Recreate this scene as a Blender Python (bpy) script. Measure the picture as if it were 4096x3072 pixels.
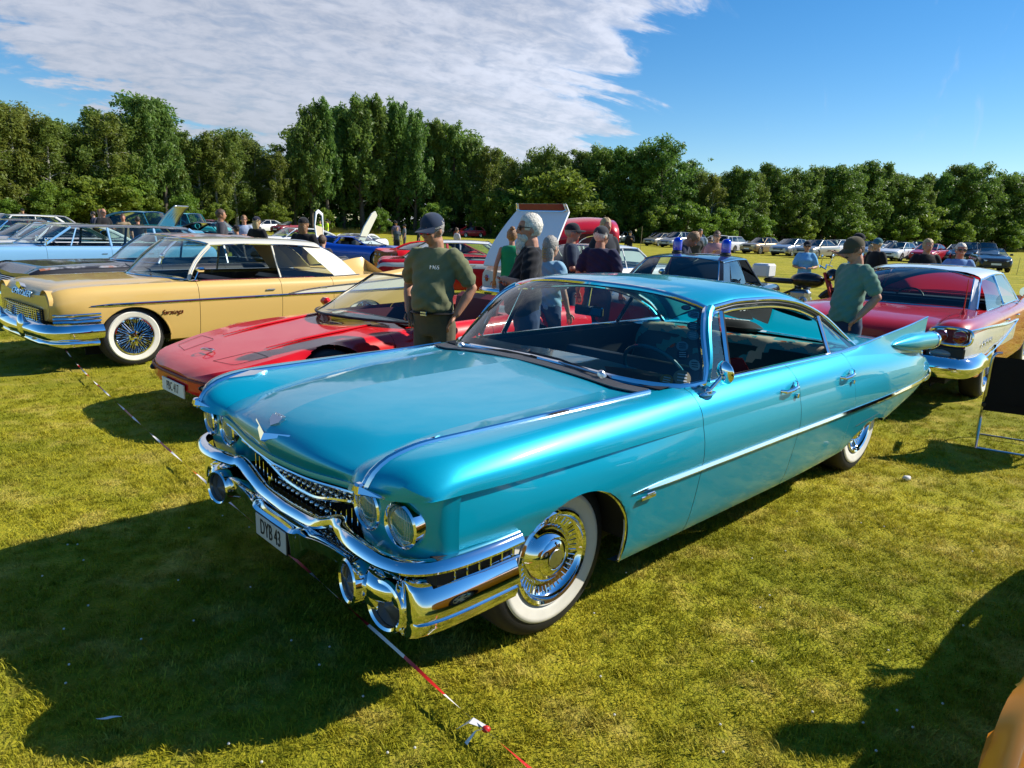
import bpy, bmesh, math, random
import numpy as np
from mathutils import Vector, Matrix
random.seed(7); RNG = np.random.default_rng(7)
D2R = math.radians
SC = bpy.context.scene
for o in list(bpy.data.objects): bpy.data.objects.remove(o)
COL = SC.collection
# ------------------------------------------------------------------ camera
F_PX, PITCH, ROLL, CAM_H = 702.29, 0.221688, -0.0340216, 1.71255
CADX, CADY, CADYAW = -1.05656, 2.69784, 3.909376
cp_, sp_ = math.cos(PITCH), math.sin(PITCH); cr_, sr_ = math.cos(ROLL), math.sin(ROLL)
V_RT = Vector((1, 0, 0)); V_UP = Vector((0, sp_, cp_)); V_FW = Vector((0, cp_, -sp_))
cam = bpy.data.cameras.new('camera'); camo = bpy.data.objects.new('camera', cam); COL.objects.link(camo)
r_ = V_RT*cr_ - V_UP*sr_; u_ = V_RT*sr_ + V_UP*cr_
camo.matrix_world = Matrix(((r_.x, u_.x, -V_FW.x, 0), (r_.y, u_.y, -V_FW.y, 0), (r_.z, u_.z, -V_FW.z, CAM_H), (0, 0, 0, 1)))
cam.sensor_width = 36; cam.lens = F_PX/1024*36; cam.clip_start = .05; cam.clip_end = 3000
SC.camera = camo
# ------------------------------------------------------------------ light
SUN = Vector((1.242, .30, 1.0)).normalized()
SUN_EL = math.asin(SUN.z); SUN_AZ = math.atan2(SUN.x, SUN.y)
sl = bpy.data.lights.new('sun', 'SUN'); sl.energy = 5.0; sl.angle = D2R(.53); sl.color = (1, .945, .84)
slo = bpy.data.objects.new('sun', sl); COL.objects.link(slo)
slo.rotation_euler = (-SUN).to_track_quat('-Z', 'Y').to_euler(); slo.location = (0, 0, 30)
W = bpy.data.worlds.new('World'); SC.world = W; W.use_nodes = True
def build_world():
    nt = W.node_tree; N = nt.nodes; L = nt.links; N.clear()
    out = N.new('ShaderNodeOutputWorld'); bg = N.new('ShaderNodeBackground'); bg.inputs[1].default_value = .095
    sky = N.new('ShaderNodeTexSky'); sky.sky_type = 'NISHITA'; sky.sun_disc = False
    sky.sun_elevation = SUN_EL; sky.sun_rotation = SUN_AZ; sky.altitude = 20
    sky.air_density = 1.0; sky.dust_density = .08; sky.ozone_density = 4.5
    tc = N.new('ShaderNodeTexCoord')
    def math_(op, a, b=None, c=None, clamp=False):
        n = N.new('ShaderNodeMath'); n.operation = op; n.use_clamp = clamp
        for i, v in enumerate((a, b, c)):
            if v is None: continue
            if isinstance(v, (int, float)): n.inputs[i].default_value = v
            else: L.new(v, n.inputs[i])
        return n.outputs[0]
    sep = N.new('ShaderNodeSeparateXYZ'); L.new(tc.outputs['Generated'], sep.inputs[0])
    x, y, z = sep.outputs
    zz = math_('ADD', math_('MAXIMUM', z, 0.0), .30)
    px = math_('DIVIDE', x, zz); py = math_('DIVIDE', y, zz)      # a cloud layer over a curved earth
    def comb(a, b, c=0.0):
        n = N.new('ShaderNodeCombineXYZ')
        for i, v in enumerate((a, b, c)):
            if isinstance(v, (int, float)): n.inputs[i].default_value = v
            else: L.new(v, n.inputs[i])
        return n.outputs[0]
    P = comb(px, py)
    def noise(vec, scale, detail=6, rough=.55, dist=0.0):
        n = N.new('ShaderNodeTexNoise'); n.inputs['Scale'].default_value = scale; n.inputs['Detail'].default_value = detail
        n.inputs['Roughness'].default_value = rough; n.inputs['Distortion'].default_value = dist
        L.new(vec, n.inputs['Vector']); return n.outputs[0]
    def ramp(v, a, b, lo=0.0, hi=1.0):
        n = N.new('ShaderNodeMapRange'); n.interpolation_type = 'SMOOTHSTEP'
        n.inputs[1].default_value = a; n.inputs[2].default_value = b; n.inputs[3].default_value = lo; n.inputs[4].default_value = hi
        L.new(v, n.inputs[0]); return n.outputs[0]
    # rotated coordinates: ripples run across the wind
    def rot(ang, sx, sy):
        c, s = math.cos(ang), math.sin(ang)
        a = math_('ADD', math_('MULTIPLY', px, c*sx), math_('MULTIPLY', py, s*sx))
        b = math_('ADD', math_('MULTIPLY', px, -s*sy), math_('MULTIPLY', py, c*sy))
        return comb(a, b)
    ripple = noise(rot(D2R(24), 11., 19.), 1.0, 6, .60, .5)
    puff = noise(P, 26., 5, .6, .2)
    flow = noise(rot(D2R(30), 1.6, 4.6), 1.1, 6, .6, .8)
    big = noise(P, 1.1, 4, .55)
    jit = math_('ADD', math_('MULTIPLY', math_('SUBTRACT', flow, .5), 1.05), math_('ADD', math_('MULTIPLY', math_('SUBTRACT', big, .5), .35), math_('MULTIPLY', math_('SUBTRACT', puff, .5), .16)))
    re = math_('ADD', px, jit); rmask = ramp(re, .40, -.04)
    le = math_('ADD', math_('SUBTRACT', px, math_('MULTIPLY', math_('SUBTRACT', py, 1.95), .36)), jit); lmask = ramp(le, -1.32, -.84)
    bank = math_('MULTIPLY', math_('MULTIPLY', rmask, lmask), ramp(py, .40, .95))
    tex = math_('ADD', math_('MULTIPLY', ripple, .50), math_('ADD', math_('MULTIPLY', flow, .30), math_('MULTIPLY', puff, .20)))
    body = ramp(tex, .32, .56, .70, 1.0)
    brk = ramp(math_('ADD', math_('MULTIPLY', bank, 1.5), math_('SUBTRACT', tex, .5)), .12, .85)
    dens = math_('MULTIPLY', body, math_('MULTIPLY', brk, ramp(bank, .02, .35)))
    wisp = noise(rot(D2R(62), 1.2, 7.0), 1.0, 6, .62, 1.2)
    wm = math_('MULTIPLY', ramp(wisp, .60, .82), .30)
    fl = noise(rot(D2R(8), 1.1, 7.5), 1.0, 6, .6, .5)
    far = math_('MULTIPLY', math_('MULTIPLY', ramp(py, 2.30, 2.55), ramp(px, 1.35, 1.85)), ramp(fl, .44, .60))
    dens = math_('MAXIMUM', dens, math_('MAXIMUM', wm, math_('MULTIPLY', far, .75)))
    dens = math_('MULTIPLY', dens, .90, clamp=True)
    shade = math_('MULTIPLY', ramp(tex, .34, .62, .86, 1.10), math_('MULTIPLY', ramp(big, .30, .70, 1.06, .90), ramp(re, -.55, .25, .92, 1.22)))
    ccol = N.new('ShaderNodeMix'); ccol.data_type = 'RGBA'; ccol.blend_type = 'MULTIPLY'; ccol.inputs[0].default_value = 1
    ccol.inputs[6].default_value = (4.7, 4.95, 5.7, 1)
    cs = comb(shade, shade, shade); L.new(cs, ccol.inputs[7])
    sat = N.new('ShaderNodeHueSaturation'); sat.inputs['Saturation'].default_value = 1.30; sat.inputs['Value'].default_value = 1.0
    L.new(sky.outputs[0], sat.inputs['Color'])
    mx = N.new('ShaderNodeMix'); mx.data_type = 'RGBA'
    L.new(dens, mx.inputs[0]); L.new(sat.outputs[0], mx.inputs[6]); L.new(ccol.outputs[2], mx.inputs[7])
    L.new(mx.outputs[2], bg.inputs[0]); L.new(bg.outputs[0], out.inputs[0])
build_world()
SC.view_settings.view_transform = 'Standard'; SC.view_settings.look = 'None'; SC.view_settings.gamma = 1
SC.view_settings.use_curve_mapping = False; SC.view_settings.exposure = 0.5
SC.render.engine = 'CYCLES'
SC.cycles.use_denoising = True
try: SC.cycles.denoiser = 'OPENIMAGEDENOISE'
except Exception: pass
SC.cycles.max_bounces = 8; SC.cycles.diffuse_bounces = 2; SC.cycles.glossy_bounces = 4; SC.cycles.transmission_bounces = 6
SC.cycles.transparent_max_bounces = 16; SC.cycles.caustics_reflective = False; SC.cycles.caustics_refractive = False
SC.cycles.sample_clamp_indirect = 6

# ------------------------------------------------------------------ photo pixel -> place (pixels of the 4096 x 3072 picture)
def pix_ray(u, v):
    x = (u/4-512)/F_PX; y = (384-v/4)/F_PX
    x, y = cr_*x + sr_*y, -sr_*x + cr_*y
    return V_RT*x + V_UP*y + V_FW
def at_z(u, v, z=0.0):
    d = pix_ray(u, v); t = (z-CAM_H)/d.z
    return Vector((d.x*t, d.y*t, z))
def at_y(u, v, Y):
    d = pix_ray(u, v); t = Y/d.y
    return Vector((d.x*t, Y, CAM_H+d.z*t))
def caddy_to_world(x, y):
    return Vector((CADX + x*math.cos(CADYAW) - y*math.sin(CADYAW), CADY + x*math.sin(CADYAW) + y*math.cos(CADYAW), 0))

# ------------------------------------------------------------------ materials
MATS = {}
def mat(name, color, rough=.5, metal=0.0, coat=0.0, coat_rough=.03, spec=.5, vary=0.0, vscale=8.0, bump=0.0, bscale=60.0, emit=None, sheen=0.0, sss=0.0, ior=None):
    if name in MATS: return MATS[name]
    m = bpy.data.materials.new(name); m.use_nodes = True; nt = m.node_tree; N = nt.nodes; L = nt.links
    b = N['Principled BSDF']
    b.inputs['Base Color'].default_value = (*color, 1); b.inputs['Roughness'].default_value = rough; b.inputs['Metallic'].default_value = metal
    b.inputs['Coat Weight'].default_value = coat; b.inputs['Coat Roughness'].default_value = coat_rough
    b.inputs['Specular IOR Level'].default_value = spec
    if sheen: b.inputs['Sheen Weight'].default_value = sheen
    if sss: b.inputs['Subsurface Weight'].default_value = sss; b.inputs['Subsurface Radius'].default_value = (.012, .004, .002)
    if ior: b.inputs['IOR'].default_value = ior
    if emit: b.inputs['Emission Color'].default_value = (*emit[:3], 1); b.inputs['Emission Strength'].default_value = emit[3]
    if vary or bump:
        tc = N.new('ShaderNodeTexCoord')
    if vary:
        n = N.new('ShaderNodeTexNoise'); n.inputs['Scale'].default_value = vscale; n.inputs['Detail'].default_value = 6; n.inputs['Roughness'].default_value = .6
        L.new(tc.outputs['Object'], n.inputs['Vector'])
        mr = N.new('ShaderNodeMapRange'); mr.inputs[1].default_value = .3; mr.inputs[2].default_value = .7; mr.inputs[3].default_value = 1-vary; mr.inputs[4].default_value = 1+vary
        L.new(n.outputs[0], mr.inputs[0])
        mx = N.new('ShaderNodeMix'); mx.data_type = 'RGBA'; mx.blend_type = 'MULTIPLY'; mx.inputs[0].default_value = 1
        mx.inputs[6].default_value = (*color, 1); L.new(mr.outputs[0], mx.inputs[7]); L.new(mx.outputs[2], b.inputs['Base Color'])
    if bump:
        n2 = N.new('ShaderNodeTexNoise'); n2.inputs['Scale'].default_value = bscale; n2.inputs['Detail'].default_value = 4
        L.new(tc.outputs['Object'], n2.inputs['Vector'])
        bp = N.new('ShaderNodeBump'); bp.inputs['Strength'].default_value = bump; bp.inputs['Distance'].default_value = .02
        L.new(n2.outputs[0], bp.inputs['Height']); L.new(bp.outputs[0], b.inputs['Normal'])
    MATS[name] = m; return m
def glass(name, tint=(.72, .8, .78), refl=1.0, rough=.0):
    if name in MATS: return MATS[name]
    m = bpy.data.materials.new(name); m.use_nodes = True; nt = m.node_tree; N = nt.nodes; L = nt.links; N.clear()
    out = N.new('ShaderNodeOutputMaterial'); tr = N.new('ShaderNodeBsdfTransparent'); tr.inputs[0].default_value = (*tint, 1)
    gl = N.new('ShaderNodeBsdfGlossy'); gl.inputs['Roughness'].default_value = rough; gl.inputs[0].default_value = (1, 1, 1, 1)
    fr = N.new('ShaderNodeFresnel'); fr.inputs[0].default_value = 1.52
    mu = N.new('ShaderNodeMath'); mu.operation = 'MULTIPLY'; mu.use_clamp = True; mu.inputs[1].default_value = 1.2*refl; L.new(fr.outputs[0], mu.inputs[0])
    mx = N.new('ShaderNodeMixShader'); L.new(mu.outputs[0], mx.inputs[0]); L.new(tr.outputs[0], mx.inputs[1]); L.new(gl.outputs[0], mx.inputs[2])
    L.new(mx.outputs[0], out.inputs[0]); MATS[name] = m; return m
def paint(name, color, metal=.0, rough=.38, coat=1.0, flake=0.0):
    """car paint: clear coat over colour, a trace of orange peel"""
    if name in MATS: return MATS[name]
    m = mat(name, color, rough, metal, coat, .025, .22)
    m.node_tree.nodes['Principled BSDF'].inputs['Coat IOR'].default_value = 1.36
    nt = m.node_tree; N = nt.nodes; L = nt.links; b = N['Principled BSDF']; tc = N.new('ShaderNodeTexCoord')
    n = N.new('ShaderNodeTexNoise'); n.inputs['Scale'].default_value = 1.6; n.inputs['Detail'].default_value = 5
    L.new(tc.outputs['Object'], n.inputs['Vector'])
    mr = N.new('ShaderNodeMapRange'); mr.inputs[3].default_value = .02; mr.inputs[4].default_value = .075
    mr.inputs[1].default_value = .35; mr.inputs[2].default_value = .7
    L.new(n.outputs[0], mr.inputs[0]); L.new(mr.outputs[0], b.inputs['Coat Roughness'])
    n2 = N.new('ShaderNodeTexNoise'); n2.inputs['Scale'].default_value = 5; n2.inputs['Detail'].default_value = 2
    L.new(tc.outputs['Object'], n2.inputs['Vector'])
    bp = N.new('ShaderNodeBump'); bp.inputs['Strength'].default_value = .05; bp.inputs['Distance'].default_value = .02
    L.new(n2.outputs[0], bp.inputs['Height']); L.new(bp.outputs[0], b.inputs['Coat Normal'])
    return m
CHROME = mat('chrome', (.86, .87, .89), .055, 1.0, bump=.012, bscale=9)
ALU = mat('aluminium', (.62, .63, .65), .28, 1.0)
BLACK = mat('black_plastic', (.012, .012, .013), .45)
DARK = mat('dark_recess', (.008, .008, .009), .8)
RUBBER = mat('tyre_rubber', (.016, .016, .017), .72, vary=.25, vscale=20)
WHITEWALL = mat('whitewall', (.74, .71, .63), .55, vary=.06, vscale=12)
GLASS = glass('car_glass', (.72, .85, .82))
GLASS_D = glass('car_glass_dark', (.40, .46, .46))
LENS = glass('lamp_glass', (.9, .93, .95), 1.4)
REDLENS = mat('red_lens', (.32, .006, .01), .12, coat=1.0)
AMBER = mat('amber_lens', (.75, .2, .01), .15, coat=1.0)
WHITEP = mat('white_print', (.78, .78, .76), .5)
BLACKP = mat('black_print', (.01, .01, .012), .5)
UPH_BLACK = mat('black_upholstery', (.014, .014, .016), .5, vary=.2)

# ------------------------------------------------------------------ mesh helpers
def link(o, parent=None):
    COL.objects.link(o)
    if parent is not None: o.parent = parent
    return o
def empty(name, loc=(0, 0, 0), rz=0.0, parent=None):
    o = bpy.data.objects.new(name, None); o.location = loc; o.rotation_euler = (0, 0, rz); o.empty_display_size = .1
    return link(o, parent)
def tag(o, label=None, category=None, group=None, kind=None):
    if label: o['label'] = label
    if category: o['category'] = category
    if group: o['group'] = group
    if kind: o['kind'] = kind
    return o
def mesh(name, verts, faces, material, parent=None, smooth=True, sharp=40, mats=None, fmat=None):
    me = bpy.data.meshes.new(name); me.from_pydata([tuple(v) for v in verts], [], [tuple(f) for f in faces]); me.validate(); me.update()
    for m in (mats or [material]): me.materials.append(m)
    if fmat is not None: me.polygons.foreach_set('material_index', fmat)
    if smooth:
        me.polygons.foreach_set('use_smooth', [True]*len(me.polygons))
        if sharp: me.set_sharp_from_angle(angle=D2R(sharp))
    o = bpy.data.objects.new(name, me); return link(o, parent)
class MB:
    """collects shapes for one mesh"""
    def __init__(s): s.v = []; s.f = []; s.m = []; s.cur = 0
    def add(s, v, f):
        n = len(s.v); s.v += [tuple(p) for p in v]; s.f += [tuple(i+n for i in q) for q in f]; s.m += [s.cur]*len(f); return s
    def build(s, name, material, parent=None, smooth=True, sharp=40, mats=None):
        return mesh(name, s.v, s.f, material, parent, smooth, sharp, mats, s.m if mats else None)
    def mirror(s):
        n = len(s.v); s.v += [(x, -y, z) for x, y, z in s.v]; s.f += [tuple(reversed([i+n for i in q])) for q in s.f]; s.m += s.m; return s
    def grid(s, G, flip=False, closed_u=False, closed_v=False):
        nu, nv = len(G), len(G[0]); V = [p for r in G for p in r]; F = []
        for i in range(nu if closed_u else nu-1):
            for j in range(nv if closed_v else nv-1):
                a, b = i*nv+j, i*nv+(j+1) % nv; c, d = ((i+1) % nu)*nv+(j+1) % nv, ((i+1) % nu)*nv+j
                F.append((a, d, c, b) if flip else (a, b, c, d))
        return s.add(V, F)
    def box(s, c, size, rot=None, bev=0.0):
        hx, hy, hz = (q/2 for q in size); b = min(bev, hx*.9, hy*.9, hz*.9)
        if b <= 0:
            V = [Vector((x*hx, y*hy, z*hz)) for x in (-1, 1) for y in (-1, 1) for z in (-1, 1)]
            F = [(0, 1, 3, 2), (4, 6, 7, 5), (0, 4, 5, 1), (2, 3, 7, 6), (0, 2, 6, 4), (1, 5, 7, 3)]
        else:
            V = []; ix = {}
            for x in (-1, 1):
                for y in (-1, 1):
                    for z in (-1, 1):
                        for k in range(3):
                            p = [x*hx, y*hy, z*hz]
                            for a in range(3):
                                if a != k: p[a] -= (x, y, z)[a]*b
                            ix[(x, y, z, k)] = len(V); V.append(Vector(p))
            F = []
            for k in range(3):
                a, bb = [(1, 2), (2, 0), (0, 1)][k]
                for sg in (-1, 1):
                    q = []
                    for (p, r) in ((-1, -1), (1, -1), (1, 1), (-1, 1)):
                        t = [0, 0, 0]; t[k] = sg; t[a] = p; t[bb] = r; q.append(ix[(*t, k)])
                    F.append(tuple(q if sg > 0 else q[::-1]))
            for k in range(3):
                a, bb = [(1, 2), (2, 0), (0, 1)][k]
                for p in (-1, 1):
                    for r in (-1, 1):
                        def t(sg, kk):
                            w = [0, 0, 0]; w[k] = sg; w[a] = p; w[bb] = r; return ix[(*w, kk)]
                        q = [t(-1, a), t(1, a), t(1, bb), t(-1, bb)]
                        F.append(tuple(q if p*r > 0 else q[::-1]))
            for x in (-1, 1):
                for y in (-1, 1):
                    for z in (-1, 1):
                        q = [ix[(x, y, z, 0)], ix[(x, y, z, 1)], ix[(x, y, z, 2)]]
                        F.append(tuple(q if x*y*z > 0 else q[::-1]))
        if rot is not None: V = [rot @ v for v in V]
        c = Vector(c); return s.add([v+c for v in V], F)
    def tube(s, pts, r, seg=8, closed=False, caps=True, flat=1.0, up=None):
        """round (or flattened) bar along a polyline; r number or per-point list"""
        P = [Vector(p) for p in pts]; n = len(P); rr = r if isinstance(r, (list, tuple)) else [r]*n
        rings = []; prev = None
        for i in range(n):
            a = P[i-1] if (i > 0 or closed) else P[i]; b = P[(i+1) % n] if (i < n-1 or closed) else P[i]
            t = (b-a); t = t.normalized() if t.length > 1e-9 else Vector((1, 0, 0))
            if up is not None: x = Vector(up).cross(t)
            elif prev is None: x = (Vector((0, 0, 1)) if abs(t.z) < .9 else Vector((0, 1, 0))).cross(t)
            else: x = prev - t*prev.dot(t)
            if x.length < 1e-6: x = t.orthogonal()
            x.normalize(); prev = x; y = t.cross(x)
            rings.append([P[i] + x*(rr[i]*math.cos(k*2*math.pi/seg)) + y*(rr[i]*flat*math.sin(k*2*math.pi/seg)) for k in range(seg)])
        s.grid(rings, closed_v=True, closed_u=closed)
        if caps and not closed:
            base = len(s.v)-n*seg
            s.f.append(tuple(base+k for k in range(seg))[::-1]); s.f.append(tuple(base+(n-1)*seg+k for k in range(seg))); s.m += [s.cur]*2
        return s
    def sweep(s, pts, prof, up=(0, 0, 1), closed=False, caps=True, scale=None):
        """sweep a closed profile [(a,b)] : a sideways (right of travel), b along up"""
        P = [Vector(p) for p in pts]; n = len(P); rings = []; U0 = Vector(up)
        for i in range(n):
            a = P[i-1] if (i > 0 or closed) else P[i]; b = P[(i+1) % n] if (i < n-1 or closed) else P[i]
            t = (b-a).normalized(); x = t.cross(U0); x.normalize(); y = x.cross(t)
            k = scale[i] if scale else 1.0
            rings.append([P[i] + x*(p*k) + y*(q*k) for p, q in prof])
        s.grid(rings, closed_v=True, closed_u=closed)
        if caps and not closed:
            m = len(prof); base = len(s.v)-n*m
            s.f.append(tuple(base+k for k in range(m))[::-1]); s.f.append(tuple(base+(n-1)*m+k for k in range(m))); s.m += [s.cur]*2
        return s
    def lathe(s, prof, origin=(0, 0, 0), axis=(0, 1, 0), seg=32, closed=False):
        """prof: [(radius, along axis)]"""
        A = Vector(axis).normalized(); X = A.orthogonal().normalized(); Y = A.cross(X); O = Vector(origin)
        G = [[O + A*h + X*(r*math.cos(k*2*math.pi/seg)) + Y*(r*math.sin(k*2*math.pi/seg)) for k in range(seg)] for r, h in prof]
        return s.grid(G, closed_v=True, closed_u=closed)
    def ell(s, c, r, seg=12, rings=8, rot=None):
        c = Vector(c); G = []
        for i in range(rings+1):
            th = math.pi*(i/rings); th = min(max(th, .02), math.pi-.02); row = []
            for k in range(seg):
                ph = 2*math.pi*k/seg
                p = Vector((r[0]*math.sin(th)*math.cos(ph), r[1]*math.sin(th)*math.sin(ph), r[2]*math.cos(th)))
                row.append(c+(rot @ p if rot is not None else p))
            G.append(row)
        return s.grid(G, closed_v=True, flip=True)
    def prism(s, poly, axis_vec):
        """closed 3D polygon extruded along a vector"""
        n = len(poly); A = Vector(axis_vec); V = [Vector(p) for p in poly]; V += [p+A for p in V]
        F = [tuple(range(n))[::-1], tuple(range(n, 2*n))] + [(i, (i+1) % n, n+(i+1) % n, n+i) for i in range(n)]
        return s.add(V, F)
def bake(o):
    """evaluate one object's modifiers / text outline in a scene of its own and return the mesh"""
    ts = bpy.data.scenes.new('bake'); ts.collection.objects.link(o); vl = ts.view_layers[0]
    with bpy.context.temp_override(scene=ts, view_layer=vl): dg = bpy.context.evaluated_depsgraph_get(); dg.update(); me = bpy.data.meshes.new_from_object(o.evaluated_get(dg))
    bpy.data.scenes.remove(ts); return me
def text_mesh(name, body, size, material, parent, loc, rot, extrude=.0015, align='CENTER', shear=0.0, sx=1.0):
    cu = bpy.data.curves.new(name, 'FONT'); cu.body = body; cu.size = size; cu.extrude = extrude; cu.align_x = align; cu.align_y = 'CENTER'; cu.shear = shear
    cu.resolution_u = 3
    t = bpy.data.objects.new('t', cu); me = bake(t); bpy.data.objects.remove(t); bpy.data.curves.remove(cu)
    me.materials.clear(); me.materials.append(material); me.name = name
    o = bpy.data.objects.new(name, me); o.matrix_basis = Matrix.Translation(loc) @ rot.to_4x4() @ Matrix.Diagonal((sx, 1, 1, 1)); return link(o, parent)
def frame_rot(right, up):
    r = Vector(right).normalized(); u = Vector(up); u = (u-r*u.dot(r)).normalized(); n = r.cross(u)
    return Matrix((r, u, n)).transposed()
# ---------- curves
def pchip(xs, ys, q):
    xs = np.asarray(xs, float); ys = np.asarray(ys, float); q = np.asarray(q, float)
    if xs[0] > xs[-1]: xs = xs[::-1]; ys = ys[::-1]
    keep = np.r_[True, np.diff(xs) > 1e-7]; xs = xs[keep]; ys = ys[keep]; n = len(xs)
    if n == 1: return np.full_like(q, ys[0])
    h = np.diff(xs); d = np.diff(ys)/h; m = np.zeros(n)
    if n == 2: m[:] = d[0]
    else:
        for i in range(1, n-1):
            if d[i-1]*d[i] > 0:
                w1 = 2*h[i]+h[i-1]; w2 = h[i]+2*h[i-1]; m[i] = (w1+w2)/(w1/d[i-1]+w2/d[i])
        m[0] = d[0]; m[-1] = d[-1]
    qq = np.clip(q, xs[0], xs[-1]); k = np.clip(np.searchsorted(xs, qq)-1, 0, n-2)
    t = (qq-xs[k])/h[k]; t2 = t*t; t3 = t2*t
    return (2*t3-3*t2+1)*ys[k]+(t3-2*t2+t)*h[k]*m[k]+(-2*t3+3*t2)*ys[k+1]+(t3-t2)*h[k]*m[k+1]
def K(keys):
    k = np.array(sorted(keys), float); return lambda x: float(pchip(k[:, 0], k[:, 1], np.array([x]))[0])
def crom(P, sub, closed=False):
    """Catmull-Rom through points"""
    P = [Vector(p) for p in P]; n = len(P); out = []
    rng = range(n if closed else n-1)
    for i in rng:
        p0 = P[i-1] if (i > 0 or closed) else P[0]*2-P[1]; p1 = P[i]; p2 = P[(i+1) % n]
        p3 = P[(i+2) % n] if (i+2 < n or closed) else P[-1]*2-P[-2]
        for k in range(sub):
            t = k/sub
            out.append(.5*((2*p1)+(p2-p0)*t+(2*p0-5*p1+4*p2-p3)*t*t+(3*p1-p0-3*p2+p3)*t**3))
    if not closed: out.append(P[-1].copy())
    return out
def resample(P, n):
    P = [Vector(p) for p in P]; d = [0.0]
    for a, b in zip(P, P[1:]): d.append(d[-1]+(b-a).length)
    out = []; j = 0
    for i in range(n):
        t = d[-1]*i/(n-1)
        while j < len(d)-2 and d[j+1] < t: j += 1
        w = (t-d[j])/max(d[j+1]-d[j], 1e-9); out.append(P[j].lerp(P[j+1], min(max(w, 0), 1)))
    return out
class Rail:
    """key points (x,y,z) or (s,x,y,z) ordered along the car; evaluated at s"""
    def __init__(s, keys):
        k = sorted([(q[0], *q) if len(q) == 3 else tuple(q) for q in keys]); s.k = np.array(k, float)
    def __call__(s, q):
        k = s.k
        if len(k) == 1: return np.stack([np.asarray(q, float)] + [np.full(len(q), k[0, i]) for i in (2, 3)], 1)
        return np.stack([pchip(k[:, 0], k[:, i], q) if not np.allclose(k[:, 0], k[:, 1]) or i > 1 else np.asarray(q, float) for i in (1, 2, 3)], 1)
def loft(rails, xs, sub=4, crease=()):
    """grid[station][section point] through rails (bottom to top)"""
    R = [r if isinstance(r, Rail) else Rail(r) for r in rails]; E = np.stack([r(np.asarray(xs, float)) for r in R], 1)
    subs = sub if isinstance(sub, (list, tuple)) else [sub]*(len(R)-1); G = []
    cut = [0]+[c for c in crease if 0 < c < len(R)-1]+[len(R)-1]
    for row in E:
        out = []
        for a, b in zip(cut, cut[1:]):
            P = row[a:b+1]; n = len(P)
            for i in range(n-1):
                p1, p2 = P[i], P[i+1]
                m1 = (P[i+1]-P[i-1])/2 if i > 0 else (p2-p1)
                m2 = (P[i+2]-P[i])/2 if i+2 < n else (p2-p1)
                if n > 2:
                    if i == 0: m1 = (p2-p1)*1.5-m2*.5
                    if i+2 >= n: m2 = (p2-p1)*1.5-m1*.5
                L_ = np.linalg.norm(p2-p1)
                for m in (m1, m2):
                    lm = np.linalg.norm(m)
                    if lm > 1.6*L_ and lm > 0: m *= 1.6*L_/lm
                for k in range(subs[a+i]):
                    t = k/subs[a+i]; t2 = t*t; t3 = t2*t
                    out.append((2*t3-3*t2+1)*p1+(t3-2*t2+t)*m1+(-2*t3+3*t2)*p2+(t3-t2)*m2)
        out.append(row[-1]); G.append([Vector(p) for p in out])
    return G
def panel(name, G, material, parent, sel=None, arches=(), mirror=False, side=1, gap=0.0, flange=.0, mats=None, fm=None, sharp=38):
    """one body panel out of a loft grid: sel(i0,i1,j0,j1) picks stations/section columns, arches cut openings"""
    i0, i1, j0, j1 = sel or (0, len(G)-1, 0, len(G[0])-1)
    H = [[G[i][j].copy() for j in range(j0, j1+1)] for i in range(i0, i1+1)]
    nu, nv = len(H), len(H[0])
    if gap:
        for j in range(nv):
            for i, k in ((0, 1), (nu-1, nu-2)):
                d = (H[k][j]-H[i][j])
                if d.length > 1e-6: H[i][j] += d.normalized()*gap
    ins = [[None]*nv for _ in range(nu)]
    for i in range(nu):
        for j in range(nv):
            p = H[i][j]
            for a in arches:
                q = ((p.x-a[0])/a[2])**2+((p.z-a[1])/a[3])**2
                if q < 1: ins[i][j] = (a, q)
    F = []; used = set(); fmi = []
    for i in range(nu-1):
        for j in range(nv-1):
            c = [(i, j), (i, j+1), (i+1, j+1), (i+1, j)]
            if arches and all(ins[a][b] for a, b in c): continue
            F.append(tuple(a*nv+b for a, b in (c if side < 0 else c[::-1]))); used.update(c)
            fmi.append(fm(i+i0, j+j0) if fm else 0)
    for i, j in used:
        if ins[i][j]:
            a, q = ins[i][j]; p = H[i][j]; k = 1/math.sqrt(max(q, 1e-6))
            p.x = a[0]+(p.x-a[0])*k; p.z = a[1]+(p.z-a[1])*k
    V = [p for r in H for p in r]
    if flange:
        ring = []
        for i in range(nu): ring.append((i, 0))
        for j in range(1, nv): ring.append((nu-1, j))
        for i in range(nu-2, -1, -1): ring.append((i, nv-1))
        for j in range(nv-2, 0, -1): ring.append((0, j))
        base = len(V)
        for (i, j) in ring:
            p = H[i][j]; q = p.copy(); q.y -= flange; V.append(q)
        m = len(ring)
        for k in range(m):
            a, b = ring[k], ring[(k+1) % m]
            if a in used and b in used:
                f = (a[0]*nv+a[1], base+k, base+(k+1) % m, b[0]*nv+b[1]); F.append(f if side < 0 else f[::-1]); fmi.append(fm(min(a[0]+i0, i1-1), min(a[1]+j0, j1-1)) if fm else 0)
    use = sorted({i for f in F for i in f}); ix = {o: n for n, o in enumerate(use)}
    V = [V[i] for i in use]; F = [tuple(ix[i] for i in f) for f in F]
    b = MB(); b.v = [tuple(p) for p in V]; b.f = F; b.m = fmi
    if mirror == 'only':
        b.v = [(x, -y, z) for x, y, z in b.v]; b.f = [tuple(reversed(q)) for q in b.f]
    elif mirror: b.mirror()
    return b.build(name, material, parent, sharp=sharp, mats=mats)
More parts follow.
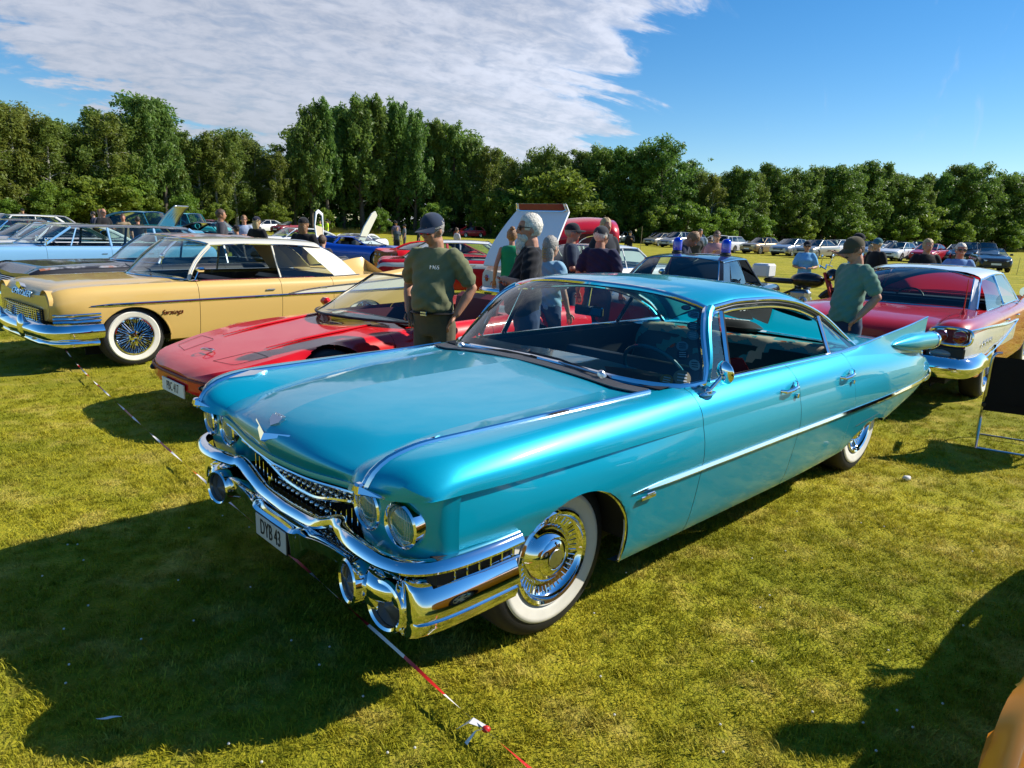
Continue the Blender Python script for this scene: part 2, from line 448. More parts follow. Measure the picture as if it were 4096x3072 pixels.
def coons(B, T, Lf, Rt, bulge=0.0):
    """patch between bottom B, top T (same count) and left/right edges (same count)"""
    nu, nv = len(B), len(Lf); G = []
    for j in range(nv):
        v = j/(nv-1); row = []
        for i in range(nu):
            u = i/(nu-1)
            p = B[i]*(1-v)+T[i]*v + Lf[j]*(1-u)+Rt[j]*u - (B[0]*(1-u)*(1-v)+B[-1]*u*(1-v)+T[0]*(1-u)*v+T[-1]*u*v)
            row.append(p)
        G.append(row)
    return G
def line(a, b, n): return [Vector(a).lerp(Vector(b), i/(n-1)) for i in range(n)]
def copy_tree(o, parent=None):
    c = o.copy(); COL.objects.link(c); c.parent = parent
    for ch in list(o.children): copy_tree(ch, c)
    return c
# ================================================================== field
def grass_color_nodes(nt, vec):
    """colour of the turf from world position: lush / dry patches, mowing stripes far off"""
    N = nt.nodes; L = nt.links
    def noise(scale, detail=4, rough=.55, dist=0.0):
        n = N.new('ShaderNodeTexNoise'); n.inputs['Scale'].default_value = scale; n.inputs['Detail'].default_value = detail; n.inputs['Roughness'].default_value = rough; n.inputs['Distortion'].default_value = dist
        L.new(vec, n.inputs['Vector']); return n.outputs[0]
    def mr(v, a, b, lo=0.0, hi=1.0):
        n = N.new('ShaderNodeMapRange'); n.interpolation_type = 'SMOOTHSTEP'
        for i, q in enumerate((a, b, lo, hi)): n.inputs[i+1].default_value = q
        L.new(v, n.inputs[0]); return n.outputs[0]
    def mix(f, a, b):
        n = N.new('ShaderNodeMix'); n.data_type = 'RGBA'; L.new(f, n.inputs[0])
        for i, q in ((6, a), (7, b)):
            if isinstance(q, tuple): n.inputs[i].default_value = (*q, 1)
            else: L.new(q, n.inputs[i])
        return n.outputs[2]
    big = noise(.55, 4, .6, .4); mid = noise(2.6, 5, .62); fine = noise(38, 3, .6)
    c = mix(mr(big, .36, .64), GRASS_G, GRASS_Y)
    c = mix(mr(mid, .48, .66), c, GRASS_D)
    c = mix(mr(fine, .35, .72, 0, .55), c, GRASS_G2)
    return c, fine, mid
GRASS_G = (.25, .245, .014); GRASS_Y = (.42, .35, .024); GRASS_D = (.47, .37, .065); GRASS_G2 = (.15, .19, .010)
def ground():
    m = bpy.data.materials.new('mown_grass'); m.use_nodes = True; nt = m.node_tree; N = nt.nodes; L = nt.links; b = N['Principled BSDF']
    b.inputs['Roughness'].default_value = .95; b.inputs['Specular IOR Level'].default_value = .15
    tc = N.new('ShaderNodeTexCoord'); c, fine, mid = grass_color_nodes(nt, tc.outputs['Object'])
    w = N.new('ShaderNodeTexWave'); w.wave_type = 'BANDS'; w.bands_direction = 'Y'; w.inputs['Scale'].default_value = .16; w.inputs['Distortion'].default_value = 1.2; w.inputs['Detail'].default_value = 2
    mp = N.new('ShaderNodeMapping'); mp.inputs['Rotation'].default_value = (0, 0, D2R(14)); L.new(tc.outputs['Object'], mp.inputs[0]); L.new(mp.outputs[0], w.inputs[0])
    mr = N.new('ShaderNodeMapRange'); mr.inputs[3].default_value = .90; mr.inputs[4].default_value = 1.12; L.new(w.outputs['Fac'], mr.inputs[0])
    mx = N.new('ShaderNodeMix'); mx.data_type = 'RGBA'; mx.blend_type = 'MULTIPLY'; mx.inputs[0].default_value = 1; L.new(c, mx.inputs[6]); L.new(mr.outputs[0], mx.inputs[7]); L.new(mx.outputs[2], b.inputs['Base Color'])
    n = N.new('ShaderNodeTexNoise'); n.inputs['Scale'].default_value = 60; n.inputs['Detail'].default_value = 6; L.new(tc.outputs['Object'], n.inputs['Vector'])
    bp = N.new('ShaderNodeBump'); bp.inputs['Strength'].default_value = .9; bp.inputs['Distance'].default_value = .03; L.new(n.outputs[0], bp.inputs['Height']); L.new(bp.outputs[0], b.inputs['Normal'])
    g = MB(); xs = [-1200, -120, -30, -10, 0, 10, 30, 120, 1200]; g.grid([[(x, y, 0) for x in xs] for y in xs]); o = g.build('ground', m, smooth=False); tag(o, 'mown lawn of the show field', kind='structure')
ground()
def grass():
    m = bpy.data.materials.new('grass_blades'); m.use_nodes = True; nt = m.node_tree; N = nt.nodes; L = nt.links; b = N['Principled BSDF']; out = N['Material Output']
    b.inputs['Roughness'].default_value = .6; b.inputs['Specular IOR Level'].default_value = .12
    ge = N.new('ShaderNodeNewGeometry'); c, fine, mid = grass_color_nodes(nt, ge.outputs['Position'])
    oi = N.new('ShaderNodeObjectInfo'); hs = N.new('ShaderNodeHueSaturation'); mr = N.new('ShaderNodeMapRange'); mr.inputs[3].default_value = .85; mr.inputs[4].default_value = 1.5; L.new(oi.outputs['Random'], mr.inputs[0]); L.new(mr.outputs[0], hs.inputs['Value'])
    L.new(c, hs.inputs['Color']); L.new(hs.outputs[0], b.inputs['Base Color'])
    tr = N.new('ShaderNodeBsdfTranslucent'); L.new(hs.outputs[0], tr.inputs[0]); mx = N.new('ShaderNodeMixShader'); mx.inputs[0].default_value = .30; L.new(b.outputs[0], mx.inputs[1]); L.new(tr.outputs[0], mx.inputs[2]); L.new(mx.outputs[0], out.inputs[0])
    # tuft prototypes baked into one tile mesh per kind, then instanced by geometry nodes
    protos = []
    rng = random.Random(3)
    for k in range(4):
        V, F = [], []
        for i in range(26):
            a = rng.uniform(0, 6.283); r = rng.uniform(0, .05); x, y = r*math.cos(a), r*math.sin(a); h = rng.uniform(.008, .022); w = rng.uniform(.0011, .0022); le = rng.uniform(.2, 1.3)*h; d = rng.uniform(0, 6.283); dx, dy = math.cos(d), math.sin(d); n0 = len(V)
            V += [(x-dy*w, y+dx*w, 0), (x+dy*w, y-dx*w, 0), (x+dx*le*.4+dy*w*.8, y+dy*le*.4-dx*w*.8, h*.65), (x+dx*le*.4-dy*w*.8, y+dy*le*.4+dx*w*.8, h*.65), (x+dx*le, y+dy*le, h)]
            F += [(n0, n0+1, n0+2, n0+3), (n0+3, n0+2, n0+4)]
        me = bpy.data.meshes.new('grass_tuft'); me.from_pydata(V, [], F); me.materials.append(m); protos.append(me)
    # field sheet carrying the blades: nearer to the camera = denser
    ng = bpy.data.node_groups.new('grass_scatter', 'GeometryNodeTree'); ng.interface.new_socket('Geometry', in_out='INPUT', socket_type='NodeSocketGeometry'); ng.interface.new_socket('Geometry', in_out='OUTPUT', socket_type='NodeSocketGeometry')
    gi = ng.nodes.new('NodeGroupInput'); go = ng.nodes.new('NodeGroupOutput'); dp = ng.nodes.new('GeometryNodeDistributePointsOnFaces'); ip = ng.nodes.new('GeometryNodeInstanceOnPoints'); rv = ng.nodes.new('FunctionNodeRandomValue'); rs = ng.nodes.new('FunctionNodeRandomValue')
    at = ng.nodes.new('GeometryNodeInputNamedAttribute'); at.data_type = 'FLOAT'; at.inputs[0].default_value = 'dens'
    tc = bpy.data.collections.new('grass_tufts')
    for me in protos: tc.objects.link(bpy.data.objects.new('grass_tuft', me))
    ci = ng.nodes.new('GeometryNodeCollectionInfo'); ci.inputs[0].default_value = tc; ci.inputs[1].default_value = True; ci.inputs[2].default_value = True
    ng.links.new(gi.outputs[0], dp.inputs['Mesh']); ng.links.new(at.outputs[0], dp.inputs['Density']); ng.links.new(dp.outputs[0], ip.inputs['Points']); ng.links.new(ci.outputs[0], ip.inputs['Instance']); ip.inputs['Pick Instance'].default_value = True
    rv.data_type = 'FLOAT_VECTOR'; rv.inputs[0].default_value = (-.12, -.12, 0); rv.inputs[1].default_value = (.12, .12, 6.283); ng.links.new(rv.outputs[0], ip.inputs['Rotation'])
    rs.data_type = 'FLOAT'; rs.inputs[2].default_value = .7; rs.inputs[3].default_value = 1.35; ng.links.new(rs.outputs[1], ip.inputs['Scale']); ng.links.new(ip.outputs[0], go.inputs[0])
    V, F, dn = [], [], []; step = .5; ys = np.arange(1.0, 17, step)
    def dens(x, y):
        d = math.hypot(x, y)
        return 620 if d < 3.2 else (460 if d < 5 else (260 if d < 8 else (110 if d < 12 else 50)))
    for y in ys:
        lim = .95*y+1.6
        for x in np.arange(-lim, lim, step):
            n0 = len(V); V += [(x, y, .002), (x+step, y, .002), (x+step, y+step, .002), (x, y+step, .002)]; F.append((n0, n0+1, n0+2, n0+3)); dn += [dens(x+step/2, y+step/2)]*4
    me = bpy.data.meshes.new('grass'); me.from_pydata(V, [], F); me.materials.append(m); a = me.attributes.new('dens', 'FLOAT', 'POINT'); a.data.foreach_set('value', dn)
    o = bpy.data.objects.new('grass', me); COL.objects.link(o); md = o.modifiers.new('scatter', 'NODES'); md.node_group = ng; tag(o, 'short green and straw coloured grass blades around the parked cars', 'grass', kind='stuff')
grass()
# ================================================================== trees
def leaf_material(name, col, trans=.35):
    m = bpy.data.materials.new(name); m.use_nodes = True; nt = m.node_tree; N = nt.nodes; L = nt.links; b = N['Principled BSDF']; out = N['Material Output']
    b.inputs['Roughness'].default_value = .5; b.inputs['Specular IOR Level'].default_value = .3
    tc = N.new('ShaderNodeTexCoord'); n = N.new('ShaderNodeTexNoise'); n.inputs['Scale'].default_value = .9; n.inputs['Detail'].default_value = 5; L.new(tc.outputs['Object'], n.inputs['Vector'])
    oi = N.new('ShaderNodeObjectInfo'); hs = N.new('ShaderNodeHueSaturation'); hs.inputs['Color'].default_value = (*col, 1)
    mr = N.new('ShaderNodeMapRange'); mr.inputs[1].default_value = .3; mr.inputs[2].default_value = .7; mr.inputs[3].default_value = .72; mr.inputs[4].default_value = 1.35; L.new(n.outputs[0], mr.inputs[0]); L.new(mr.outputs[0], hs.inputs['Value'])
    mh = N.new('ShaderNodeMapRange'); mh.inputs[3].default_value = .478; mh.inputs[4].default_value = .516; L.new(oi.outputs['Random'], mh.inputs[0]); L.new(mh.outputs[0], hs.inputs['Hue'])
    L.new(hs.outputs[0], b.inputs['Base Color']); tr = N.new('ShaderNodeBsdfTranslucent'); h2 = N.new('ShaderNodeHueSaturation'); h2.inputs['Value'].default_value = 1.5; h2.inputs['Hue'].default_value = .485; L.new(hs.outputs[0], h2.inputs['Color']); L.new(h2.outputs[0], tr.inputs[0])
    mx = N.new('ShaderNodeMixShader'); mx.inputs[0].default_value = trans; L.new(b.outputs[0], mx.inputs[1]); L.new(tr.outputs[0], mx.inputs[2]); L.new(mx.outputs[0], out.inputs[0]); return m
BARK = mat('bark', (.085, .068, .05), .9, vary=.4, vscale=3, bump=.4, bscale=12); BIRCH = mat('birch_bark', (.35, .33, .29), .8, vary=.5, vscale=4)
LEAFS = {'alder': leaf_material('alder_leaf', (.100, .185, .030)), 'birch': leaf_material('birch_leaf', (.140, .190, .034), .42), 'poplar': leaf_material('poplar_leaf', (.115, .200, .040), .42), 'bush': leaf_material('bush_leaf', (.130, .210, .026), .42), 'spruce': leaf_material('spruce_leaf', (.030, .062, .024), .15)}
def tree_proto(kind, seed, H=12.0, R=3.0, base=2.0, nleaf=5200, leaf=.24):
    rng = np.random.default_rng(seed); rd = random.Random(seed)
    tb = MB(); lean = rng.normal(0, .25, 2); top = Vector((lean[0], lean[1], H*.9))
    path = [Vector((lean[0]*t**2+.12*math.sin(t*5+seed), lean[1]*t**2, H*.9*t)) for t in np.linspace(0, 1, 9)]
    r0 = .017*H; tb.tube(path, [r0*(1.25 if i == 0 else 1)*(1-.93*i/8)+.012 for i in range(9)], 8)
    cl = []      # clump centres with radius
    nb = {'poplar': 26, 'birch': 22, 'alder': 24, 'bush': 14, 'spruce': 34}[kind]
    for k in range(nb):
        t = base/H+(1-base/H)*(k+.5)/nb*.98; z = H*.9*t; q = path[min(8, int(t*8))].lerp(path[min(8, int(t*8)+1)], t*8-int(t*8)); a = k*2.4+rd.uniform(-.5, .5)
        f = (t-base/H)/(1-base/H)
        env = {'poplar': R*(.55+.45*math.sin(math.pi*min(1, f*.75+.25)))*(1-.55*f), 'birch': R*(.65+.5*math.sin(math.pi*f))*(1-.35*f), 'alder': R*math.sin(math.pi*(.18+.74*f))**.8, 'bush': R*math.sin(math.pi*(.30+.62*f))**.7, 'spruce': R*(1-f)**.9+.15}[kind]*rd.uniform(.72, 1.12)
        up = {'poplar': 1.25, 'birch': .35, 'alder': .5, 'bush': .5, 'spruce': -.15}[kind]
        e = q+Vector((math.cos(a)*env*.8, math.sin(a)*env*.8, env*up*.6)); mid_ = q.lerp(e, .5)+Vector((0, 0, .12*env))
        tb.tube([q, mid_, e], [r0*.32*(1-.7*f)+.012, r0*.2*(1-.7*f)+.01, .008], 5, caps=False)
        ncl = 6 if kind != 'spruce' else 4
        for j in range(ncl):
            s = (j+1)/ncl; c = q.lerp(e, .25+.8*s)+Vector(rng.normal(0, .22*R/3, 3)); cl.append((c, (.36+.34*rd.random())*R/3*(1.15-.25*s)))
        if kind in ('poplar', 'alder', 'birch') and k % 2: cl.append((q+Vector(rng.normal(0, R*.16, 3)), .7*R/3))
    if kind in ('poplar', 'birch', 'alder'):      # ragged outer shoots
        for j in range(70 if kind == 'poplar' else 40):
            c0, r0_ = cl[rd.randrange(len(cl))]; o_ = Vector((c0.x, c0.y, 0))*.16+Vector((rng.normal(0, .25), rng.normal(0, .25), (.5+.6*rd.random()) if kind == 'poplar' else rng.normal(.25, .3)))*R/3; cl.append((c0+o_*.85, .22*R/3))
    cl.append((top, .4*R/3)); w = np.array([c[1]**2 for c in cl]); w /= w.sum(); idx = rng.choice(len(cl), nleaf, p=w)
    C_ = np.array([cl[i][0] for i in range(len(cl))])[idx]; rad = np.array([c[1] for c in cl])[idx]
    d = rng.normal(0, 1, (nleaf, 3)); d /= np.linalg.norm(d, axis=1)[:, None]; rr = rad*rng.random(nleaf)**.45
    sq = {'poplar': (.75, .75, 1.35), 'birch': (.95, .95, 1.15), 'alder': (1.1, 1.1, .85), 'bush': (1.1, 1.1, .8), 'spruce': (1.2, 1.2, .4)}[kind]
    P = C_+d*rr[:, None]*np.array(sq)
    if kind == 'birch': P[:, 2] -= (rng.random(nleaf)**2)*.9*R/3
    P[:, 2] = np.maximum(P[:, 2], .15)
    ax = d*.6+rng.normal(0, .7, (nleaf, 3))+np.array((0, 0, .35)); ax /= np.linalg.norm(ax, axis=1)[:, None]
    t1 = np.cross(ax, rng.normal(0, 1, (nleaf, 3))); t1 /= np.linalg.norm(t1, axis=1)[:, None]; t2 = np.cross(ax, t1); sz = leaf*rng.uniform(.55, 1.25, nleaf)[:, None]
    if kind == 'poplar': t1 = t1*.6+np.array((0, 0, .55)); t1 /= np.linalg.norm(t1, axis=1)[:, None]; t2 = np.cross(ax, t1)
    A = P-t1*sz; B = P+t2*sz*.42+ax*sz*.12; D = P-t2*sz*.42+ax*sz*.12; E = P+t1*sz
    V = np.stack([A, B, E, D], 1).reshape(-1, 3); F = np.arange(nleaf*4).reshape(-1, 4)
    me = bpy.data.meshes.new('crown'); me.vertices.add(len(V)); me.vertices.foreach_set('co', V.ravel()); me.loops.add(nleaf*4); me.loops.foreach_set('vertex_index', F.ravel()); me.polygons.add(nleaf); me.polygons.foreach_set('loop_start', np.arange(0, nleaf*4, 4)); me.update(calc_edges=True); me.materials.append(LEAFS[kind])
    tm = tb.build('trunk', BIRCH if kind == 'birch' else BARK); tme = tm.data; bpy.data.objects.remove(tm)
    return tme, me, H
PROTO = {}
for kd, sd, H, R, base, nl, lf in (('poplar', 1, 13, 2.5, 2.2, 9500, .19), ('poplar', 2, 13, 2.9, 2.4, 9800, .19), ('poplar', 12, 13, 2.3, 3.0, 8600, .19), ('alder', 3, 11, 3.3, 1.6, 10500, .18), ('alder', 4, 11, 3.0, 2.0, 9500, .18), ('alder', 5, 11, 3.6, 1.5, 10800, .18), ('birch', 6, 12, 2.7, 2.2, 8200, .165), ('birch', 7, 12, 3.1, 2.0, 8800, .165), ('birch', 11, 12, 2.4, 3.0, 7600, .165), ('bush', 8, 4.5, 2.8, .3, 6600, .16), ('bush', 9, 4.0, 2.5, .3, 6200, .16), ('spruce', 10, 11, 2.0, 1.0, 5000, .26)):
    PROTO.setdefault(kd, []).append(tree_proto(kd, sd, H, R, base, nl, lf))
_tc = [0]
KINDLAB = {'poplar': ('feathery upright poplar', 'poplar_tree'), 'alder': ('dense round-headed alder', 'alder_tree'), 'birch': ('yellow-green birch', 'birch_tree'), 'bush': ('low spreading bush', 'bush'), 'spruce': ('dark pointed spruce', 'spruce_tree')}
def plant(kind, x, y, h, wid, label, var=None):
    pr = PROTO[kind]; tme, cme, H = pr[(_tc[0] if var is None else var) % len(pr)]; _tc[0] += 1
    o = empty(KINDLAB[kind][1], (x, y, 0), random.uniform(0, 6.28)); s = h/H; o.scale = (s*wid, s*wid, s)
    tr = bpy.data.objects.new('trunk', tme); link(tr, o); cr = bpy.data.objects.new('crown', cme); link(cr, o)
    tag(o, label, 'bush' if kind == 'bush' else 'tree', 'trees and bushes of the wood edge'); return o
def wood():
    Dp = 4096/2212
    line_pts = [(-300, 66), (0, 70), (300, 82), (600, 94), (900, 103), (1100, 102), (1300, 100), (1500, 99), (1700, 108), (1900, 120), (2100, 132), (2300, 140), (2500, 146)]
    dk = K([(a, b) for a, b in line_pts])
    sky = [(-250, 200), (-120, 190), (0, 182), (60, 200), (130, 238), (190, 240), (235, 205), (300, 225), (335, 182), (390, 232), (415, 280), (450, 266), (520, 264), (580, 282), (612, 302), (650, 245), (690, 200), (740, 205), (790, 194), (850, 200), (900, 215), (960, 240), (1010, 258), (1040, 290), (1080, 305), (1110, 332), (1140, 318), (1190, 312), (1240, 300), (1290, 294), (1340, 290), (1400, 293), (1450, 305), (1480, 345), (1510, 352), (1560, 356), (1600, 360), (1640, 352), (1700, 348), (1760, 340), (1850, 340), (1930, 345), (2000, 350), (2050, 346), (2120, 364), (2212, 370), (2330, 360), (2450, 365)]
    sk = K(sky)
    def kind_at(u):
        if u < 320: return 'birch'
        if u < 420: return 'poplar'
        if u < 620: return 'birch'
        if u < 1030: return 'poplar'
        if u < 1130: return 'birch'
        return random.choice(['alder', 'alder', 'poplar', 'alder', 'birch'])
    anchors = [(-250, 'past the dark green sedan'), (-100, 'beyond the dark green sedan'), (0, 'behind the black sedan with the white roof'), (90, 'behind the person in the black cap'), (210, 'behind the bald man in black'), (290, 'behind the steel blue fastback'), (370, 'behind the propped-up grey bonnet'), (420, 'behind the turquoise pickup cab'), (475, 'behind the man in the dark T-shirt'), (525, 'behind the man in the striped shirt'), (565, 'behind the white saloon'), (620, 'behind the wine red cabriolet'), (700, 'behind the raised white doors'), (780, 'behind the blue sports coupe'), (870, 'behind the group on the open field'), (940, 'behind the man in the navy cap'), (1000, 'behind the small red hatchback'), (1060, 'left of the upright white deck lid'.replace('left of', 'beside')), (1120, 'behind the upright white deck lid'), (1230, 'behind the tipped-up red front end'), (1300, 'behind the red estate car'), (1365, 'behind the young man with the phone'), (1430, 'behind the tail-on grey estate'), (1500, 'behind the woman in the dark dress'), (1580, 'behind the boxy white estate'), (1645, 'behind the champagne gold sedan'), (1710, 'behind the large silver sedan'), (1760, 'behind the woman officer'), (1850, 'behind the man in the brown cap'), (1945, 'behind the pale silver hatchback'), (2010, 'behind the man in the black polo shirt'), (2080, 'behind the man in the light blue polo'), (2170, 'behind the dark cabriolet'), (2300, 'past the end of the parked row'), (2440, 'farther past the end of the parked row')]
    where = lambda u: min(anchors, key=lambda a: abs(a[0]-u))[1]
    def hgt(u, d, v):
        p = pix_ray(u*Dp, v*Dp); return CAM_H+p.z*d/p.y
    u = -300; k = 0
    while u < 2480:
        d = dk(u)+random.uniform(-1.5, 2.5); p = pix_ray(u*Dp, 480*Dp); x = p.x*d/p.y; v = sk(u)+random.uniform(-6, 22); h = hgt(u, d, v)
        kd = kind_at(u); plant(kd, x, d, h, random.uniform(.92, 1.15), '%s %s' % (KINDLAB[kd][0], where(u))); k += 1
        u += random.uniform(34, 46) if u < 1500 else random.uniform(26, 34)
    u = -280       # second line fills the gaps
    while u < 2480:
        d = dk(u)+random.uniform(5, 10); p = pix_ray(u*Dp, 480*Dp); x = p.x*d/p.y; h = hgt(u, d, sk(u)+random.uniform(14, 34))
        plant('alder', x, d, max(h, 5), random.uniform(1.1, 1.35), 'dense alder of the second rank ' + where(u)); u += random.uniform(48, 60)
    # undergrowth and bushes in front
    for (u, v, d, w) in [(20, 430, 47, 1.1), (120, 400, 48, 1.2), (205, 385, 44, 1.25), (262, 372, 43, 1.3), (330, 425, 50, 1.1), (400, 420, 54, 1.1), (470, 440, 58, 1.0), (590, 440, 60, 1.0), (700, 450, 62, 1.0), (820, 452, 63, 1.0), (940, 440, 63, 1.0), (1060, 420, 64, 1.0), (1130, 405, 64, 1.1), (1215, 375, 62, 1.3), (1262, 410, 60, 1.1), (1350, 440, 66, 1.1), (1420, 445, 68, 1.0), (1480, 440, 68, 1.1), (1560, 450, 74, 1.1), (1640, 465, 77, 1.1), (1740, 470, 82, 1.1), (1850, 475, 86, 1.1), (1990, 440, 88, 1.2), (1950, 470, 90, 1.1), (2080, 480, 95, 1.1), (2180, 478, 96, 1.2)]:
        d = dk(u)-random.uniform(2, 6); p = pix_ray(u*Dp, 480*Dp); x = p.x*d/p.y; w *= random.uniform(.85, 1.25); plant('bush', x, d, hgt(u, d, v), w, 'leafy bush at the wood foot ' + where(u))
    for u in (1645,): p = pix_ray(u*Dp, 480*Dp); d = 118; plant('spruce', p.x*d/p.y, d, hgt(u, d, 342), 1.0, 'single dark spruce rising above the alders')
    # low dark undergrowth mass that closes the wood's foot
    rng = np.random.default_rng(5); P = []
    for q in np.arange(-300, 2480, 3.0):
        d0 = dk(q)
        for _ in range(26):
            d = d0+rng.uniform(1, 14); p = pix_ray(q*Dp, 480*Dp); P.append((p.x*d/p.y+rng.normal(0, .5), d, abs(rng.normal(0, 2.1))))
    P = np.array(P); n = len(P); a = rng.normal(0, 1, (n, 3)); a /= np.linalg.norm(a, axis=1)[:, None]; t = np.cross(a, rng.normal(0, 1, (n, 3))); t /= np.linalg.norm(t, axis=1)[:, None]; s = rng.uniform(.25, .6, n)[:, None]
    V = np.stack([P-a*s, P+t*s*.5, P+a*s, P-t*s*.5], 1).reshape(-1, 3); me = bpy.data.meshes.new('undergrowth'); me.from_pydata(V.tolist(), [], np.arange(n*4).reshape(-1, 4).tolist()); me.materials.append(LEAFS['alder']); o = bpy.data.objects.new('undergrowth', me); COL.objects.link(o); tag(o, 'dark tangled undergrowth at the foot of the wood', 'undergrowth', kind='stuff')
    # rough tall grass strip at the far edge
    P = []
    for q in np.arange(560, 2480, 1.6):
        d0 = dk(q)
        for _ in range(9):
            d = d0-rng.uniform(.5, 3.5); p = pix_ray(q*Dp, 480*Dp); P.append((p.x*d/p.y+rng.normal(0, .2), d))
    P = np.array(P); n = len(P); h = rng.uniform(.3, .85, n); dx = rng.normal(0, .15, n); w = .05
    V = np.stack([np.c_[P[:, 0]-w, P[:, 1], np.zeros(n)], np.c_[P[:, 0]+w, P[:, 1], np.zeros(n)], np.c_[P[:, 0]+dx, P[:, 1], h]], 1).reshape(-1, 3)
    me = bpy.data.meshes.new('tall_grass'); me.from_pydata(V.tolist(), [], np.arange(n*3).reshape(-1, 3).tolist()); me.materials.append(leaf_material('tall_grass', (.17, .17, .04), .3)); o = bpy.data.objects.new('tall_grass', me); COL.objects.link(o); tag(o, 'tall rough grass along the far edge of the field', 'grass', kind='stuff')
wood()
# ------------------------------------------------------------------ wheels: built round the Y axis, outer face towards +Y
_wm = {}
def tyre_mesh(r, w, rim, wall):
    b = MB(); hw = w/2
    b.lathe([(rim, -hw*.7), (rim*1.05, -hw*.95), ((rim+r)/2, -hw*1.08), (r*.93, -hw*.95), (r*.985, -hw*.78), (r, -hw*.5), (r, hw*.5), (r*.985, hw*.78), (r*.93, hw*.97), ((rim+r)/2, hw*1.08), (rim*1.06, hw*.98), (rim*.98, hw*.7)], seg=48)
    return b
def add_wheel(car, loc, r=.33, w=.2, rim=.2, style='steel', side=1, white=None, turn=0.0, seg=40):
    """wheel part with tyre as its mesh and rim / whitewall as sub-parts"""
    key = (round(r, 3), round(w, 3), round(rim, 3), style, white)
    hw = w/2
    if key not in _wm:
        t = tyre_mesh(r, w, rim, white).build('wheel', RUBBER); parts = []
        if white:
            b = MB(); a0, a1 = white; y0 = hw*1.02
            def yy(q): # height of the sidewall at radius q
                m = (rim+r)/2
                return hw*(1.10 - .12*abs(q-m)/(r-rim)*2)+.0025
            n = 7; b.lathe([(a0+(a1-a0)*k/n, yy(a0+(a1-a0)*k/n)+(.002 if 0 < k < n else -.004)) for k in range(n+1)], seg=56)
            parts.append(b.build('whitewall', WHITEWALL))
        if style == 'caddy':
            b = MB()
            b.lathe([(rim*1.04, hw*.80), (rim*1.03, hw*1.10), (rim*.985, hw*1.16), (rim*.93, hw*1.10), (rim*.90, hw*.92), (rim*.84, hw*.80), (rim*.66, hw*.66), (rim*.60, hw*.80), (rim*.52, hw*1.02), (rim*.44, hw*1.12), (rim*.40, hw*1.08), (rim*.36, hw*1.16), (rim*.24, hw*1.24), (rim*.22, hw*1.21), (rim*.01, hw*1.23)], seg=64)
            for k in range(44):
                a = k*2*math.pi/44; c, s = math.cos(a), math.sin(a)
                p0 = Vector((c*rim*.70, hw*.70, s*rim*.70)); p1 = Vector((c*rim*.85, hw*.82, s*rim*.85))
                b.tube([p0, p1], [.0018, .003], 4)
            parts.append(b.build('wheel_cover', CHROME))
            b = MB(); b.lathe([(rim*.2, hw*1.222), (rim*.19, hw*1.25), (rim*.01, hw*1.26)], seg=24); parts.append(b.build('centre_badge', ALU))
        elif style == 'wire':
            b = MB(); b.lathe([(rim*1.05, hw*.8), (rim*1.04, hw*1.12), (rim*.97, hw*1.14), (rim*.93, hw*.95), (rim*.90, hw*.55)], seg=56); parts.append(b.build('rim', CHROME))
            b = MB()
            for k in range(56):
                a = k*2*math.pi/56; a2 = a+(.18 if k % 2 else -.18); q = hw*(1.05 if k % 4 < 2 else .8)
                b.tube([(math.cos(a)*rim*.92, hw*.72, math.sin(a)*rim*.92), (math.cos(a2)*rim*.28, q, math.sin(a2)*rim*.28)], .0035, 4, caps=False)
            parts.append(b.build('spokes', CHROME)); parts[-1]['kind'] = 'stuff'
            b = MB(); b.lathe([(rim*.9, hw*.4), (rim*.3, hw*.45), (.001, hw*.45)], seg=32); parts.append(b.build('rim_well', DARK))
            b = MB(); b.lathe([(rim*.30, hw*.7), (rim*.30, hw*1.05), (rim*.22, hw*1.22), (.001, hw*1.26)], seg=24)
            for k in range(3):
                a = k*2*math.pi/3+.5; c, s = math.cos(a), math.sin(a); n = Vector((-s, 0, c))
                p = Vector((c*rim*.12, hw*1.25, s*rim*.12)); q = Vector((c*rim*.5, hw*1.22, s*rim*.5))
                b.prism([p+n*.018, q+n*.006, q-n*.010, p-n*.018], (0, .012, 0))
            parts.append(b.build('spinner', CHROME))
        elif style == 'alloy':
            b = MB(); b.lathe([(rim*1.04, hw*.7), (rim*1.03, hw*1.0), (rim*.96, hw*1.02), (rim*.9, hw*.6)], seg=40)
            for k in range(5):
                a = k*2*math.pi/5; c, s = math.cos(a), math.sin(a); n = Vector((-s, 0, c))
                for sg in (-1, 1):
                    p = Vector((c, 0, s))*rim*.12+n*.02*sg; q = Vector((c, 0, s))*rim*.95+n*rim*.13*sg
                    b.prism([p+Vector((0, hw*.78, 0))+n*.02, q+Vector((0, hw*.9, 0))+n*.02, q+Vector((0, hw*.9, 0))-n*.02, p+Vector((0, hw*.78, 0))-n*.02], (0, .015, 0))
            b.lathe([(rim*.22, hw*.6), (rim*.2, hw*.95), (.001, hw*.97)], seg=20)
            parts.append(b.build('alloy_rim', ALU))
            b = MB(); b.lathe([(rim*.95, hw*.5), (.001, hw*.45)], seg=32); parts.append(b.build('brake', DARK))
        else:   # chrome / steel cover
            b = MB(); b.lathe([(rim*1.05, hw*.75), (rim*1.04, hw*1.08), (rim*.95, hw*1.10), (rim*.88, hw*.85), (rim*.6, hw*.75), (rim*.52, hw*.98), (rim*.35, hw*1.08), (.001, hw*1.12)], seg=40)
            parts.append(b.build('wheel_cover', CHROME if style == 'chrome' else ALU))
        for p in parts: p.parent = t
        _wm[key] = t; o = t
        o.parent = car
    else:
        o = copy_tree(_wm[key], car)
    o.location = loc; o.rotation_euler = (0, 0, (0 if side > 0 else math.pi)+turn)
    return o
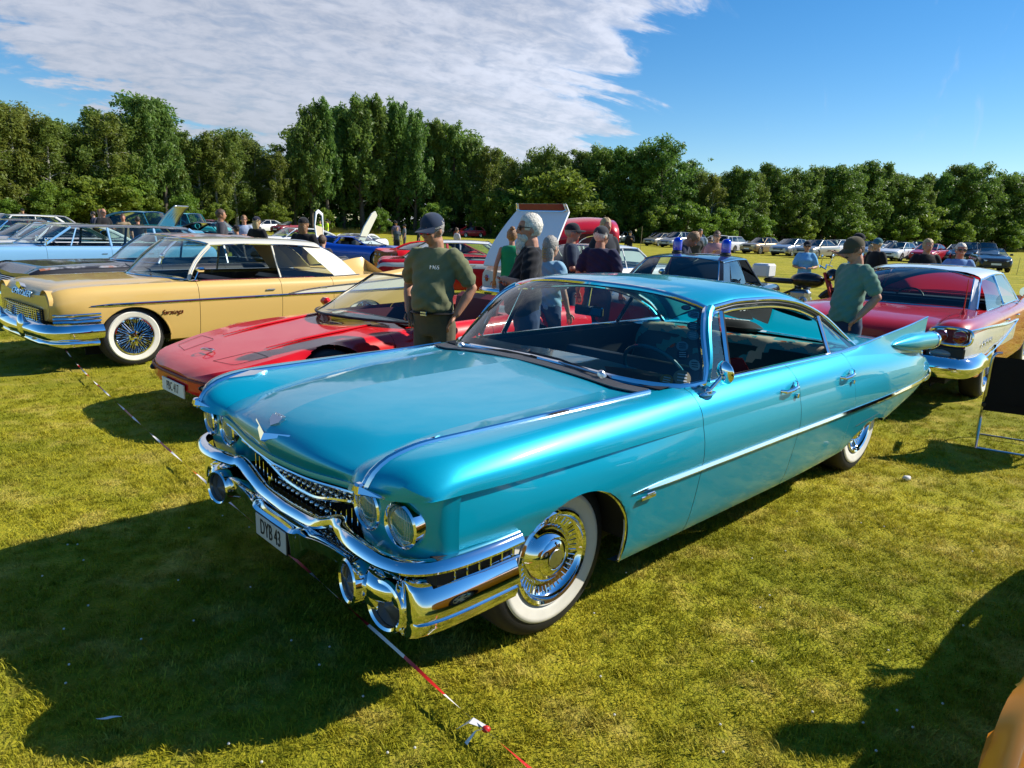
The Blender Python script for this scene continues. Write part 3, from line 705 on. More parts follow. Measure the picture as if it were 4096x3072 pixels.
# ================================================================== turquoise finned sedan
def make_cadillac():
    car = empty('finned_sedan', (CADX, CADY, 0), CADYAW)
    tag(car, 'turquoise finned fifties sedan with whitewall tyres, twin headlights and heavy chrome bumper', 'car', 'classic cars on show')
    TEAL = paint('turquoise_metallic', (.0, .36, .53), metal=.38, rough=.36)
    TEAL_IN = mat('turquoise_vinyl', (.01, .20, .24), .45, vary=.15)
    # ---- rails (left side)
    cre = [(-.30, .973, .824), (-.6, .985, .82), (-1.3, .985, .815), (-1.8, .985, .81), (-2.84, .985, .80), (-3.66, .98, .785), (-4.25, .968, .77), (-4.8, .945, .745), (-5.3, .905, .71), (-5.7, .85, .645)]
    b0 = [(-.30, .90, .565), (-.60, .92, .575), (-1.15, .87, .30), (-1.3, .86, .235), (-2.84, .86, .235), (-3.66, .86, .255), (-4.25, .86, .30), (-4.8, .84, .365), (-5.3, .82, .43), (-5.7, .79, .495)]
    b1 = [(-.30, .950, .57), (-.60, .965, .58), (-1.15, .935, .31), (-1.3, .92, .245), (-2.84, .92, .245), (-3.66, .92, .265), (-4.25, .91, .31), (-4.8, .885, .375), (-5.3, .86, .44), (-5.7, .82, .50)]
    b2 = [(-.30, .958, .62), (-.6, .977, .63), (-1.15, .96, .40), (-1.3, .956, .345), (-2.84, .956, .345), (-3.66, .952, .355), (-4.25, .945, .39), (-4.8, .925, .44), (-5.3, .89, .49), (-5.7, .84, .535)]
    b3 = [(-.30, .963, .67), (-.6, .987, .68), (-1.15, .997, .615), (-1.3, .997, .60), (-2.84, 1.0, .597), (-3.66, .995, .59), (-4.25, .985, .585), (-4.8, .963, .58), (-5.3, .922, .572), (-5.7, .855, .565)]
    b4 = [(-.30, .966, .74), (-.6, .992, .745), (-1.3, 1.002, .712), (-2.84, 1.003, .705), (-3.66, .998, .695), (-4.25, .986, .685), (-4.8, .962, .668), (-5.3, .922, .645), (-5.7, .855, .605)]
    u0 = [(0, -.197, .965, .826), (-.14, -.25, .972, .826), (-.3, -.33, .974, .824)] + [(x, x, y, z) for x, y, z in cre[1:]]
    u1 = [(0, -.165, .905, .812), (-.06, -.175, .93, .845), (-.14, -.23, .947, .868), (-.3, -.33, .955, .882), (-.6, -.6, .963, .886), (-1.3, -1.3, .963, .885), (-1.8, -1.8, .963, .885), (-2.84, -2.84, .963, .88), (-3.66, -3.66, .955, .865), (-4.25, -4.25, .94, .835), (-4.8, -4.8, .918, .80), (-5.45, -5.45, .875, .74), (-5.7, -5.7, .845, .66)]
    u2 = [(0, -.12, .81, .803), (-.06, -.14, .845, .868), (-.14, -.21, .862, .915), (-.3, -.33, .872, .938), (-.6, -.6, .885, .946), (-1.3, -1.3, .895, .950), (-1.8, -1.8, .905, .950), (-2.84, -2.84, .908, .947), (-3.66, -3.66, .90, .935), (-4.25, -4.25, .893, .895), (-4.8, -4.8, .882, .848), (-5.36, -5.36, .862, .785), (-5.7, -5.7, .83, .668)]
    u3 = [(0, -.07, .73, .815), (-.06, -.115, .735, .882), (-.14, -.195, .74, .925), (-.3, -.335, .745, .946), (-.6, -.6, .755, .950), (-1.3, -1.3, .785, .962), (-1.6, -1.6, .80, .968), (-1.8, -1.8, .835, .972), (-2.2, -2.2, .855, .972), (-2.84, -2.84, .862, .970), (-3.66, -3.66, .86, .964), (-3.9, -3.9, .855, .968), (-4.45, -4.45, .85, 1.004), (-5.0, -5.0, .85, 1.042), (-5.45, -5.45, .85, 1.084)]
    h1 = [(0, -.078, .64, .80), (-.06, -.11, .655, .872), (-.14, -.19, .66, .905), (-.3, -.33, .665, .926), (-.6, -.6, .675, .938), (-1.3, -1.3, .71, .956), (-1.62, -1.62, .72, .966)]
    h2 = [(0, -.135, .565, .790), (-.06, -.14, .56, .822), (-.14, -.19, .555, .852), (-.3, -.33, .56, .885), (-.6, -.6, .585, .922), (-1.0, -1.0, .62, .946), (-1.62, -1.62, .64, .968)]
    h3 = [(0, -.135, .46, .776), (-.06, -.115, .455, .822), (-.14, -.19, .44, .868), (-.3, -.33, .44, .915), (-.6, -.6, .45, .947), (-1.0, -1.0, .47, .966), (-1.62, -1.62, .50, .983)]
    h4 = [(0, -.112, .25, .760), (-.06, -.085, .25, .825), (-.14, -.16, .24, .893), (-.3, -.33, .24, .945), (-.6, -.6, .25, .971), (-1.0, -1.0, .26, .985), (-1.62, -1.62, .27, .998)]
    h5 = [(0, -.098, 0, .755), (-.06, -.068, 0, .832), (-.14, -.145, 0, .909), (-.3, -.33, 0, .963), (-.6, -.6, 0, .988), (-1.0, -1.0, 0, .999), (-1.62, -1.62, 0, 1.009)]
    SP = [-1.80, -2.84, -3.66]
    # ---- lower sides
    xs = np.concatenate([np.linspace(-.30, -1.80, 52), np.linspace(-1.80, -2.84, 20)[1:], np.linspace(-2.84, -3.66, 18)[1:], np.linspace(-3.66, -5.70, 56)[1:]])
    ia, ib, ic, ie = 0, 51, 70, 87
    cin = [(-.30, .951, .814), (-.6, .966, .811), (-1.0, .971, .809), (-1.4, .978, .808)] + [(x, y-.001, z-.001) for x, y, z in cre[3:]]
    b4 = [(-.30, .958, .74), (-.6, .981, .745), (-1.0, .992, .73)] + b4[2:]
    LS = loft([b0, b1, b2, b3, b4, cin, cre], xs, [2, 4, 8, 5, 6, 1], crease=(1, 5))
    ns = len(LS[0])-1
    xs2 = np.concatenate([[0, -.02, -.04, -.06, -.09, -.12, -.16, -.2, -.25, -.3], np.linspace(-.3, -1.80, 40)[1:], np.linspace(-1.80, -2.84, 20)[1:], np.linspace(-2.84, -3.66, 18)[1:]])
    US = loft([u0, u1, u2, u3], xs2, [6, 6, 6])
    nu_ = len(US[0])-1
    ja = 9+39; jb = ja+19; jc = jb+17
    archF = (-.925, .325, .362, .362); archR = (-4.22, .20, .46, .225)
    def merge_panel(name, la, lb, ua, ub, mir, arch=(), gap=.0022):
        """side panel: lower + shoulder joined into one mesh"""
        o1 = panel(name, LS, TEAL, None, (la, lb, 0, ns), arch, mirror=mir, gap=gap)
        o2 = panel(name, US, TEAL, None, (ua, ub, 0, nu_), (), mirror=mir, gap=gap)
        return join(name, [o1, o2], car)
    def join(name, objs, parent):
        b = MB()
        for o in objs:
            me = o.data; b.add([v.co for v in me.vertices], [tuple(p.vertices) for p in me.polygons]); m = me.materials[0]
            bpy.data.objects.remove(o); bpy.data.meshes.remove(me)
        # weld equal points
        ix = {}; V = []; mp = []
        for v in b.v:
            k = tuple(round(c, 4) for c in v)
            if k not in ix: ix[k] = len(V); V.append(v)
            mp.append(ix[k])
        F = [tuple(dict.fromkeys(mp[i] for i in f)) for f in b.f]; F = [f for f in F if len(f) > 2]
        return mesh(name, V, F, m, parent, sharp=26)
    for mir in (False, 'only'):
        merge_panel('front_fender', ia, ib, 0, ja, mir, (archF,))
        d1 = merge_panel('door', ib, ic, ja, jb, mir); d2 = merge_panel('door', ic, ie, jb, jc, mir)
        s = -1 if mir else 1
        for d, hx, hz in ((d1, -2.70, .862), (d2, -3.52, .838)):
            b = MB(); y = .972
            b.tube([(hx+.085, s*(y-.012), hz), (hx+.075, s*(y+.026), hz), (hx+.02, s*(y+.034), hz+.004), (hx-.05, s*(y+.03), hz+.012), (hx-.095, s*(y+.004), hz+.016)], [.008, .010, .011, .012, .008], 8)
            b.tube([(hx-.03, s*(y+.032), hz+.012), (hx-.07, s*(y+.018), hz+.03), (hx-.10, s*(y-.01), hz+.034)], [.006, .008, .005], 6)
            b.lathe([(.014, 0), (.014, .012), (.002, .014)], (hx-.085, s*(y+.014), hz-.045), (0, s, 0), 12)
            b.build('handle', CHROME, d)
    # ---- rear quarter, fin
    QT = loft([u0, u1, u2], np.linspace(-3.66, -5.70, 56), [6, 6])
    f_x = np.linspace(-3.66, -5.45, 46)
    um = [(-3.66, .882, .953), (-4.25, .868, .945), (-4.8, .862, .93), (-5.2, .86, .925), (-5.45, -5.40, .857, .935)]
    u2f = [(x, x if x > -5.4 else x, y, z) for (_, x, y, z) in u2[8:-1]] + [(-5.45, -5.39, .860, .80)]
    u3f = u3[10:]
    fi0 = [(-3.66, .845, .962), (-4.45, .828, 1.0), (-5.0, .828, 1.036), (-5.45, .832, 1.076)]
    fi1 = [(-3.66, .80, .955), (-4.45, .80, .95), (-5.0, .805, .945), (-5.45, -5.42, .812, .93)]
    fi2 = [(-3.66, .74, .955), (-4.1, .73, .945), (-4.45, .72, .91), (-5.0, .72, .885), (-5.45, -5.42, .72, .845)]
    FIN = loft([u2f, um, u3f, fi0, fi1, fi2], f_x, [5, 6, 2, 4, 4], crease=(2, 3))
    for mir in (False, 'only'):
        o1 = panel('rear_fender', LS, TEAL, None, (ie, len(xs)-1, 0, ns), (archR,), mirror=mir, gap=.0)
        o2 = panel('rear_fender', QT, TEAL, None, None, (), mirror=mir)
        o3 = panel('rear_fender', FIN, TEAL, None, None, (), mirror=mir)
        s = -1 if mir else 1
        # closing faces of the fin's rear edge
        e = FIN[-1]; b = MB(); b.add([(p.x, s*p.y, p.z) for p in e], [tuple(range(len(e)))]); o4 = b.build('x', TEAL)
        rf = join('rear_fender', [o1, o2, o3, o4], car)
        # rocket shaped lamp housing on the fin
        b = MB(); n = 15; cx = [-4.62-.86*k/n for k in range(n+1)]
        rings = []
        for k, x in enumerate(cx):
            t = k/n; r = .072*min(1, (t*2.0)**.6) if t > 0 else .002
            c = Vector((x, s*(.872+.012*t), .925-.035*t)); rings.append([c+Vector((0, s*r*.95*math.cos(a), r*math.sin(a))) for a in [2*math.pi*q/18 for q in range(18)]])
        b.grid(rings, closed_v=True); b.build('lamp_housing', TEAL, rf)
        b = MB(); b.lathe([(.072, 0), (.076, .008), (.074, .045), (.06, .055)], (-5.48, s*.884, .89), (-1, 0, -.04), 24); b.build('lamp_ring', CHROME, rf)
        for dz in (.028, -.022):
            b = MB(); b.lathe([(.026, 0), (.024, .03), (.012, .058), (.001, .066)], (-5.52, s*.884, .888+dz), (-1, 0, 0), 14); b.build('tail_light', REDLENS, rf)
        # bumper pod at the tail
        b = MB(); rings = []
        for t, k in ((0, 1.0), (.3, 1.03), (.7, .96), (1.0, .7), (1.12, .3), (1.14, .02)):
            rings.append([Vector((-5.675-.075*t, s*(.79+.082*k*math.cos(a)), .572+.083*k*math.sin(a)-.01*t)) for a in [2*math.pi*q/24 for q in range(24)]])
        b.grid(rings, closed_v=True); b.build('bumper_pod', CHROME, rf)
        b = MB(); b.tube([(x, s*(y+.001), z+.003) for x, y, z in Rail(u3f)(np.linspace(-3.7, -5.44, 20))], .006, 6); b.build('fin_trim', CHROME, rf)
    # ---- trunk lid and rear panel
    dk = [[(-4.05, .735, .952), (-4.45, .722, .905), (-5.0, .722, .88), (-5.45, -5.42, .722, .84)], [(-4.05, .45, .965), (-4.45, .45, .935), (-5.0, .45, .905), (-5.45, .45, .86)], [(-4.05, 0, .968), (-4.45, 0, .942), (-5.0, 0, .913), (-5.45, 0, .868)]]
    DK = loft(dk, np.linspace(-4.05, -5.45, 20), [6, 6]); panel('trunk_lid', DK, TEAL, car, mirror=True)
    b = MB(); b.grid([line((-5.44, -.80, .85), (-5.44, .80, .85), 5), line((-5.52, -.82, .6), (-5.52, .82, .6), 5), line((-5.45, -.8, .42), (-5.45, .8, .42), 5)]); b.build('rear_panel', TEAL, car)
    b = MB(); b.tube(crom([(-5.60, -.76, .55), (-5.66, -.4, .52), (-5.67, 0, .52), (-5.66, .4, .52), (-5.60, .76, .55)], 4), .055, 10, flat=1.2); b.build('rear_bumper', CHROME, car)
    # ---- hood
    xh = np.concatenate([[0, -.02, -.04, -.06, -.09, -.12, -.16, -.2, -.25, -.3], np.linspace(-.3, -1.50, 28)[1:]])
    HF = loft([u3, h1, h2], xh, [4, 6]); HD = loft([h2, h3, h4, h5], xh, [5, 6, 6])
    hf = panel('inner_fender_top', HF, TEAL, car, mirror=True); hood = panel('hood', HD, TEAL, car, mirror=True, sharp=60)
    b = MB(); p0 = [HD[0][j] for j in range(len(HD[0]))]; path = [Vector((p.x+.004, p.y, p.z-.012)) for p in p0]; path = (path+[Vector((p.x, -p.y, p.z)) for p in path[::-1][1:]])[::-1]
    b.sweep(path, [(-.012, .012), (.002, .012), (.005, 0), (.002, -.010), (-.012, -.010)]); b.build('hood_lip', TEAL, hood)
    b = MB(); path2 = [p-Vector((.016, 0, .030)) for p in path]; b.sweep(path2, [(-.010, .005), (.004, .005), (.007, 0), (.004, -.005), (-.010, -.005)]); b.build('lower_lip', CHROME, hood)
    # V emblem and crest, standing on the hood front
    hr = Rail(h5)
    def hood_at(s, y):
        i = min(range(len(xh)), key=lambda k: abs(xh[k]-s)); row = HD[i]
        yy = [p.y for p in row][::-1]; return Vector((np.interp(abs(y), yy, [p.x for p in row][::-1]), y, np.interp(abs(y), yy, [p.z for p in row][::-1])))
    b = MB()
    for s in (1, -1):
        a = Vector((-.066, 0, .818)); c = Vector((-.118, s*.155, .862)); n = Vector((.85, 0, .5)).normalized()
        pts = [a+n*.014, c+n*.006]; 
        t = Vector((-.45, 0, .86))
        b.prism([a-n*.012, c-n*.012, c+t*.006-n*.012, a+t*.034-n*.012], n*.026)
    b.build('v_emblem', CHROME, hood)
    b = MB()
    c0 = Vector((-.125, 0, .897)); n = Vector((.72, 0, .69)).normalized(); t = Vector((-.69, 0, .72))
    b.prism([c0+Vector((0, y, 0))+t*z-n*.012 for y, z in ((-.045, .02), (-.04, -.005), (0, -.03), (.04, -.005), (.045, .02), (.03, .016), (.015, .026), (0, .018), (-.015, .026), (-.03, .016))], n*.02)
    for k in range(-3, 4): b.ell(c0+Vector((0, k*.013, 0))+t*.028, (.005, .005, .005), 6, 4)
    b.build('crest', ALU, hood)
    # ---- fender chrome strips and ornaments
    rr = Rail(u3); ss = np.concatenate([[0, -.02, -.04, -.06, -.09, -.12, -.16, -.2, -.25, -.3], np.linspace(-.3, -1.60, 26)[1:]])
    for s in (1, -1):
        P = [Vector((x, s*y, z+.002)) for x, y, z in rr(ss)]
        w = [.010+.006*min(1, max(0, 1-(abs(q)-.0)/.5)) for q in ss]
        b = MB(); rings = []
        for i, p in enumerate(P):
            a = P[max(i-1, 0)]; c = P[min(i+1, len(P)-1)]; t = (c-a).normalized(); side = Vector((0, 1, 0)); side = (side-t*side.dot(t)).normalized(); up = t.cross(side) if t.cross(side).z > 0 else side.cross(t)
            rings.append([p+side*q*w[i]+up*h for q, h in ((-1.15, -.006), (-.7, .007), (0, .011), (.7, .007), (1.15, -.006))])
        b.grid(rings); b.f.append((0, 1, 2, 3, 4)); b.m.append(0); fs = b.build('fender_strip', CHROME, car)
        # small winged badge at the tip, amber-free chevron higher up
        b = MB()
        for q in (1, -1):
            pts = [Vector((-.070, s*.73+q*.015, .842)), Vector((-.108, s*.73+q*.095, .822)), Vector((-.104, s*.73+q*.097, .816)), Vector((-.062, s*.73+q*.02, .818))]
            b.prism(pts, Vector((.012, 0, .008)))
        b.box((-.068, s*.73, .832), (.03, .034, .046), bev=.008); b.build('wing_badge', CHROME, fs)
        b = MB(); b.prism([Vector((-.22, s*.715, .922)), Vector((-.34, s*.685, .930)), Vector((-.42, s*.715, .940)), Vector((-.34, s*.735, .944))], Vector((0, 0, .014))); b.build('chevron', CHROME, fs)
    # ---- headlamp panel and lamps
    pl = crom([(-.31, .968, 0), (-.245, .945, 0), (-.195, .89, 0), (-.172, .82, 0), (-.168, .72, 0), (-.172, .62, 0), (-.185, .545, 0), (-.25, .515, 0), (-.36, .50, 0)], 5)
    for mir in (1, -1):
        G = []
        for z, off in ((.555, -.02), (.60, .0), (.70, .004), (.785, .0), (.835, -.015)):
            G.append([Vector((p.x+off*.6, mir*(p.y), z)) for p in pl])
        b = MB(); b.grid(G, flip=mir < 0); hp = b.build('headlight_panel', TEAL, car)
        for (x, y, z) in ((-.178, .832, .710), (-.180, .622, .705)):
            b = MB(); ax = Vector((1, mir*(.10 if y > .7 else 0.0), -.02))
            b.lathe([(.083, -.06), (.086, .0), (.084, .018), (.077, .024), (.070, .016), (.067, -.01)], (x, mir*y, z), ax, 36); hl = b.build('headlight', CHROME, car)
            b = MB(); b.lathe([(.069, .002), (.055, .016), (.032, .025), (.001, .029)], (x, mir*y, z), ax, 28); b.build('lens', LENS, hl)
            b = MB(); b.lathe([(.069, -.004), (.05, -.03), (.03, -.045), (.001, -.05)], (x, mir*y, z), ax, 28); b.build('reflector', ALU, hl)
            b = MB(); b.lathe([(.014, .0), (.014, -.04), (.001, .004)], (x, mir*y, z), ax, 10)
            for k in range(-8, 9):
                yy = k*.0082; hgt = math.sqrt(max(.0, .066**2-yy**2)); b.tube([Vector((x+.018, mir*y+yy, z-hgt)), Vector((x+.026-abs(yy)*.1, mir*y+yy, z)), Vector((x+.018, mir*y+yy, z+hgt))], .0005, 4, caps=False)
            b.build('bulb_and_flutes', mat('lamp_flute', (.75, .78, .8), .2), hl)
    # chin panel under the lamps (turquoise)
    # ---- grille
    g = MB()
    back = [(-.60, -.40, .80), (-.50, -.33, .8)]
    b = MB(); b.box((-.42, 0, .60), (.12, 1.72, .36)); b.build('grille_backing', DARK, car)
    def bar_path(zc, ze, x, yk=.25, yu=.46):
        q = [(x, 0, zc), (x, yk*.9, zc), (x+.004, yk*1.05, zc+.01), (x+.006, yu*.97, ze-.012), (x+.004, yu*1.07, ze)]
        return q
    # main bar: side end -> under lamps -> dip -> centre
    half = [(-.585, .985, .600), (-.42, .988, .597), (-.25, .970, .592), (-.155, .915, .588), (-.112, .82, .586), (-.100, .70, .588), (-.108, .58, .592), (-.135, .49, .588), (-.150, .43, .592), (-.160, .29, .535), (-.160, .20, .515), (-.155, 0, .508)]
    hc = crom(half, 5); full = [Vector(p) for p in hc] + [Vector((p.x, -p.y, p.z)) for p in hc[::-1][1:]]
    prof = [(-.020, .022), (-.006, .024), (.008, .018), (.020, .004), (.026, -.010), (.022, -.020), (.006, -.024), (-.020, -.022)]
    b = MB(); b.sweep(full[::-1], prof); bar = b.build('grille_bar', CHROME, car)
    half = [(-.19, .50, .680), (-.21, .40, .648), (-.22, .29, .618), (-.222, .14, .580), (-.218, 0, .575)]
    hc = crom(half, 5); fu = [Vector(p) for p in hc] + [Vector((p.x, -p.y, p.z)) for p in hc[::-1][1:]]
    b = MB(); b.tube(fu, .011, 8); b.build('thin_bar', CHROME, car)
    # bullets on a wire lattice
    bul = MB(); bul.lathe([(.004, -.05), (.005, -.012), (.0095, -.006), (.0105, .006), (.007, .013), (.001, .016)], (0, 0, 0), (1, 0, 0), 8)
    first = None; wires = MB()
    rows = [(.735, .47), (.705, .47), (.675, .46), (.645, .42), (.615, .30), (.548, .24), (.450, .40), (.425, .46), (.40, .48), (.375, .5)]
    cnt = 0
    for k, (z, ym) in enumerate(rows):
        n = int(ym/.042); off = .021 if k % 2 else 0
        wires.tube([(-.245, -ym-.02, z), (-.245, ym+.02, z)], .0022, 4)
        for i in range(-n, n+1):
            y = i*.042+off
            if abs(y) > ym: continue
            zz = z
            if first is None: first = bul.build('grille_stud', CHROME, car); o = first
            else: o = first.copy(); COL.objects.link(o); o.parent = car
            o.location = (-.225, y, zz); cnt += 1
    for i in range(-12, 13): wires.tube([(-.247, i*.042, .36), (-.247, i*.042, .755)], .0018, 4)
    wires.build('grille_lattice', CHROME, car)
    # ---- front bumper
    cb = MB()
    hc = crom([(-.100, 0, .412), (-.101, .13, .412), (-.104, .185, .420), (-.118, .215, .438), (-.130, .30, .456), (-.135, .42, .468), (-.138, .52, .468), (-.16, .60, .455)], 4)
    full = [Vector(p) for p in hc] + [Vector((p.x, -p.y, p.z)) for p in hc[::-1][1:]]
    rings = []
    for p in full:
        a = abs(p.y); h = .064 if a < .185 else (.064-.032*min(1, (a-.185)/.06))
        t = .03
        rings.append([p+Vector(q) for q in ((-t, 0, h*.96), (.006, 0, h), (.018, 0, h*.8), (.016, 0, h*.30), (.013, 0, -h*.3), (.012, 0, -h*.8), (-.004, 0, -h*1.05), (-t, 0, -h*.9))])
    cb.grid(rings, closed_v=True); bp = cb.build('front_bumper', CHROME, car)
    for s in (1, -1):
        # twin nacelles
        b = MB()
        b.lathe([(.055, -.26), (.080, -.20), (.094, -.12), (.100, -.05), (.101, -.015), (.097, .004), (.088, .008), (.079, .002), (.077, -.015)], (-.135, s*.775, .392), (1, s*.12, .02), 36)
        b.lathe([(.05, -.24), (.07, -.16), (.082, -.08), (.086, -.02), (.085, .0), (.078, .006), (.070, .0), (.068, -.02)], (-.092, s*.600, .430), (1, -s*.18, .02), 32)
        pod = b.build('lamp_nacelle', CHROME, bp)
        for (c, r, ax) in (((-.135, s*.775, .392), .079, (1, s*.12, .02)), ((-.092, s*.600, .430), .07, (1, -s*.18, .02))):
            b = MB()
            n = 22
            for k in range(n):
                r0, r1 = r*(1-k/n), r*(1-(k+1)/n)
                b.lathe([(r0, -.022+.022*(k/n)), ((r0+r1)/2, -.017+.022*(k/n)), (max(r1, .0005), -.022+.022*((k+1)/n))], c, ax, 28)
            b.build('fog_lamp_lens', mat('fog_lens', (.16, .17, .18), .12, coat=1.0), bp)
        # saddle between the two nacelles and over them
        b = MB(); b.ell((-.215, s*.70, .440), (.115, .14, .075), 18, 12); b.ell((-.17, s*.685, .405), (.06, .055, .085), 14, 8); b.ell((-.26, s*.82, .43), (.12, .10, .085), 16, 10); b.build('bumper_saddle', CHROME, bp)
        # wing round the corner
        path = crom([(-.19, .79, .43), (-.152, .875, .430), (-.165, .935, .432), (-.24, .968, .440), (-.36, .985, .450), (-.575, .992, .460)], 5)
        rings = []
        for k, p in enumerate(path):
            t = k/(len(path)-1)
            nrm = Vector((max(0, .8*(1-t*3)), 1, 0)).normalized()
            hb = -.085-.0*t; ht = .085
            q = [(-.10, -.112), (-.06, -.122), (-.028, -.116), (-.008, -.098), (.002, -.075), (.004, -.056), (-.003, -.051), (.004, -.045), (.010, -.034), (.010, -.012), (.000, .022), (-.018, .058), (-.036, .080), (-.06, .088)]
            rings.append([Vector((p.x, s*p.y, p.z))+Vector((nrm.x*a, s*nrm.y*a, zz)) for a, zz in q])
        b = MB(); b.grid(rings, flip=s < 0); e = rings[-1]; nn = len(b.v); b.add(e, [tuple(range(len(e)))]); e = rings[0]; b.add(e, [tuple(range(len(e)))])
        b.build('bumper_wing', CHROME, bp)
        b = MB(); b.tube([(-.56, s*1.006, .540), (-.40, s*.998, .534), (-.27, s*.978, .524)], [.010, .010, .003], 6, flat=.6); b.build('wing_bead', CHROME, bp)
        # side grille between bar and wing
        b = MB(); b.box((-.40, s*.935, .565), (.36, .06, .10)); b.build('side_grille_backing', DARK, bp)
        b = MB()
        for k in range(6): b.tube([(-.29-.055*k, s*.972, .52), (-.29-.055*k, s*.972, .60)], .003, 5)
        b.tube([(-.26, s*.972, .562), (-.585, s*.974, .566)], .003, 5); b.build('side_grille', CHROME, bp)
    # plate
    b = MB(); b.box((-.080, 0, .410), (.006, .28, .098), bev=.002); pt = b.build('license_plate', mat('plate_white', (.55, .55, .53), .4), car)
    b = MB(); b.box((-.083, 0, .410), (.006, .29, .108), bev=.002); b.build('plate_frame', BLACKP, pt)
    text_mesh('lettering', 'DYB 43', .098, BLACKP, pt, Vector((-.0755, .004, .410)), frame_rot((0, 1, 0), (0, 0, 1)), .001, sx=.62)
    # ---- wheel arches trim and inner dark wells
    for s in (1, -1):
        b = MB(); pts = []
        for k in range(29):
            a = D2R(46+(196-46)*k/28); x = -.925+.362*math.cos(a); z = .325+.362*math.sin(a)
            if z < .25: z = .25
            pts.append((x, s*(.968 if z > .5 else .968-.045*(.5-z)/.25), z))
        b.tube(pts, .008, 6); b.build('arch_trim', CHROME, car)
        for ax, az, r in ((-.925, .34, .40), (-4.25, .34, .42)):
            b = MB(); n = 14; rings = []
            for k in range(n+1):
                a = math.pi*k/n; rings.append([Vector((ax+r*math.cos(a), s*.945 if ax > -2 else s*.90, az+r*.9*math.sin(a))), Vector((ax+r*math.cos(a), s*.45, az+r*.9*math.sin(a)))])
            b.grid(rings); b.box((ax, s*.45, az+.1), (r*2, .01, r*1.2)); b.build('wheel_well', DARK, car)
    # ---- side mouldings
    for s in (1, -1):
        P = [Vector((x, s*(y+.004), z)) for x, y, z in Rail(b3)(np.linspace(-1.25, -5.68, 50))]
        P = [Vector((p.x, p.y, .603 if p.x > -2.8 else p.z+.004)) for p in P]
        w = [min(.0145, .003+.07*i/49*3) for i in range(50)]
        b = MB(); b.grid([[p+Vector((0, s*o*q/.02, z*q/.02)) for o, z in ((-.004, .020), (.004, .018), (.013, -.006), (.010, -.014), (-.004, -.016))] for p, q in zip(P, w)], flip=s < 0); b.build('side_moulding', CHROME, car)
        b = MB(); b.box((-1.36, s*1.004, .565), (.11, .008, .020), bev=.003); b.box((-1.37, s*1.008, .580), (.06, .008, .012), bev=.003); b.build('script_badge', CHROME, car)
        P = [Vector((x, s*(y+.002), z+.004)) for x, y, z in Rail(u3)(np.linspace(-1.95, -3.95, 30))]
        b = MB(); b.tube(P, .017, 8, flat=.6); b.build('belt_moulding', CHROME, car)
        # fuel flap outline
        b = MB(); q = [(-3.72, .50), (-4.05, .535), (-4.30, .545), (-4.33, .51), (-4.28, .47), (-3.80, .455)]
        P = [Vector((x, s*(.978 if x > -4 else .962), z)) for x, z in q]; b.tube(crom(P, 4), .0016, 4); b.build('flap_seam', DARK, car)
    # ---- greenhouse
    wb = [(-1.62, 0, 1.006), (-1.622, .28, 1.0), (-1.635, .55, .988), (-1.69, .72, .978), (-1.79, .845, .973), (-1.93, .886, .985)]
    wt = [(-2.10, 0, 1.402), (-2.108, .28, 1.397), (-2.128, .48, 1.380), (-2.150, .62, 1.352), (-2.160, .69, 1.333), (-2.168, .715, 1.322)]
    wp = [(-1.93, .886, .985), (-1.962, .874, 1.05), (-1.99, .838, 1.13), (-2.025, .80, 1.20), (-2.085, .758, 1.275), (-2.168, .715, 1.322)]
    nb = 15; B = resample(crom(wb, 6), nb); T = resample(crom(wt, 6), nb); Rp = resample(crom(wp, 6), 11)
    Cn = [Vector((-1.62-.48*t-.02*math.sin(math.pi*t)*-1, 0, 1.006+.396*t)) for t in [k/10 for k in range(11)]]
    G = coons(B, T, Cn, Rp); b = MB(); b.grid(G); b.mirror(); ws = b.build('windshield', GLASS, car)
    fullB = [Vector((p.x, -p.y, p.z)) for p in B[::-1]] + B[1:]; fullT = [Vector((p.x, -p.y, p.z)) for p in T[::-1]] + T[1:]
    loop = fullB + Rp[1:-1] + fullT[::-1] + [Vector((p.x, -p.y, p.z)) for p in Rp[::-1][1:-1]]
    b = MB(); b.tube(loop, .017, 8, closed=True); b.build('windshield_trim', CHROME, ws)
    cen = sum(loop, Vector())/len(loop)
    b = MB(); b.tube([p.lerp(cen, .028)-Vector((.002, 0, .0)) for p in loop], .011, 6, closed=True); b.build('rubber_seal', BLACK, ws)
    # roof
    dr = [(-2.168, -2.168, .722, 1.322), (-2.28, -2.28, .736, 1.338), (-2.45, -2.45, .740, 1.352), (-2.76, -2.76, .740, 1.349), (-3.1, -3.1, .735, 1.320), (-3.42, -3.42, .735, 1.253), (-3.70, -3.70, .742, 1.155), (-3.92, -3.92, .775, 1.035), (-4.05, -4.05, .80, .962)]
    ra = [(-2.168, -2.150, .66, 1.350), (-2.28, -2.28, .672, 1.372), (-2.45, -2.45, .678, 1.386), (-2.76, -2.76, .678, 1.384), (-3.1, -3.1, .672, 1.357), (-3.42, -3.42, .67, 1.295), (-3.70, -3.70, .68, 1.195), (-3.92, -3.92, .715, 1.07), (-4.05, -4.05, .745, .962)]
    rb = [(-2.168, -2.128, .48, 1.382), (-2.28, -2.28, .485, 1.402), (-2.45, -2.45, .49, 1.413), (-2.76, -2.76, .49, 1.413), (-3.1, -3.1, .485, 1.392), (-3.42, -3.42, .48, 1.345), (-3.70, -3.72, .49, 1.245), (-3.92, -4.0, .55, 1.07), (-4.05, -4.12, .58, .962)]
    rc = [(-2.168, -2.10, 0, 1.405), (-2.28, -2.28, 0, 1.422), (-2.45, -2.45, 0, 1.432), (-2.76, -2.76, 0, 1.433), (-3.1, -3.1, 0, 1.415), (-3.42, -3.42, 0, 1.372), (-3.70, -3.74, 0, 1.272), (-3.92, -4.05, 0, 1.09), (-4.05, -4.18, 0, .968)]
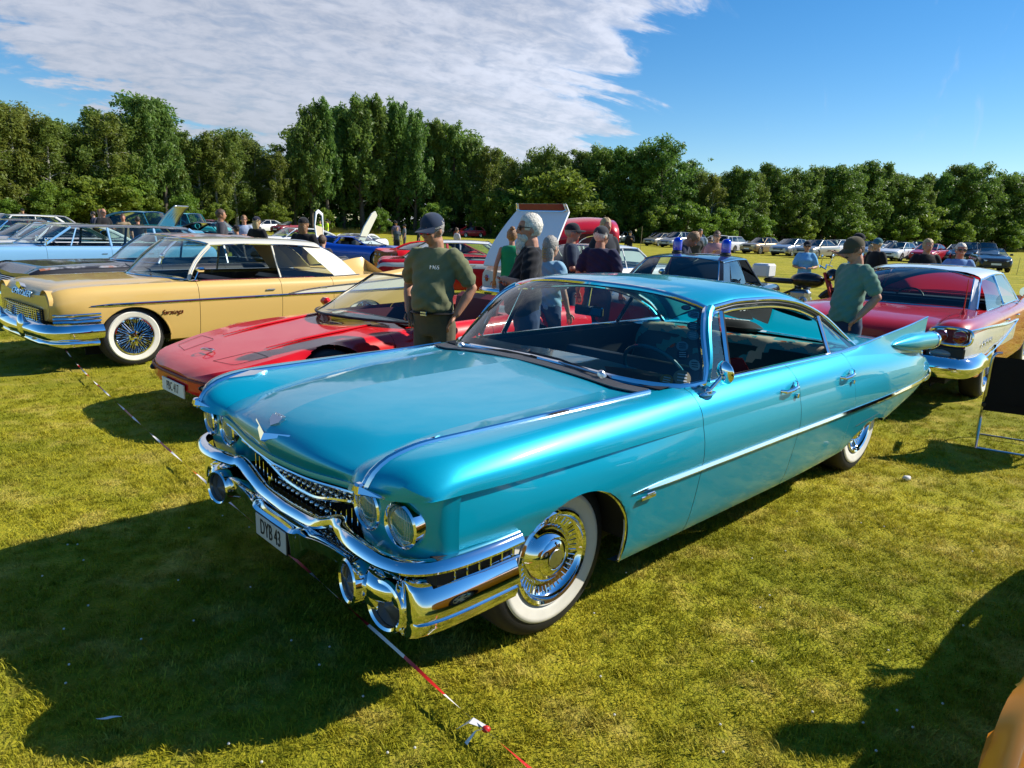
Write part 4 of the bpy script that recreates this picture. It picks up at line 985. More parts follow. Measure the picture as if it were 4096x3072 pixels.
    xr = np.concatenate([np.linspace(-2.168, -3.55, 30), np.linspace(-3.55, -4.05, 14)[1:]])
    RF = loft([dr, ra, rb, rc], xr, [5, 5, 8]); nr = len(RF[0])-1
    o1 = panel('roof', RF, TEAL, None, (0, 29, 0, nr), mirror=True); o2 = panel('roof', RF, TEAL, None, (29, len(xr)-1, 0, 5), mirror=True); roof = join('roof', [o1, o2], car)
    panel('rear_window', RF, GLASS, car, (29, len(xr)-1, 5, nr), mirror=True)
    HL = [[p-Vector((0, 0, .022)) for p in r] for r in RF]; panel('headliner', HL, TEAL_IN, car, (1, 29, 1, nr), mirror=True)
    for s in (1, -1):
        D = [Vector((x, s*(y+.004), z)) for x, y, z in Rail(dr)(np.linspace(-2.168, -4.05, 40))]
        b = MB(); b.tube(D, .013, 8); b.build('drip_rail', CHROME, car)
        b = MB(); b.tube([p-Vector((.0, s*.006, .022)) for p in D[1:]], .011, 6); b.build('door_seal', BLACK, car)
        fr0 = [Vector((-2.00, s*.868, .985)), Vector((-2.035, s*.85, 1.08)), Vector((-2.085, s*.805, 1.19)), Vector((-2.14, s*.765, 1.265)), Vector((-2.22, s*.738, 1.302))]
        D2 = [p-Vector((0, s*.010, .046)) for p in D[2:36]]
        b = MB(); b.tube(crom(fr0, 4)+D2[1:], .012, 8); b.build('window_frame', CHROME, car)
        b = MB(); b.tube([p+Vector((.026, 0, .018)) for p in crom(fr0, 4)], .014, 6); b.tube(crom([(-1.955, s*.885, .985), (-2.0, s*.862, 1.09), (-2.06, s*.805, 1.21), (-2.13, s*.758, 1.29), (-2.19, s*.735, 1.325)], 4), .022, 8); b.build('windshield_pillar', TEAL, car)
        for (x0, y0, z0), (x1, y1, z1) in (((-2.20, .868, .985), (-2.268, .745, 1.305)), ((-3.46, .862, .975), (-3.50, .745, 1.20))):
            b = MB(); b.box(((x0+x1)/2, s*(y0+y1)/2, (z0+z1)/2), (.020, .014, math.hypot(x1-x0, z1-z0, y1-y0)), rot=Vector((x1-x0, s*(y1-y0), z1-z0)).to_track_quat('Z', 'Y').to_matrix()); b.build('vent_post', CHROME, car)
            b = MB(); b.box(((x0+x1)/2-.022, s*((y0+y1)/2-.004), (z0+z1)/2), (.020, .012, math.hypot(x1-x0, z1-z0, y1-y0)), rot=Vector((x1-x0, s*(y1-y0), z1-z0)).to_track_quat('Z', 'Y').to_matrix()); b.build('vent_seal', BLACK, car)
        b = MB(); b.add([fr0[0], Vector((-2.2, s*.868, .985)), Vector((-2.268, s*.745, 1.305)), fr0[4], fr0[2]], [(0, 1, 2, 3, 4)]); b.build('vent_window', GLASS, car)
        b = MB(); b.add([Vector((-3.47, s*.862, .975)), Vector((-3.93, s*.845, .975)), Vector((-3.70, s*.757, 1.11)), Vector((-3.51, s*.745, 1.19))], [(0, 1, 2, 3)]); b.build('quarter_window', GLASS, car)
    # stickers on the windscreen's left edge
    stk = [((.10, .82), (.75, .75, .75), .034), ((.19, .90), (.5, .02, .03), .026), ((.13, .42), (.30, .42, .44), .030), ((.22, .33), (.03, .03, .04), .03), ((.12, .22), (.28, .45, .45), .03), ((.17, .1), (.35, .28, .16), .043), ((.27, .07), (.55, .25, .03), .032), ((.12, .55), (.2, .33, .33), .03), ((.12, .66), (.05, .12, .12), .03)]
    for k, ((du, v), colr, rad) in enumerate(stk):
        uu = (1-du*.55)*(nb-1); vv = v*10; i, j = int(uu), int(vv); p = G[min(j, 10)][min(i, nb-1)]; q = G[min(j+1, 10)][min(i, nb-1)]; r = G[min(j, 10)][max(i-1, 0)]
        n = (q-p).cross(r-p).normalized(); n = n if n.x > 0 or n.y > 0 else -n; p = p.lerp(q, vv-j)
        b = MB(); b.lathe([(rad, 0), (rad*.99, .001), (.001, .0015)], p-n*.006, n, 20); b.lathe([(rad*.6, .0018), (.001, .002)], p-n*.006, n, 14) if 0 else None
        o = b.build('windshield_sticker', mat('sticker_%d' % k, colr, .5), ws)
        b = MB(); t = frame_rot((0, 1, 0), (0, 0, 1)); u_ = (q-p).normalized(); w_ = n.cross(u_).normalized()
        for m in (-.4, 0, .4): b.box(p-n*.004+u_*rad*m, (rad*1.1, rad*.16, .001), rot=Matrix((w_, u_, n)).transposed())
        b.build('print', WHITEP if sum(colr) < .9 else BLACKP, o)
    # cowl with black vent
    CW = loft([[(-1.50, .79, .966), (-1.70, .80, .968), (-1.98, .83, .965)], [(-1.50, .64, .963), (-1.98, .64, .963)], [(-1.50, .3, .990), (-1.98, .3, .985)], [(-1.50, 0, .998), (-1.98, 0, .99)]], np.linspace(-1.50, -1.98, 9), [3, 4, 4]); panel('cowl', CW, TEAL, car, mirror=True)
    cv = MB()
    for k in range(6):
        x = -1.505-.016*k; P = []
        for y in np.linspace(-.78, .78, 25): P.append(Vector((x-.02*abs(y)-.10*max(0, abs(y)-.6), y, .972+.036*(1-(y/.66)**2 if abs(y) < .66 else 0))))
        cv.tube(P, .0055, 5)
    cvo = cv.build('cowl_vent', mat('vent_grey', (.10, .10, .105), .4), car)
    b = MB(); P = [[Vector((-1.50-dx-.02*abs(y)-.10*max(0, abs(y)-.6), y, .970+.036*(1-(y/.66)**2 if abs(y) < .66 else 0))) for y in np.linspace(-.78, .78, 25)] for dx in (0, .095)]; b.grid(P); b.build('vent_recess', DARK, cvo)
    # wipers
    for (pv, tip) in (((-1.585, .52, .995), (-1.605, -.03, 1.02)), ((-1.575, -.56, .985), (-1.60, .10, 1.0))):
        pv, tip = Vector(pv), Vector(tip); m = pv.lerp(tip, .55)+Vector((.0, 0, .010)); b = MB()
        b.tube([pv+Vector((.012, 0, .012)), m], [.008, .005], 6); b.lathe([(.026, 0), (.022, .02), (.014, .03), (.001, .032)], pv, (0.4, 0, 1), 14)
        d = (tip-pv).normalized(); wpo = b.build('wiper', ALU, car); b = MB(); b.tube([m-d*.20+Vector((-.008, 0, .0)), m+Vector((-.008, 0, .012)), m+d*.24+Vector((-.01, 0, .004))], .007, 5); b.build('wiper_blade', BLACK, wpo)
    # mirror
    for s in (1,):
        b = MB(); base = Vector((-1.915, s*.925, .940)); head = Vector((-2.005, s*.955, 1.040))
        b.ell(base, (.075, .022, .012), 14, 6); b.ell(base+Vector((0, 0, .012)), (.026, .018, .016), 12, 6); b.tube([base+Vector((0, 0, .01)), head], [.010, .008], 8)
        mi = b.build('side_mirror', CHROME, car)
        b = MB(); b.lathe([(.001, -.030), (.03, -.026), (.052, -.012), (.060, .0), (.058, .006)], head, (-.93, s*.30, .18), 28); b.build('mirror_shell', CHROME, mi)
        b = MB(); b.lathe([(.056, .004), (.001, .004)], head, (-.93, s*.30, .18), 24); b.build('mirror_glass', mat('mirror_glass', (.9, .9, .9), .01, 1.0), mi)
    # ---- cabin
    b = MB(); b.box((-2.9, 0, .36), (2.3, 1.66, .05)); b.box((-1.9, 0, .60), (.05, 1.66, .50))
    for s in (1, -1): b.box((-2.95, s*.83, .66), (2.1, .03, .58))
    b.build('cabin_floor', UPH_BLACK, car)
    b = MB(); P = [[Vector((x, y, z)) for y in np.linspace(-.82, .82, 9)] for x, z in ((-1.66, .975), (-1.85, .985), (-1.98, .975), (-2.03, .93), (-2.0, .80), (-1.95, .62))]; b.grid(P); b.build('dashboard', UPH_BLACK, car)
    def seat(name, x, zt, m):
        b = MB()
        prof = [(x+.50, .44), (x+.52, .50), (x+.45, .55), (x+.10, .54), (x+.03, .60), (x-.10, zt-.04), (x-.13, zt), (x-.19, zt-.01), (x-.22, zt-.1), (x-.12, .42)]
        b.grid([[Vector((px, y, pz)) for px, pz in crom([(a, 0, c) for a, c in prof], 3) for px, pz in [(px.x, px.z)]] if False else [Vector((q.x, y, q.z)) for q in crom([(a, 0, c) for a, c in prof], 3)] for y in np.linspace(-.74, .74, 9)])
        n = len(crom([(a, 0, c) for a, c in prof], 3))
        b.f.append(tuple(range(n))); b.f.append(tuple(range(8*n, 9*n))[::-1]); b.m += [0, 0]
        return b.build(name, m, car)
    seat('front_seat', -2.62, .87, mat('teal_black_upholstery', (.012, .05, .06), .4)); seat('rear_seat', -3.52, .92, mat('teal_black_upholstery', (.012, .05, .06), .4))
    b = MB(); b.box((-3.95, 0, .935), (.5, 1.5, .03)); b.build('parcel_shelf', TEAL_IN, car)
    b = MB(); ctr = Vector((-2.22, .40, .915)); n = Vector((-.82, 0, .57)).normalized(); X = Vector((0, 1, 0)); Y = n.cross(X)
    b.tube([ctr+X*.205*math.cos(a)+Y*.205*math.sin(a) for a in [2*math.pi*k/32 for k in range(32)]], .012, 8, closed=True)
    for a in (0, math.pi): b.tube([ctr-n*.05, ctr+X*.2*math.cos(a)], .009, 6)
    b.tube([ctr-n*.05, ctr-n*.30], .03, 8); b.build('steering_wheel', mat('teal_plastic', (.01, .16, .19), .25, coat=.6), car)
    b = MB(); b.box((-2.10, -.02, 1.235), (.02, .22, .06), bev=.015); b.tube([(-2.09, -.02, 1.26), (-2.11, -.02, 1.37)], .008, 6); b.build('rear_view_mirror', CHROME, car)
    # ---- wheels
    for s in (1, -1):
        add_wheel(car, (-.925, s*.742, .355), .357, .20, .205, 'caddy', s, (.212, .288)); add_wheel(car, (-4.25, s*.742, .355), .357, .20, .205, 'caddy', s, (.212, .288))
    b = MB(); b.box((-2.7, 0, .30), (4.6, 1.4, .12)); b.build('underbody', DARK, car)
    return car
CADDY = make_cadillac()
def blanket_material():
    m = bpy.data.materials.new('patterned_blanket'); m.use_nodes = True; nt = m.node_tree; N = nt.nodes; L = nt.links; b = N['Principled BSDF']; b.inputs['Roughness'].default_value = .95; b.inputs['Specular IOR Level'].default_value = .1
    at = N.new('ShaderNodeAttribute'); at.attribute_name = 'UVMap'; at.attribute_type = 'GEOMETRY'; sp = N.new('ShaderNodeSeparateXYZ'); L.new(at.outputs['Vector'], sp.inputs[0])
    def M(op, a, b_=None):
        n = N.new('ShaderNodeMath'); n.operation = op
        for i, v in enumerate((a, b_)):
            if v is None: continue
            if isinstance(v, (int, float)): n.inputs[i].default_value = v
            else: L.new(v, n.inputs[i])
        return n.outputs[0]
    u, v = sp.outputs[0], sp.outputs[1]
    def dia(cu, cv, pu, pv, size, step=.012):   # stepped diamonds repeating
        a = M('ABSOLUTE', M('SUBTRACT', M('FRACT', M('ADD', M('DIVIDE', u, pu), .5-cu/pu)), .5)); a = M('MULTIPLY', a, pu)
        c = M('ABSOLUTE', M('SUBTRACT', M('FRACT', M('ADD', M('DIVIDE', v, pv), .5-cv/pv)), .5)); c = M('MULTIPLY', c, pv)
        a = M('SNAP', a, step); c = M('SNAP', c, step)
        return M('LESS_THAN', M('ADD', a, c), size)
    def mixc(prev, fac, col):
        n = N.new('ShaderNodeMix'); n.data_type = 'RGBA'; L.new(fac, n.inputs[0])
        if isinstance(prev, tuple): n.inputs[6].default_value = (*prev, 1)
        else: L.new(prev, n.inputs[6])
        n.inputs[7].default_value = (*col, 1); return n.outputs[2]
    base = (.055, .30, .33); cream = (.50, .43, .32); rust = (.42, .09, .02)
    zz = M('SNAP', M('ABSOLUTE', M('SUBTRACT', M('FRACT', M('MULTIPLY', u, 5.0)), .5)), .1)
    band = M('LESS_THAN', M('ABSOLUTE', M('SUBTRACT', M('ADD', M('FRACT', M('MULTIPLY', v, 1.6)), M('MULTIPLY', zz, .22)), .6)), .07)
    c = mixc(base, band, cream); c = mixc(c, dia(.2, .28, .42, .62, .13), cream); c = mixc(c, dia(.2, .28, .42, .62, .045), base)
    c = mixc(c, dia(.41, .28, .42, .62, .055), rust); c = mixc(c, dia(.0, .58, .42, .62, .05), rust)
    ed = M('LESS_THAN', M('ABSOLUTE', M('SUBTRACT', M('FRACT', M('MULTIPLY', u, 1.1)), .2)), .06); c = mixc(c, ed, cream)
    L.new(c, b.inputs['Base Color']); return m
def drape():
    # cloth over the rear seat: follows seat back and cushion
    prof = crom([(-3.86, 0, .955), (-3.76, 0, .965), (-3.68, 0, .95), (-3.60, 0, .82), (-3.53, 0, .64), (-3.40, 0, .580), (-3.10, 0, .585), (-2.98, 0, .55), (-2.96, 0, .47)], 4)
    ys = np.linspace(-.76, .76, 31); V = []; F = []; UV = []
    for i, p in enumerate(prof):
        for j, y in enumerate(ys):
            w = .006*math.sin(y*17+i*.8)+.004*math.sin(y*31+i*1.7); V.append((p.x+w, y, p.z+.012+w)); UV.append((y+.8, i*.045))
    n = len(ys)
    for i in range(len(prof)-1):
        for j in range(n-1): F.append((i*n+j, i*n+j+1, (i+1)*n+j+1, (i+1)*n+j))
    o = mesh('blanket', V, F, blanket_material(), None, sharp=None); uv = o.data.attributes.new('UVMap', 'FLOAT2', 'POINT')
    uv.data.foreach_set('vector', [c for q in UV for c in q])
    o.location = (CADX, CADY, 0); o.rotation_euler = (0, 0, CADYAW); tag(o, 'turquoise blanket with cream and rust diamond pattern over the rear seat', 'blanket')
    # black cushion with wreath print on the shelf
    b = MB(); G = []
    for i in range(13):
        row = []
        for j in range(17):
            u, v = i/6-1, j/8-1; h = .055*(1-u**4)*(1-v**4)+.004; k = 1-.10*(abs(u*v)) ; row.append((u*.17*k, v*.26*k, h))
        G.append(row)
    b.grid([[Vector(p) for p in r] for r in G]); b.grid([[Vector((p[0], p[1], -p[2]*.7)) for p in r] for r in G], flip=True)
    o = b.build('cushion', mat('black_cotton', (.012, .012, .014), .9), None); w = caddy_to_world(-3.93, -.12); o.location = (w.x, w.y, 1.0); o.rotation_euler = (0, D2R(-6), CADYAW+.15)
    tag(o, 'black cushion with white wreath print on the parcel shelf of the turquoise sedan', 'cushion')
    b = MB()
    for k in range(26):
        a = D2R(-60+300*k/25); b.ell((.085*math.cos(a), .15*math.sin(a), .056), (.012, .016, .004), 6, 4)
    b.build('wreath_print', WHITEP, o); b = MB(); b.ell((.02, 0, .058), (.05, .07, .004), 12, 4); b.build('crest_print', mat('red_gold_print', (.5, .08, .02), .7), o)
    # striped cushion on the front seat
    b = MB(); G = [[Vector((u*.16*(1-.1*abs(u*v)), v*.19*(1-.1*abs(u*v)), .05*(1-u**4)*(1-v**4)+.004)) for v in np.linspace(-1, 1, 13)] for u in np.linspace(-1, 1, 13)]
    b.grid(G); n1 = len(b.f); b.grid([[Vector((p.x, p.y, -p.z)) for p in r] for r in G], flip=True); b.m = [(i // 12) % 2 for i in range(n1)]+[0]*(len(b.f)-n1)
    o = b.build('cushion', None, None, mats=[mat('red_stripe', (.36, .02, .025), .9), mat('white_stripe', (.7, .67, .62), .9)]); w = caddy_to_world(-3.0, .38); o.location = (w.x, w.y, .80); o.rotation_euler = (D2R(20), D2R(-50), CADYAW)
    tag(o, 'red and white striped cushion leaning behind the front seat of the turquoise sedan', 'cushion')
drape()
# ================================================================== cars: one builder, many body styles
def gen_car(name, loc, yaw, S, label, category='car', group=None, det=1):
    """S: proportions in metres; x runs from 0 (nose) to -L (tail), y to the car's left"""
    car = empty(name, loc, yaw); tag(car, label, category, group)
    L, hw, H = S['L'], S['W']/2, S['H']; P1 = S['paint']; P2 = S.get('roof_paint', P1)
    edge, ctr, half, bot = K(S['edge']), K(S['ctr']), K(S['half']), K(S['bot'])
    ein = S.get('ein', .90); ein = ein if callable(ein) else (lambda x, e=ein: e)
    sh = S.get('shoulder', .07); bel = S.get('belly', .55)
    xf = S['wsb'][0]; xr = S['rb'][0]
    n0 = 34 if det > 1 else (18 if det else 11)
    nose = S.get('nose', [0, -.02, -.06, -.12, -.2]); tail = [-L-q for q in nose[::-1]]
    cuts = sorted(set(S.get('doors', [])), reverse=True)
    xs = sorted(set(np.round(list(nose)+list(tail)+list(np.linspace(-.2, -L+.2, n0*2))+list(cuts)+[xf, xr], 4)), reverse=True)
    r0 = [(x, half(x)*.86, bot(x)) for x in xs]; r1 = [(x, half(x)*.955, bot(x)+.03) for x in xs]
    r2 = [(x, half(x)*1.0, bot(x)+(edge(x)-sh-bot(x))*bel) for x in xs]
    r3 = [(x, half(x)*S.get('shy', .985), edge(x)-sh) for x in xs]
    r4 = [(x, half(x)*(ein(x)+1)/2*.99, edge(x)-sh*.22) for x in xs]; r5 = [(x, half(x)*ein(x), edge(x)) for x in xs]
    side = loft([r0, r1, r2, r3, r4, r5], xs, [1, 4, 4, 2, 2] if det > 1 else [1, 2, 2, 1, 1], crease=S.get('crease', ()))
    ns = len(side[0])-1; arches = S['arch']
    two = S.get('lower'); fm = None; mats = None
    if two: mats = [P1, two[0]]; fm = lambda i, j: 1 if two[1](xs[min(i, len(xs)-1)], side[i][j].z) else 0
    if det > 1 or (det == 1 and cuts):
        ix = [0]+[xs.index(round(c, 4)) for c in cuts]+[len(xs)-1]
        nm = ['front_fender']+['door']*(len(ix)-3)+['rear_fender'] if len(ix) > 2 else ['body']
        for k, (a, b_) in enumerate(zip(ix, ix[1:])):
            for mir in (False, 'only'):
                o = panel(nm[k], side, P1, car, (a, b_, 0, ns), arches, mirror=mir, gap=.003 if len(nm) > 1 else 0, mats=mats, fm=fm)
                if nm[k] == 'door' and S.get('handles', True):
                    s = -1 if mir else 1; hx = xs[b_]+.16; hz = edge(hx)-sh-S.get('hdrop', .03); b = MB()
                    yy = half(hx)*S.get('shy', .985)
                    b.tube([(hx+.07, s*(yy-.01), hz), (hx+.06, s*(yy+.022), hz), (hx-.05, s*(yy+.022), hz), (hx-.06, s*(yy-.01), hz)], .010, 6, flat=.8); b.build('handle', CHROME if S.get('chrome', 1) else P1, o)
    else: panel('body', side, P1, car, None, arches, mirror=True, mats=mats, fm=fm)
    # top: hood and deck
    cy = S.get('ridge', .5); dip = S.get('dip', .35); dip = dip if callable(dip) else (lambda x, d=dip: d)
    def top(a, b_, nm, p):
        q = [x for x in xs if b_-1e-6 <= x <= a+1e-6]
        T = loft([[(x, half(x)*ein(x), edge(x)) for x in q], [(x, half(x)*ein(x)*.82, edge(x)*(1-dip(x))+ctr(x)*dip(x)) for x in q], [(x, half(x)*cy, edge(x)*.12+ctr(x)*.88) for x in q], [(x, 0, ctr(x)) for x in q]], q, [2, 3, 3] if det else [1, 2, 2])
        return panel(nm, T, p, car, mirror=True)
    hood = top(0, xf-.05, 'hood', S.get('hood_paint', P1)); tr = None
    if S.get('deck', True) and xr > -L+.05: tr = top(min(xr+.1, xr+.1), -L, 'trunk_lid', S.get('deck_paint', P1))
    # ends
    for x, nm, fl in ((0, 'front_panel', 1), (-L, 'rear_panel', 0)):
        i = 0 if fl else len(xs)-1; ring = side[i]; c = Vector((x, 0, ctr(x))); V = [p.copy() for p in ring]+[c]+[Vector((p.x, -p.y, p.z)) for p in ring[::-1]]
        b = MB(); b.add(V, [tuple(range(len(V)))[::(-1 if fl else 1)]]); b.build(nm, S.get('cap_paint', P1), car, smooth=False)
    b = MB(); zb = bot(-L/2); b.box((-L/2, 0, zb+.04), (L*.86, hw*1.5, .06)); b.build('underbody', DARK, car)
    # ---- greenhouse
    bx0, by0, bz0 = S['wsb']; tx0, ty0, tz0 = S['wst']; bow = S.get('bow', .16); tb = S.get('tbow', .06)
    n = 11 if det else 7
    wb = [Vector((bx0+bow*(1-(y/by0)**2), y, bz0+S.get('cowl_up', .02)*(1-(y/by0)**2))) for y in np.linspace(0, by0, n)]
    roofed = S.get('roof', True)
    wtz = H-.02 if roofed else tz0+.03
    wt = [Vector((tx0+tb*(1-(y/ty0)**2), y, tz0+(wtz-tz0)*(1-(y/ty0)**2.4))) for y in np.linspace(0, ty0, n)]
    m = 7 if det else 4
    pc = S.get('pillar_curve', 0)
    Rp = [Vector((bx0, by0, bz0)).lerp(Vector((tx0, ty0, tz0)), k/(m-1))+Vector((pc*math.sin(math.pi*k/(m-1)), 0, 0)) for k in range(m)]
    Cn = [wb[0].lerp(wt[0], k/(m-1)) for k in range(m)]
    b = MB(); b.grid(coons(wb, wt, Cn, Rp)); b.mirror(); ws = b.build('windshield', S.get('glass', GLASS), car)
    fl = lambda q: Vector((q.x, -q.y, q.z))
    loop = [fl(p) for p in wb[::-1]]+wb[1:]+Rp[1:-1]+[p for p in wt[::-1]]+[fl(p) for p in wt[1:]]+[fl(p) for p in Rp[::-1][1:-1]]
    if det: b = MB(); b.tube(loop, S.get('trim_r', .013), 6, closed=True); b.build('windshield_trim', S.get('ws_trim', CHROME if S.get('chrome', 1) else BLACK), ws)
    if roofed:
        rx, ry, rz = S['rt']; qx, qy, qz = S['rb']
        dr = S.get('drip') or [(tx0, ty0, tz0), ((tx0+rx)/2, max(ty0, ry)+.01, max(tz0, rz)+.012), (rx, ry, rz)]
        dk = K([(a, c) for a, _, c in dr]); dyk = K([(a, c) for a, c, _ in dr])
        q = np.linspace(tx0, rx, 14 if det else 7); hz = K(S.get('roofline') or [(tx0, H-.02), (tx0+(rx-tx0)*.35, H), (tx0+(rx-tx0)*.7, H-.005), (rx, max(rz+.03, H-.03))])
        fx = lambda x, y: x+tb*(1-(y/ty0)**2)*max(0, 1-(tx0-x)/.5)-S.get('rbow', .05)*(1-(y/ry)**2)*max(0, 1-(x-rx)/.5)
        rr = []
        for fy, fz in ((1, 0), (.965, .40), (.75, .80), (.4, .96), (0, 1)):
            rr.append([(x, fx(x, dyk(x)*fy), dyk(x)*fy, dk(x)+(hz(x)-dk(x))*fz) for x in q])
        RG = loft(rr, q, 2); roof = panel('roof', RG, P2, car, mirror=True)
        # rear glass
        m2 = 6; wb2 = [Vector((qx-S.get('rbow2', .12)*(1-(y/qy)**2), y, qz+.015*(1-(y/qy)**2))) for y in np.linspace(0, qy, n)]
        wt2 = [Vector(( fx(rx, y), y, rz+(hz(rx)-rz)*(1-(y/ry)**2.4))) for y in np.linspace(0, ry, n)]
        rc = S.get('rcurve', .03)
        R2 = [Vector((qx, qy, qz)).lerp(Vector((rx, ry, rz)), k/(m2-1))+Vector((0, 0, rc*math.sin(math.pi*k/(m2-1)))) for k in range(m2)]; C2 = [wb2[0].lerp(wt2[0], k/(m2-1))+Vector((0, 0, rc*math.sin(math.pi*k/(m2-1)))) for k in range(m2)]
        GG = coons(wb2, wt2, C2, R2); cpn = S.get('cp', 2)   # columns of painted C pillar in the rear patch
        b = MB(); b.grid([r[:n-cpn] for r in GG], flip=True); b.mirror(); rw = b.build('rear_window', S.get('glass', GLASS), car)
        if det: 
            lp = GG[0][:n-cpn]+[r[n-cpn-1] for r in GG[1:]]+GG[-1][:n-cpn][::-1][1:]; b = MB(); b.tube(lp, .010, 5); b.mirror(); b.build('rear_window_trim', CHROME if S.get('chrome', 1) else BLACK, rw)
        for s in (1, -1):
            if cpn > 0: b = MB(); b.grid([[Vector((p.x, s*p.y, p.z)) for p in r[n-cpn-1:]] for r in GG], flip=s > 0); b.build('rear_pillar', P2, car)
        # side glass and pillars: (x at belt, x at drip, width)
        belt = lambda x: Vector((x, half(x)*ein(x)*.985 if x < bx0 else by0, edge(x)+.004))
        drip = lambda x: Vector((x, dyk(x), dk(x)-.012))
        pil = [(bx0, tx0, .05)]+list(S.get('pillars', []))+[(qx, rx, S.get('cwidth', .09))]
        for s in (1, -1):
            sg = lambda p: Vector((p.x, s*p.y, p.z))
            for k, (xb, xt, w) in enumerate(pil):
                pb = Vector((bx0, by0, bz0)) if k == 0 else (Vector((qx, qy, qz)) if k == len(pil)-1 else belt(xb)); pt = Vector((tx0, ty0, tz0)) if k == 0 else (Vector((rx, ry, rz)) if k == len(pil)-1 else drip(xt))
                if k == len(pil)-1 and S.get('cpanel'):
                    wbx, wtx = S['cpanel']; G = [[sg(belt(qx+wbx).lerp(drip(rx+wtx), t)), sg(pb.lerp(pt, t)+Vector((0, 0, rc*math.sin(math.pi*t))))] for t in [i/5 for i in range(6)]]
                    b = MB(); b.grid(G, flip=s > 0); b.build('rear_pillar', P2, car); continue
                d = (pt-pb).normalized(); b = MB(); mm = [pb.lerp(pt, t)+(Vector((pc*math.sin(math.pi*t), 0, 0)) if k == 0 else Vector((0, 0, rc*math.sin(math.pi*t) if k == len(pil)-1 else 0))) for t in (0, .25, .5, .75, 1)]
                b.tube([sg(p) for p in mm], w/2, 6, flat=.5, up=(0, s, 0)); b.build('pillar', S.get('pillar_paint', P2), car)
            for k in range(len(pil)-1):
                (xb0, xt0, w0), (xb1, xt1, w1) = pil[k], pil[k+1]
                if k == len(pil)-2 and S.get('cpanel'): xb1 = qx+S['cpanel'][0]; xt1 = rx+S['cpanel'][1]
                if k in S.get('open_windows', ()): continue
                G = []
                for t in (0, .5, 1):
                    pb = belt(xb0+(xb1-xb0)*t) if not (k == 0 and t == 0) else Vector((bx0, by0, bz0)); pt = drip(xt0+(xt1-xt0)*t) if not (k == 0 and t == 0) else Vector((tx0, ty0, tz0))
                    G.append([sg(pb), sg(pb.lerp(pt, .5)+Vector((0, .012, 0))) if s > 0 else sg(pb.lerp(pt, .5)+Vector((0, .012, 0))), sg(pt)])
                b = MB(); b.grid(G, flip=s > 0); b.build('side_window', S.get('glass', GLASS), car)
            if det:
                b = MB(); b.tube([sg(drip(x)+Vector((0, .006, .012))) for x in np.linspace(tx0, rx, 12)], .010, 5); b.build('drip_rail', CHROME if S.get('chrome', 1) else BLACK, car)
                b = MB(); b.tube([sg(belt(x)) for x in np.linspace(bx0, qx, 12)], .010, 5); b.build('belt_trim', CHROME if S.get('chrome', 1) else BLACK, car)
    # ---- cabin
    x0, x1 = xf-.1, (xr if S.get('roof', True) and not S.get('wagon') else xr+.1)
    zb = bot(-L/2); zt = edge((x0+x1)/2)-.10; up = S.get('seat_mat', UPH_BLACK)
    b = MB(); b.box(((x0+x1)/2, 0, zb+.12), (x0-x1, hw*1.6, .06))
    for s in (1, -1): b.box(((x0+x1)/2, s*hw*.84, (zb+zt)/2+.06), (x0-x1, .03, zt-zb))
    b.box((x1+.02, 0, (zb+zt)/2+.05), (.04, hw*1.6, zt-zb)); b.box((x0-.02, 0, (zb+zt)/2+.06), (.04, hw*1.6, zt-zb)); b.build('cabin_tub', S.get('tub', UPH_BLACK), car)
    seats = S.get('seats', [x0-.95, x0-1.75])
    for sx in seats:
        for s in ((1, -1) if det and S.get('buckets') else (0,)):
            wd = hw*.72 if S.get('buckets') else hw*1.5; sth = S.get('seat_top', zt+.10)
            b = MB(); b.box((sx+.25, s*hw*.42, zb+.26), (.50, wd, .16), bev=.05); b.box((sx-.05, s*hw*.42, (zb+.2+sth)/2), (.15, wd, sth-zb-.2), rot=Matrix.Rotation(D2R(-12), 3, 'Y'), bev=.06); b.build('seat', up, car)
    if det:
        b = MB(); c = Vector((seats[0]+.52, hw*.42, zt+.02)); nn = Vector((-.8, 0, .6)).normalized(); X = Vector((0, 1, 0)); Y = nn.cross(X)
        b.tube([c+X*.19*math.cos(a)+Y*.19*math.sin(a) for a in [2*math.pi*k/20 for k in range(20)]], .013, 6, closed=True); b.tube([c-X*.18, c-nn*.03, c+X*.18], .011, 5); b.tube([c, c-nn*.25], .025, 6); b.build('steering_wheel', BLACK, car)
        b = MB(); b.grid([[Vector((x, y, z)) for y in np.linspace(-by0*.95, by0*.95, 7)] for x, z in ((bx0+.02, bz0-.02), (bx0-.22, bz0-.03), (bx0-.26, bz0-.14))]); b.build('dashboard', UPH_BLACK, car)
    # ---- wheels
    wr, ww, rim = S.get('wheel', (.33, .20, .2))
    for (ax, *_r) in S['axles']:
        for s in (1, -1): add_wheel(car, (ax, s*(hw-ww/2-S.get('winset', .03)), wr), wr, ww, rim, S.get('rimstyle', 'chrome'), s, S.get('white'))
        b = MB(); 
        for s in (1, -1):
            G = [[Vector((ax+(wr+.09)*math.cos(a), s*(hw*.86), wr+(wr+.02)*math.sin(a))), Vector((ax+(wr+.09)*math.cos(a), s*hw*.5, wr+(wr+.02)*math.sin(a)))] for a in [math.pi*k/10 for k in range(11)]]; b.grid(G); b.box((ax, s*hw*.5, wr), (wr*2.2, .01, wr*1.4))
        b.build('wheel_well', DARK, car)
    car['_'] = 0; del car['_']
    return car
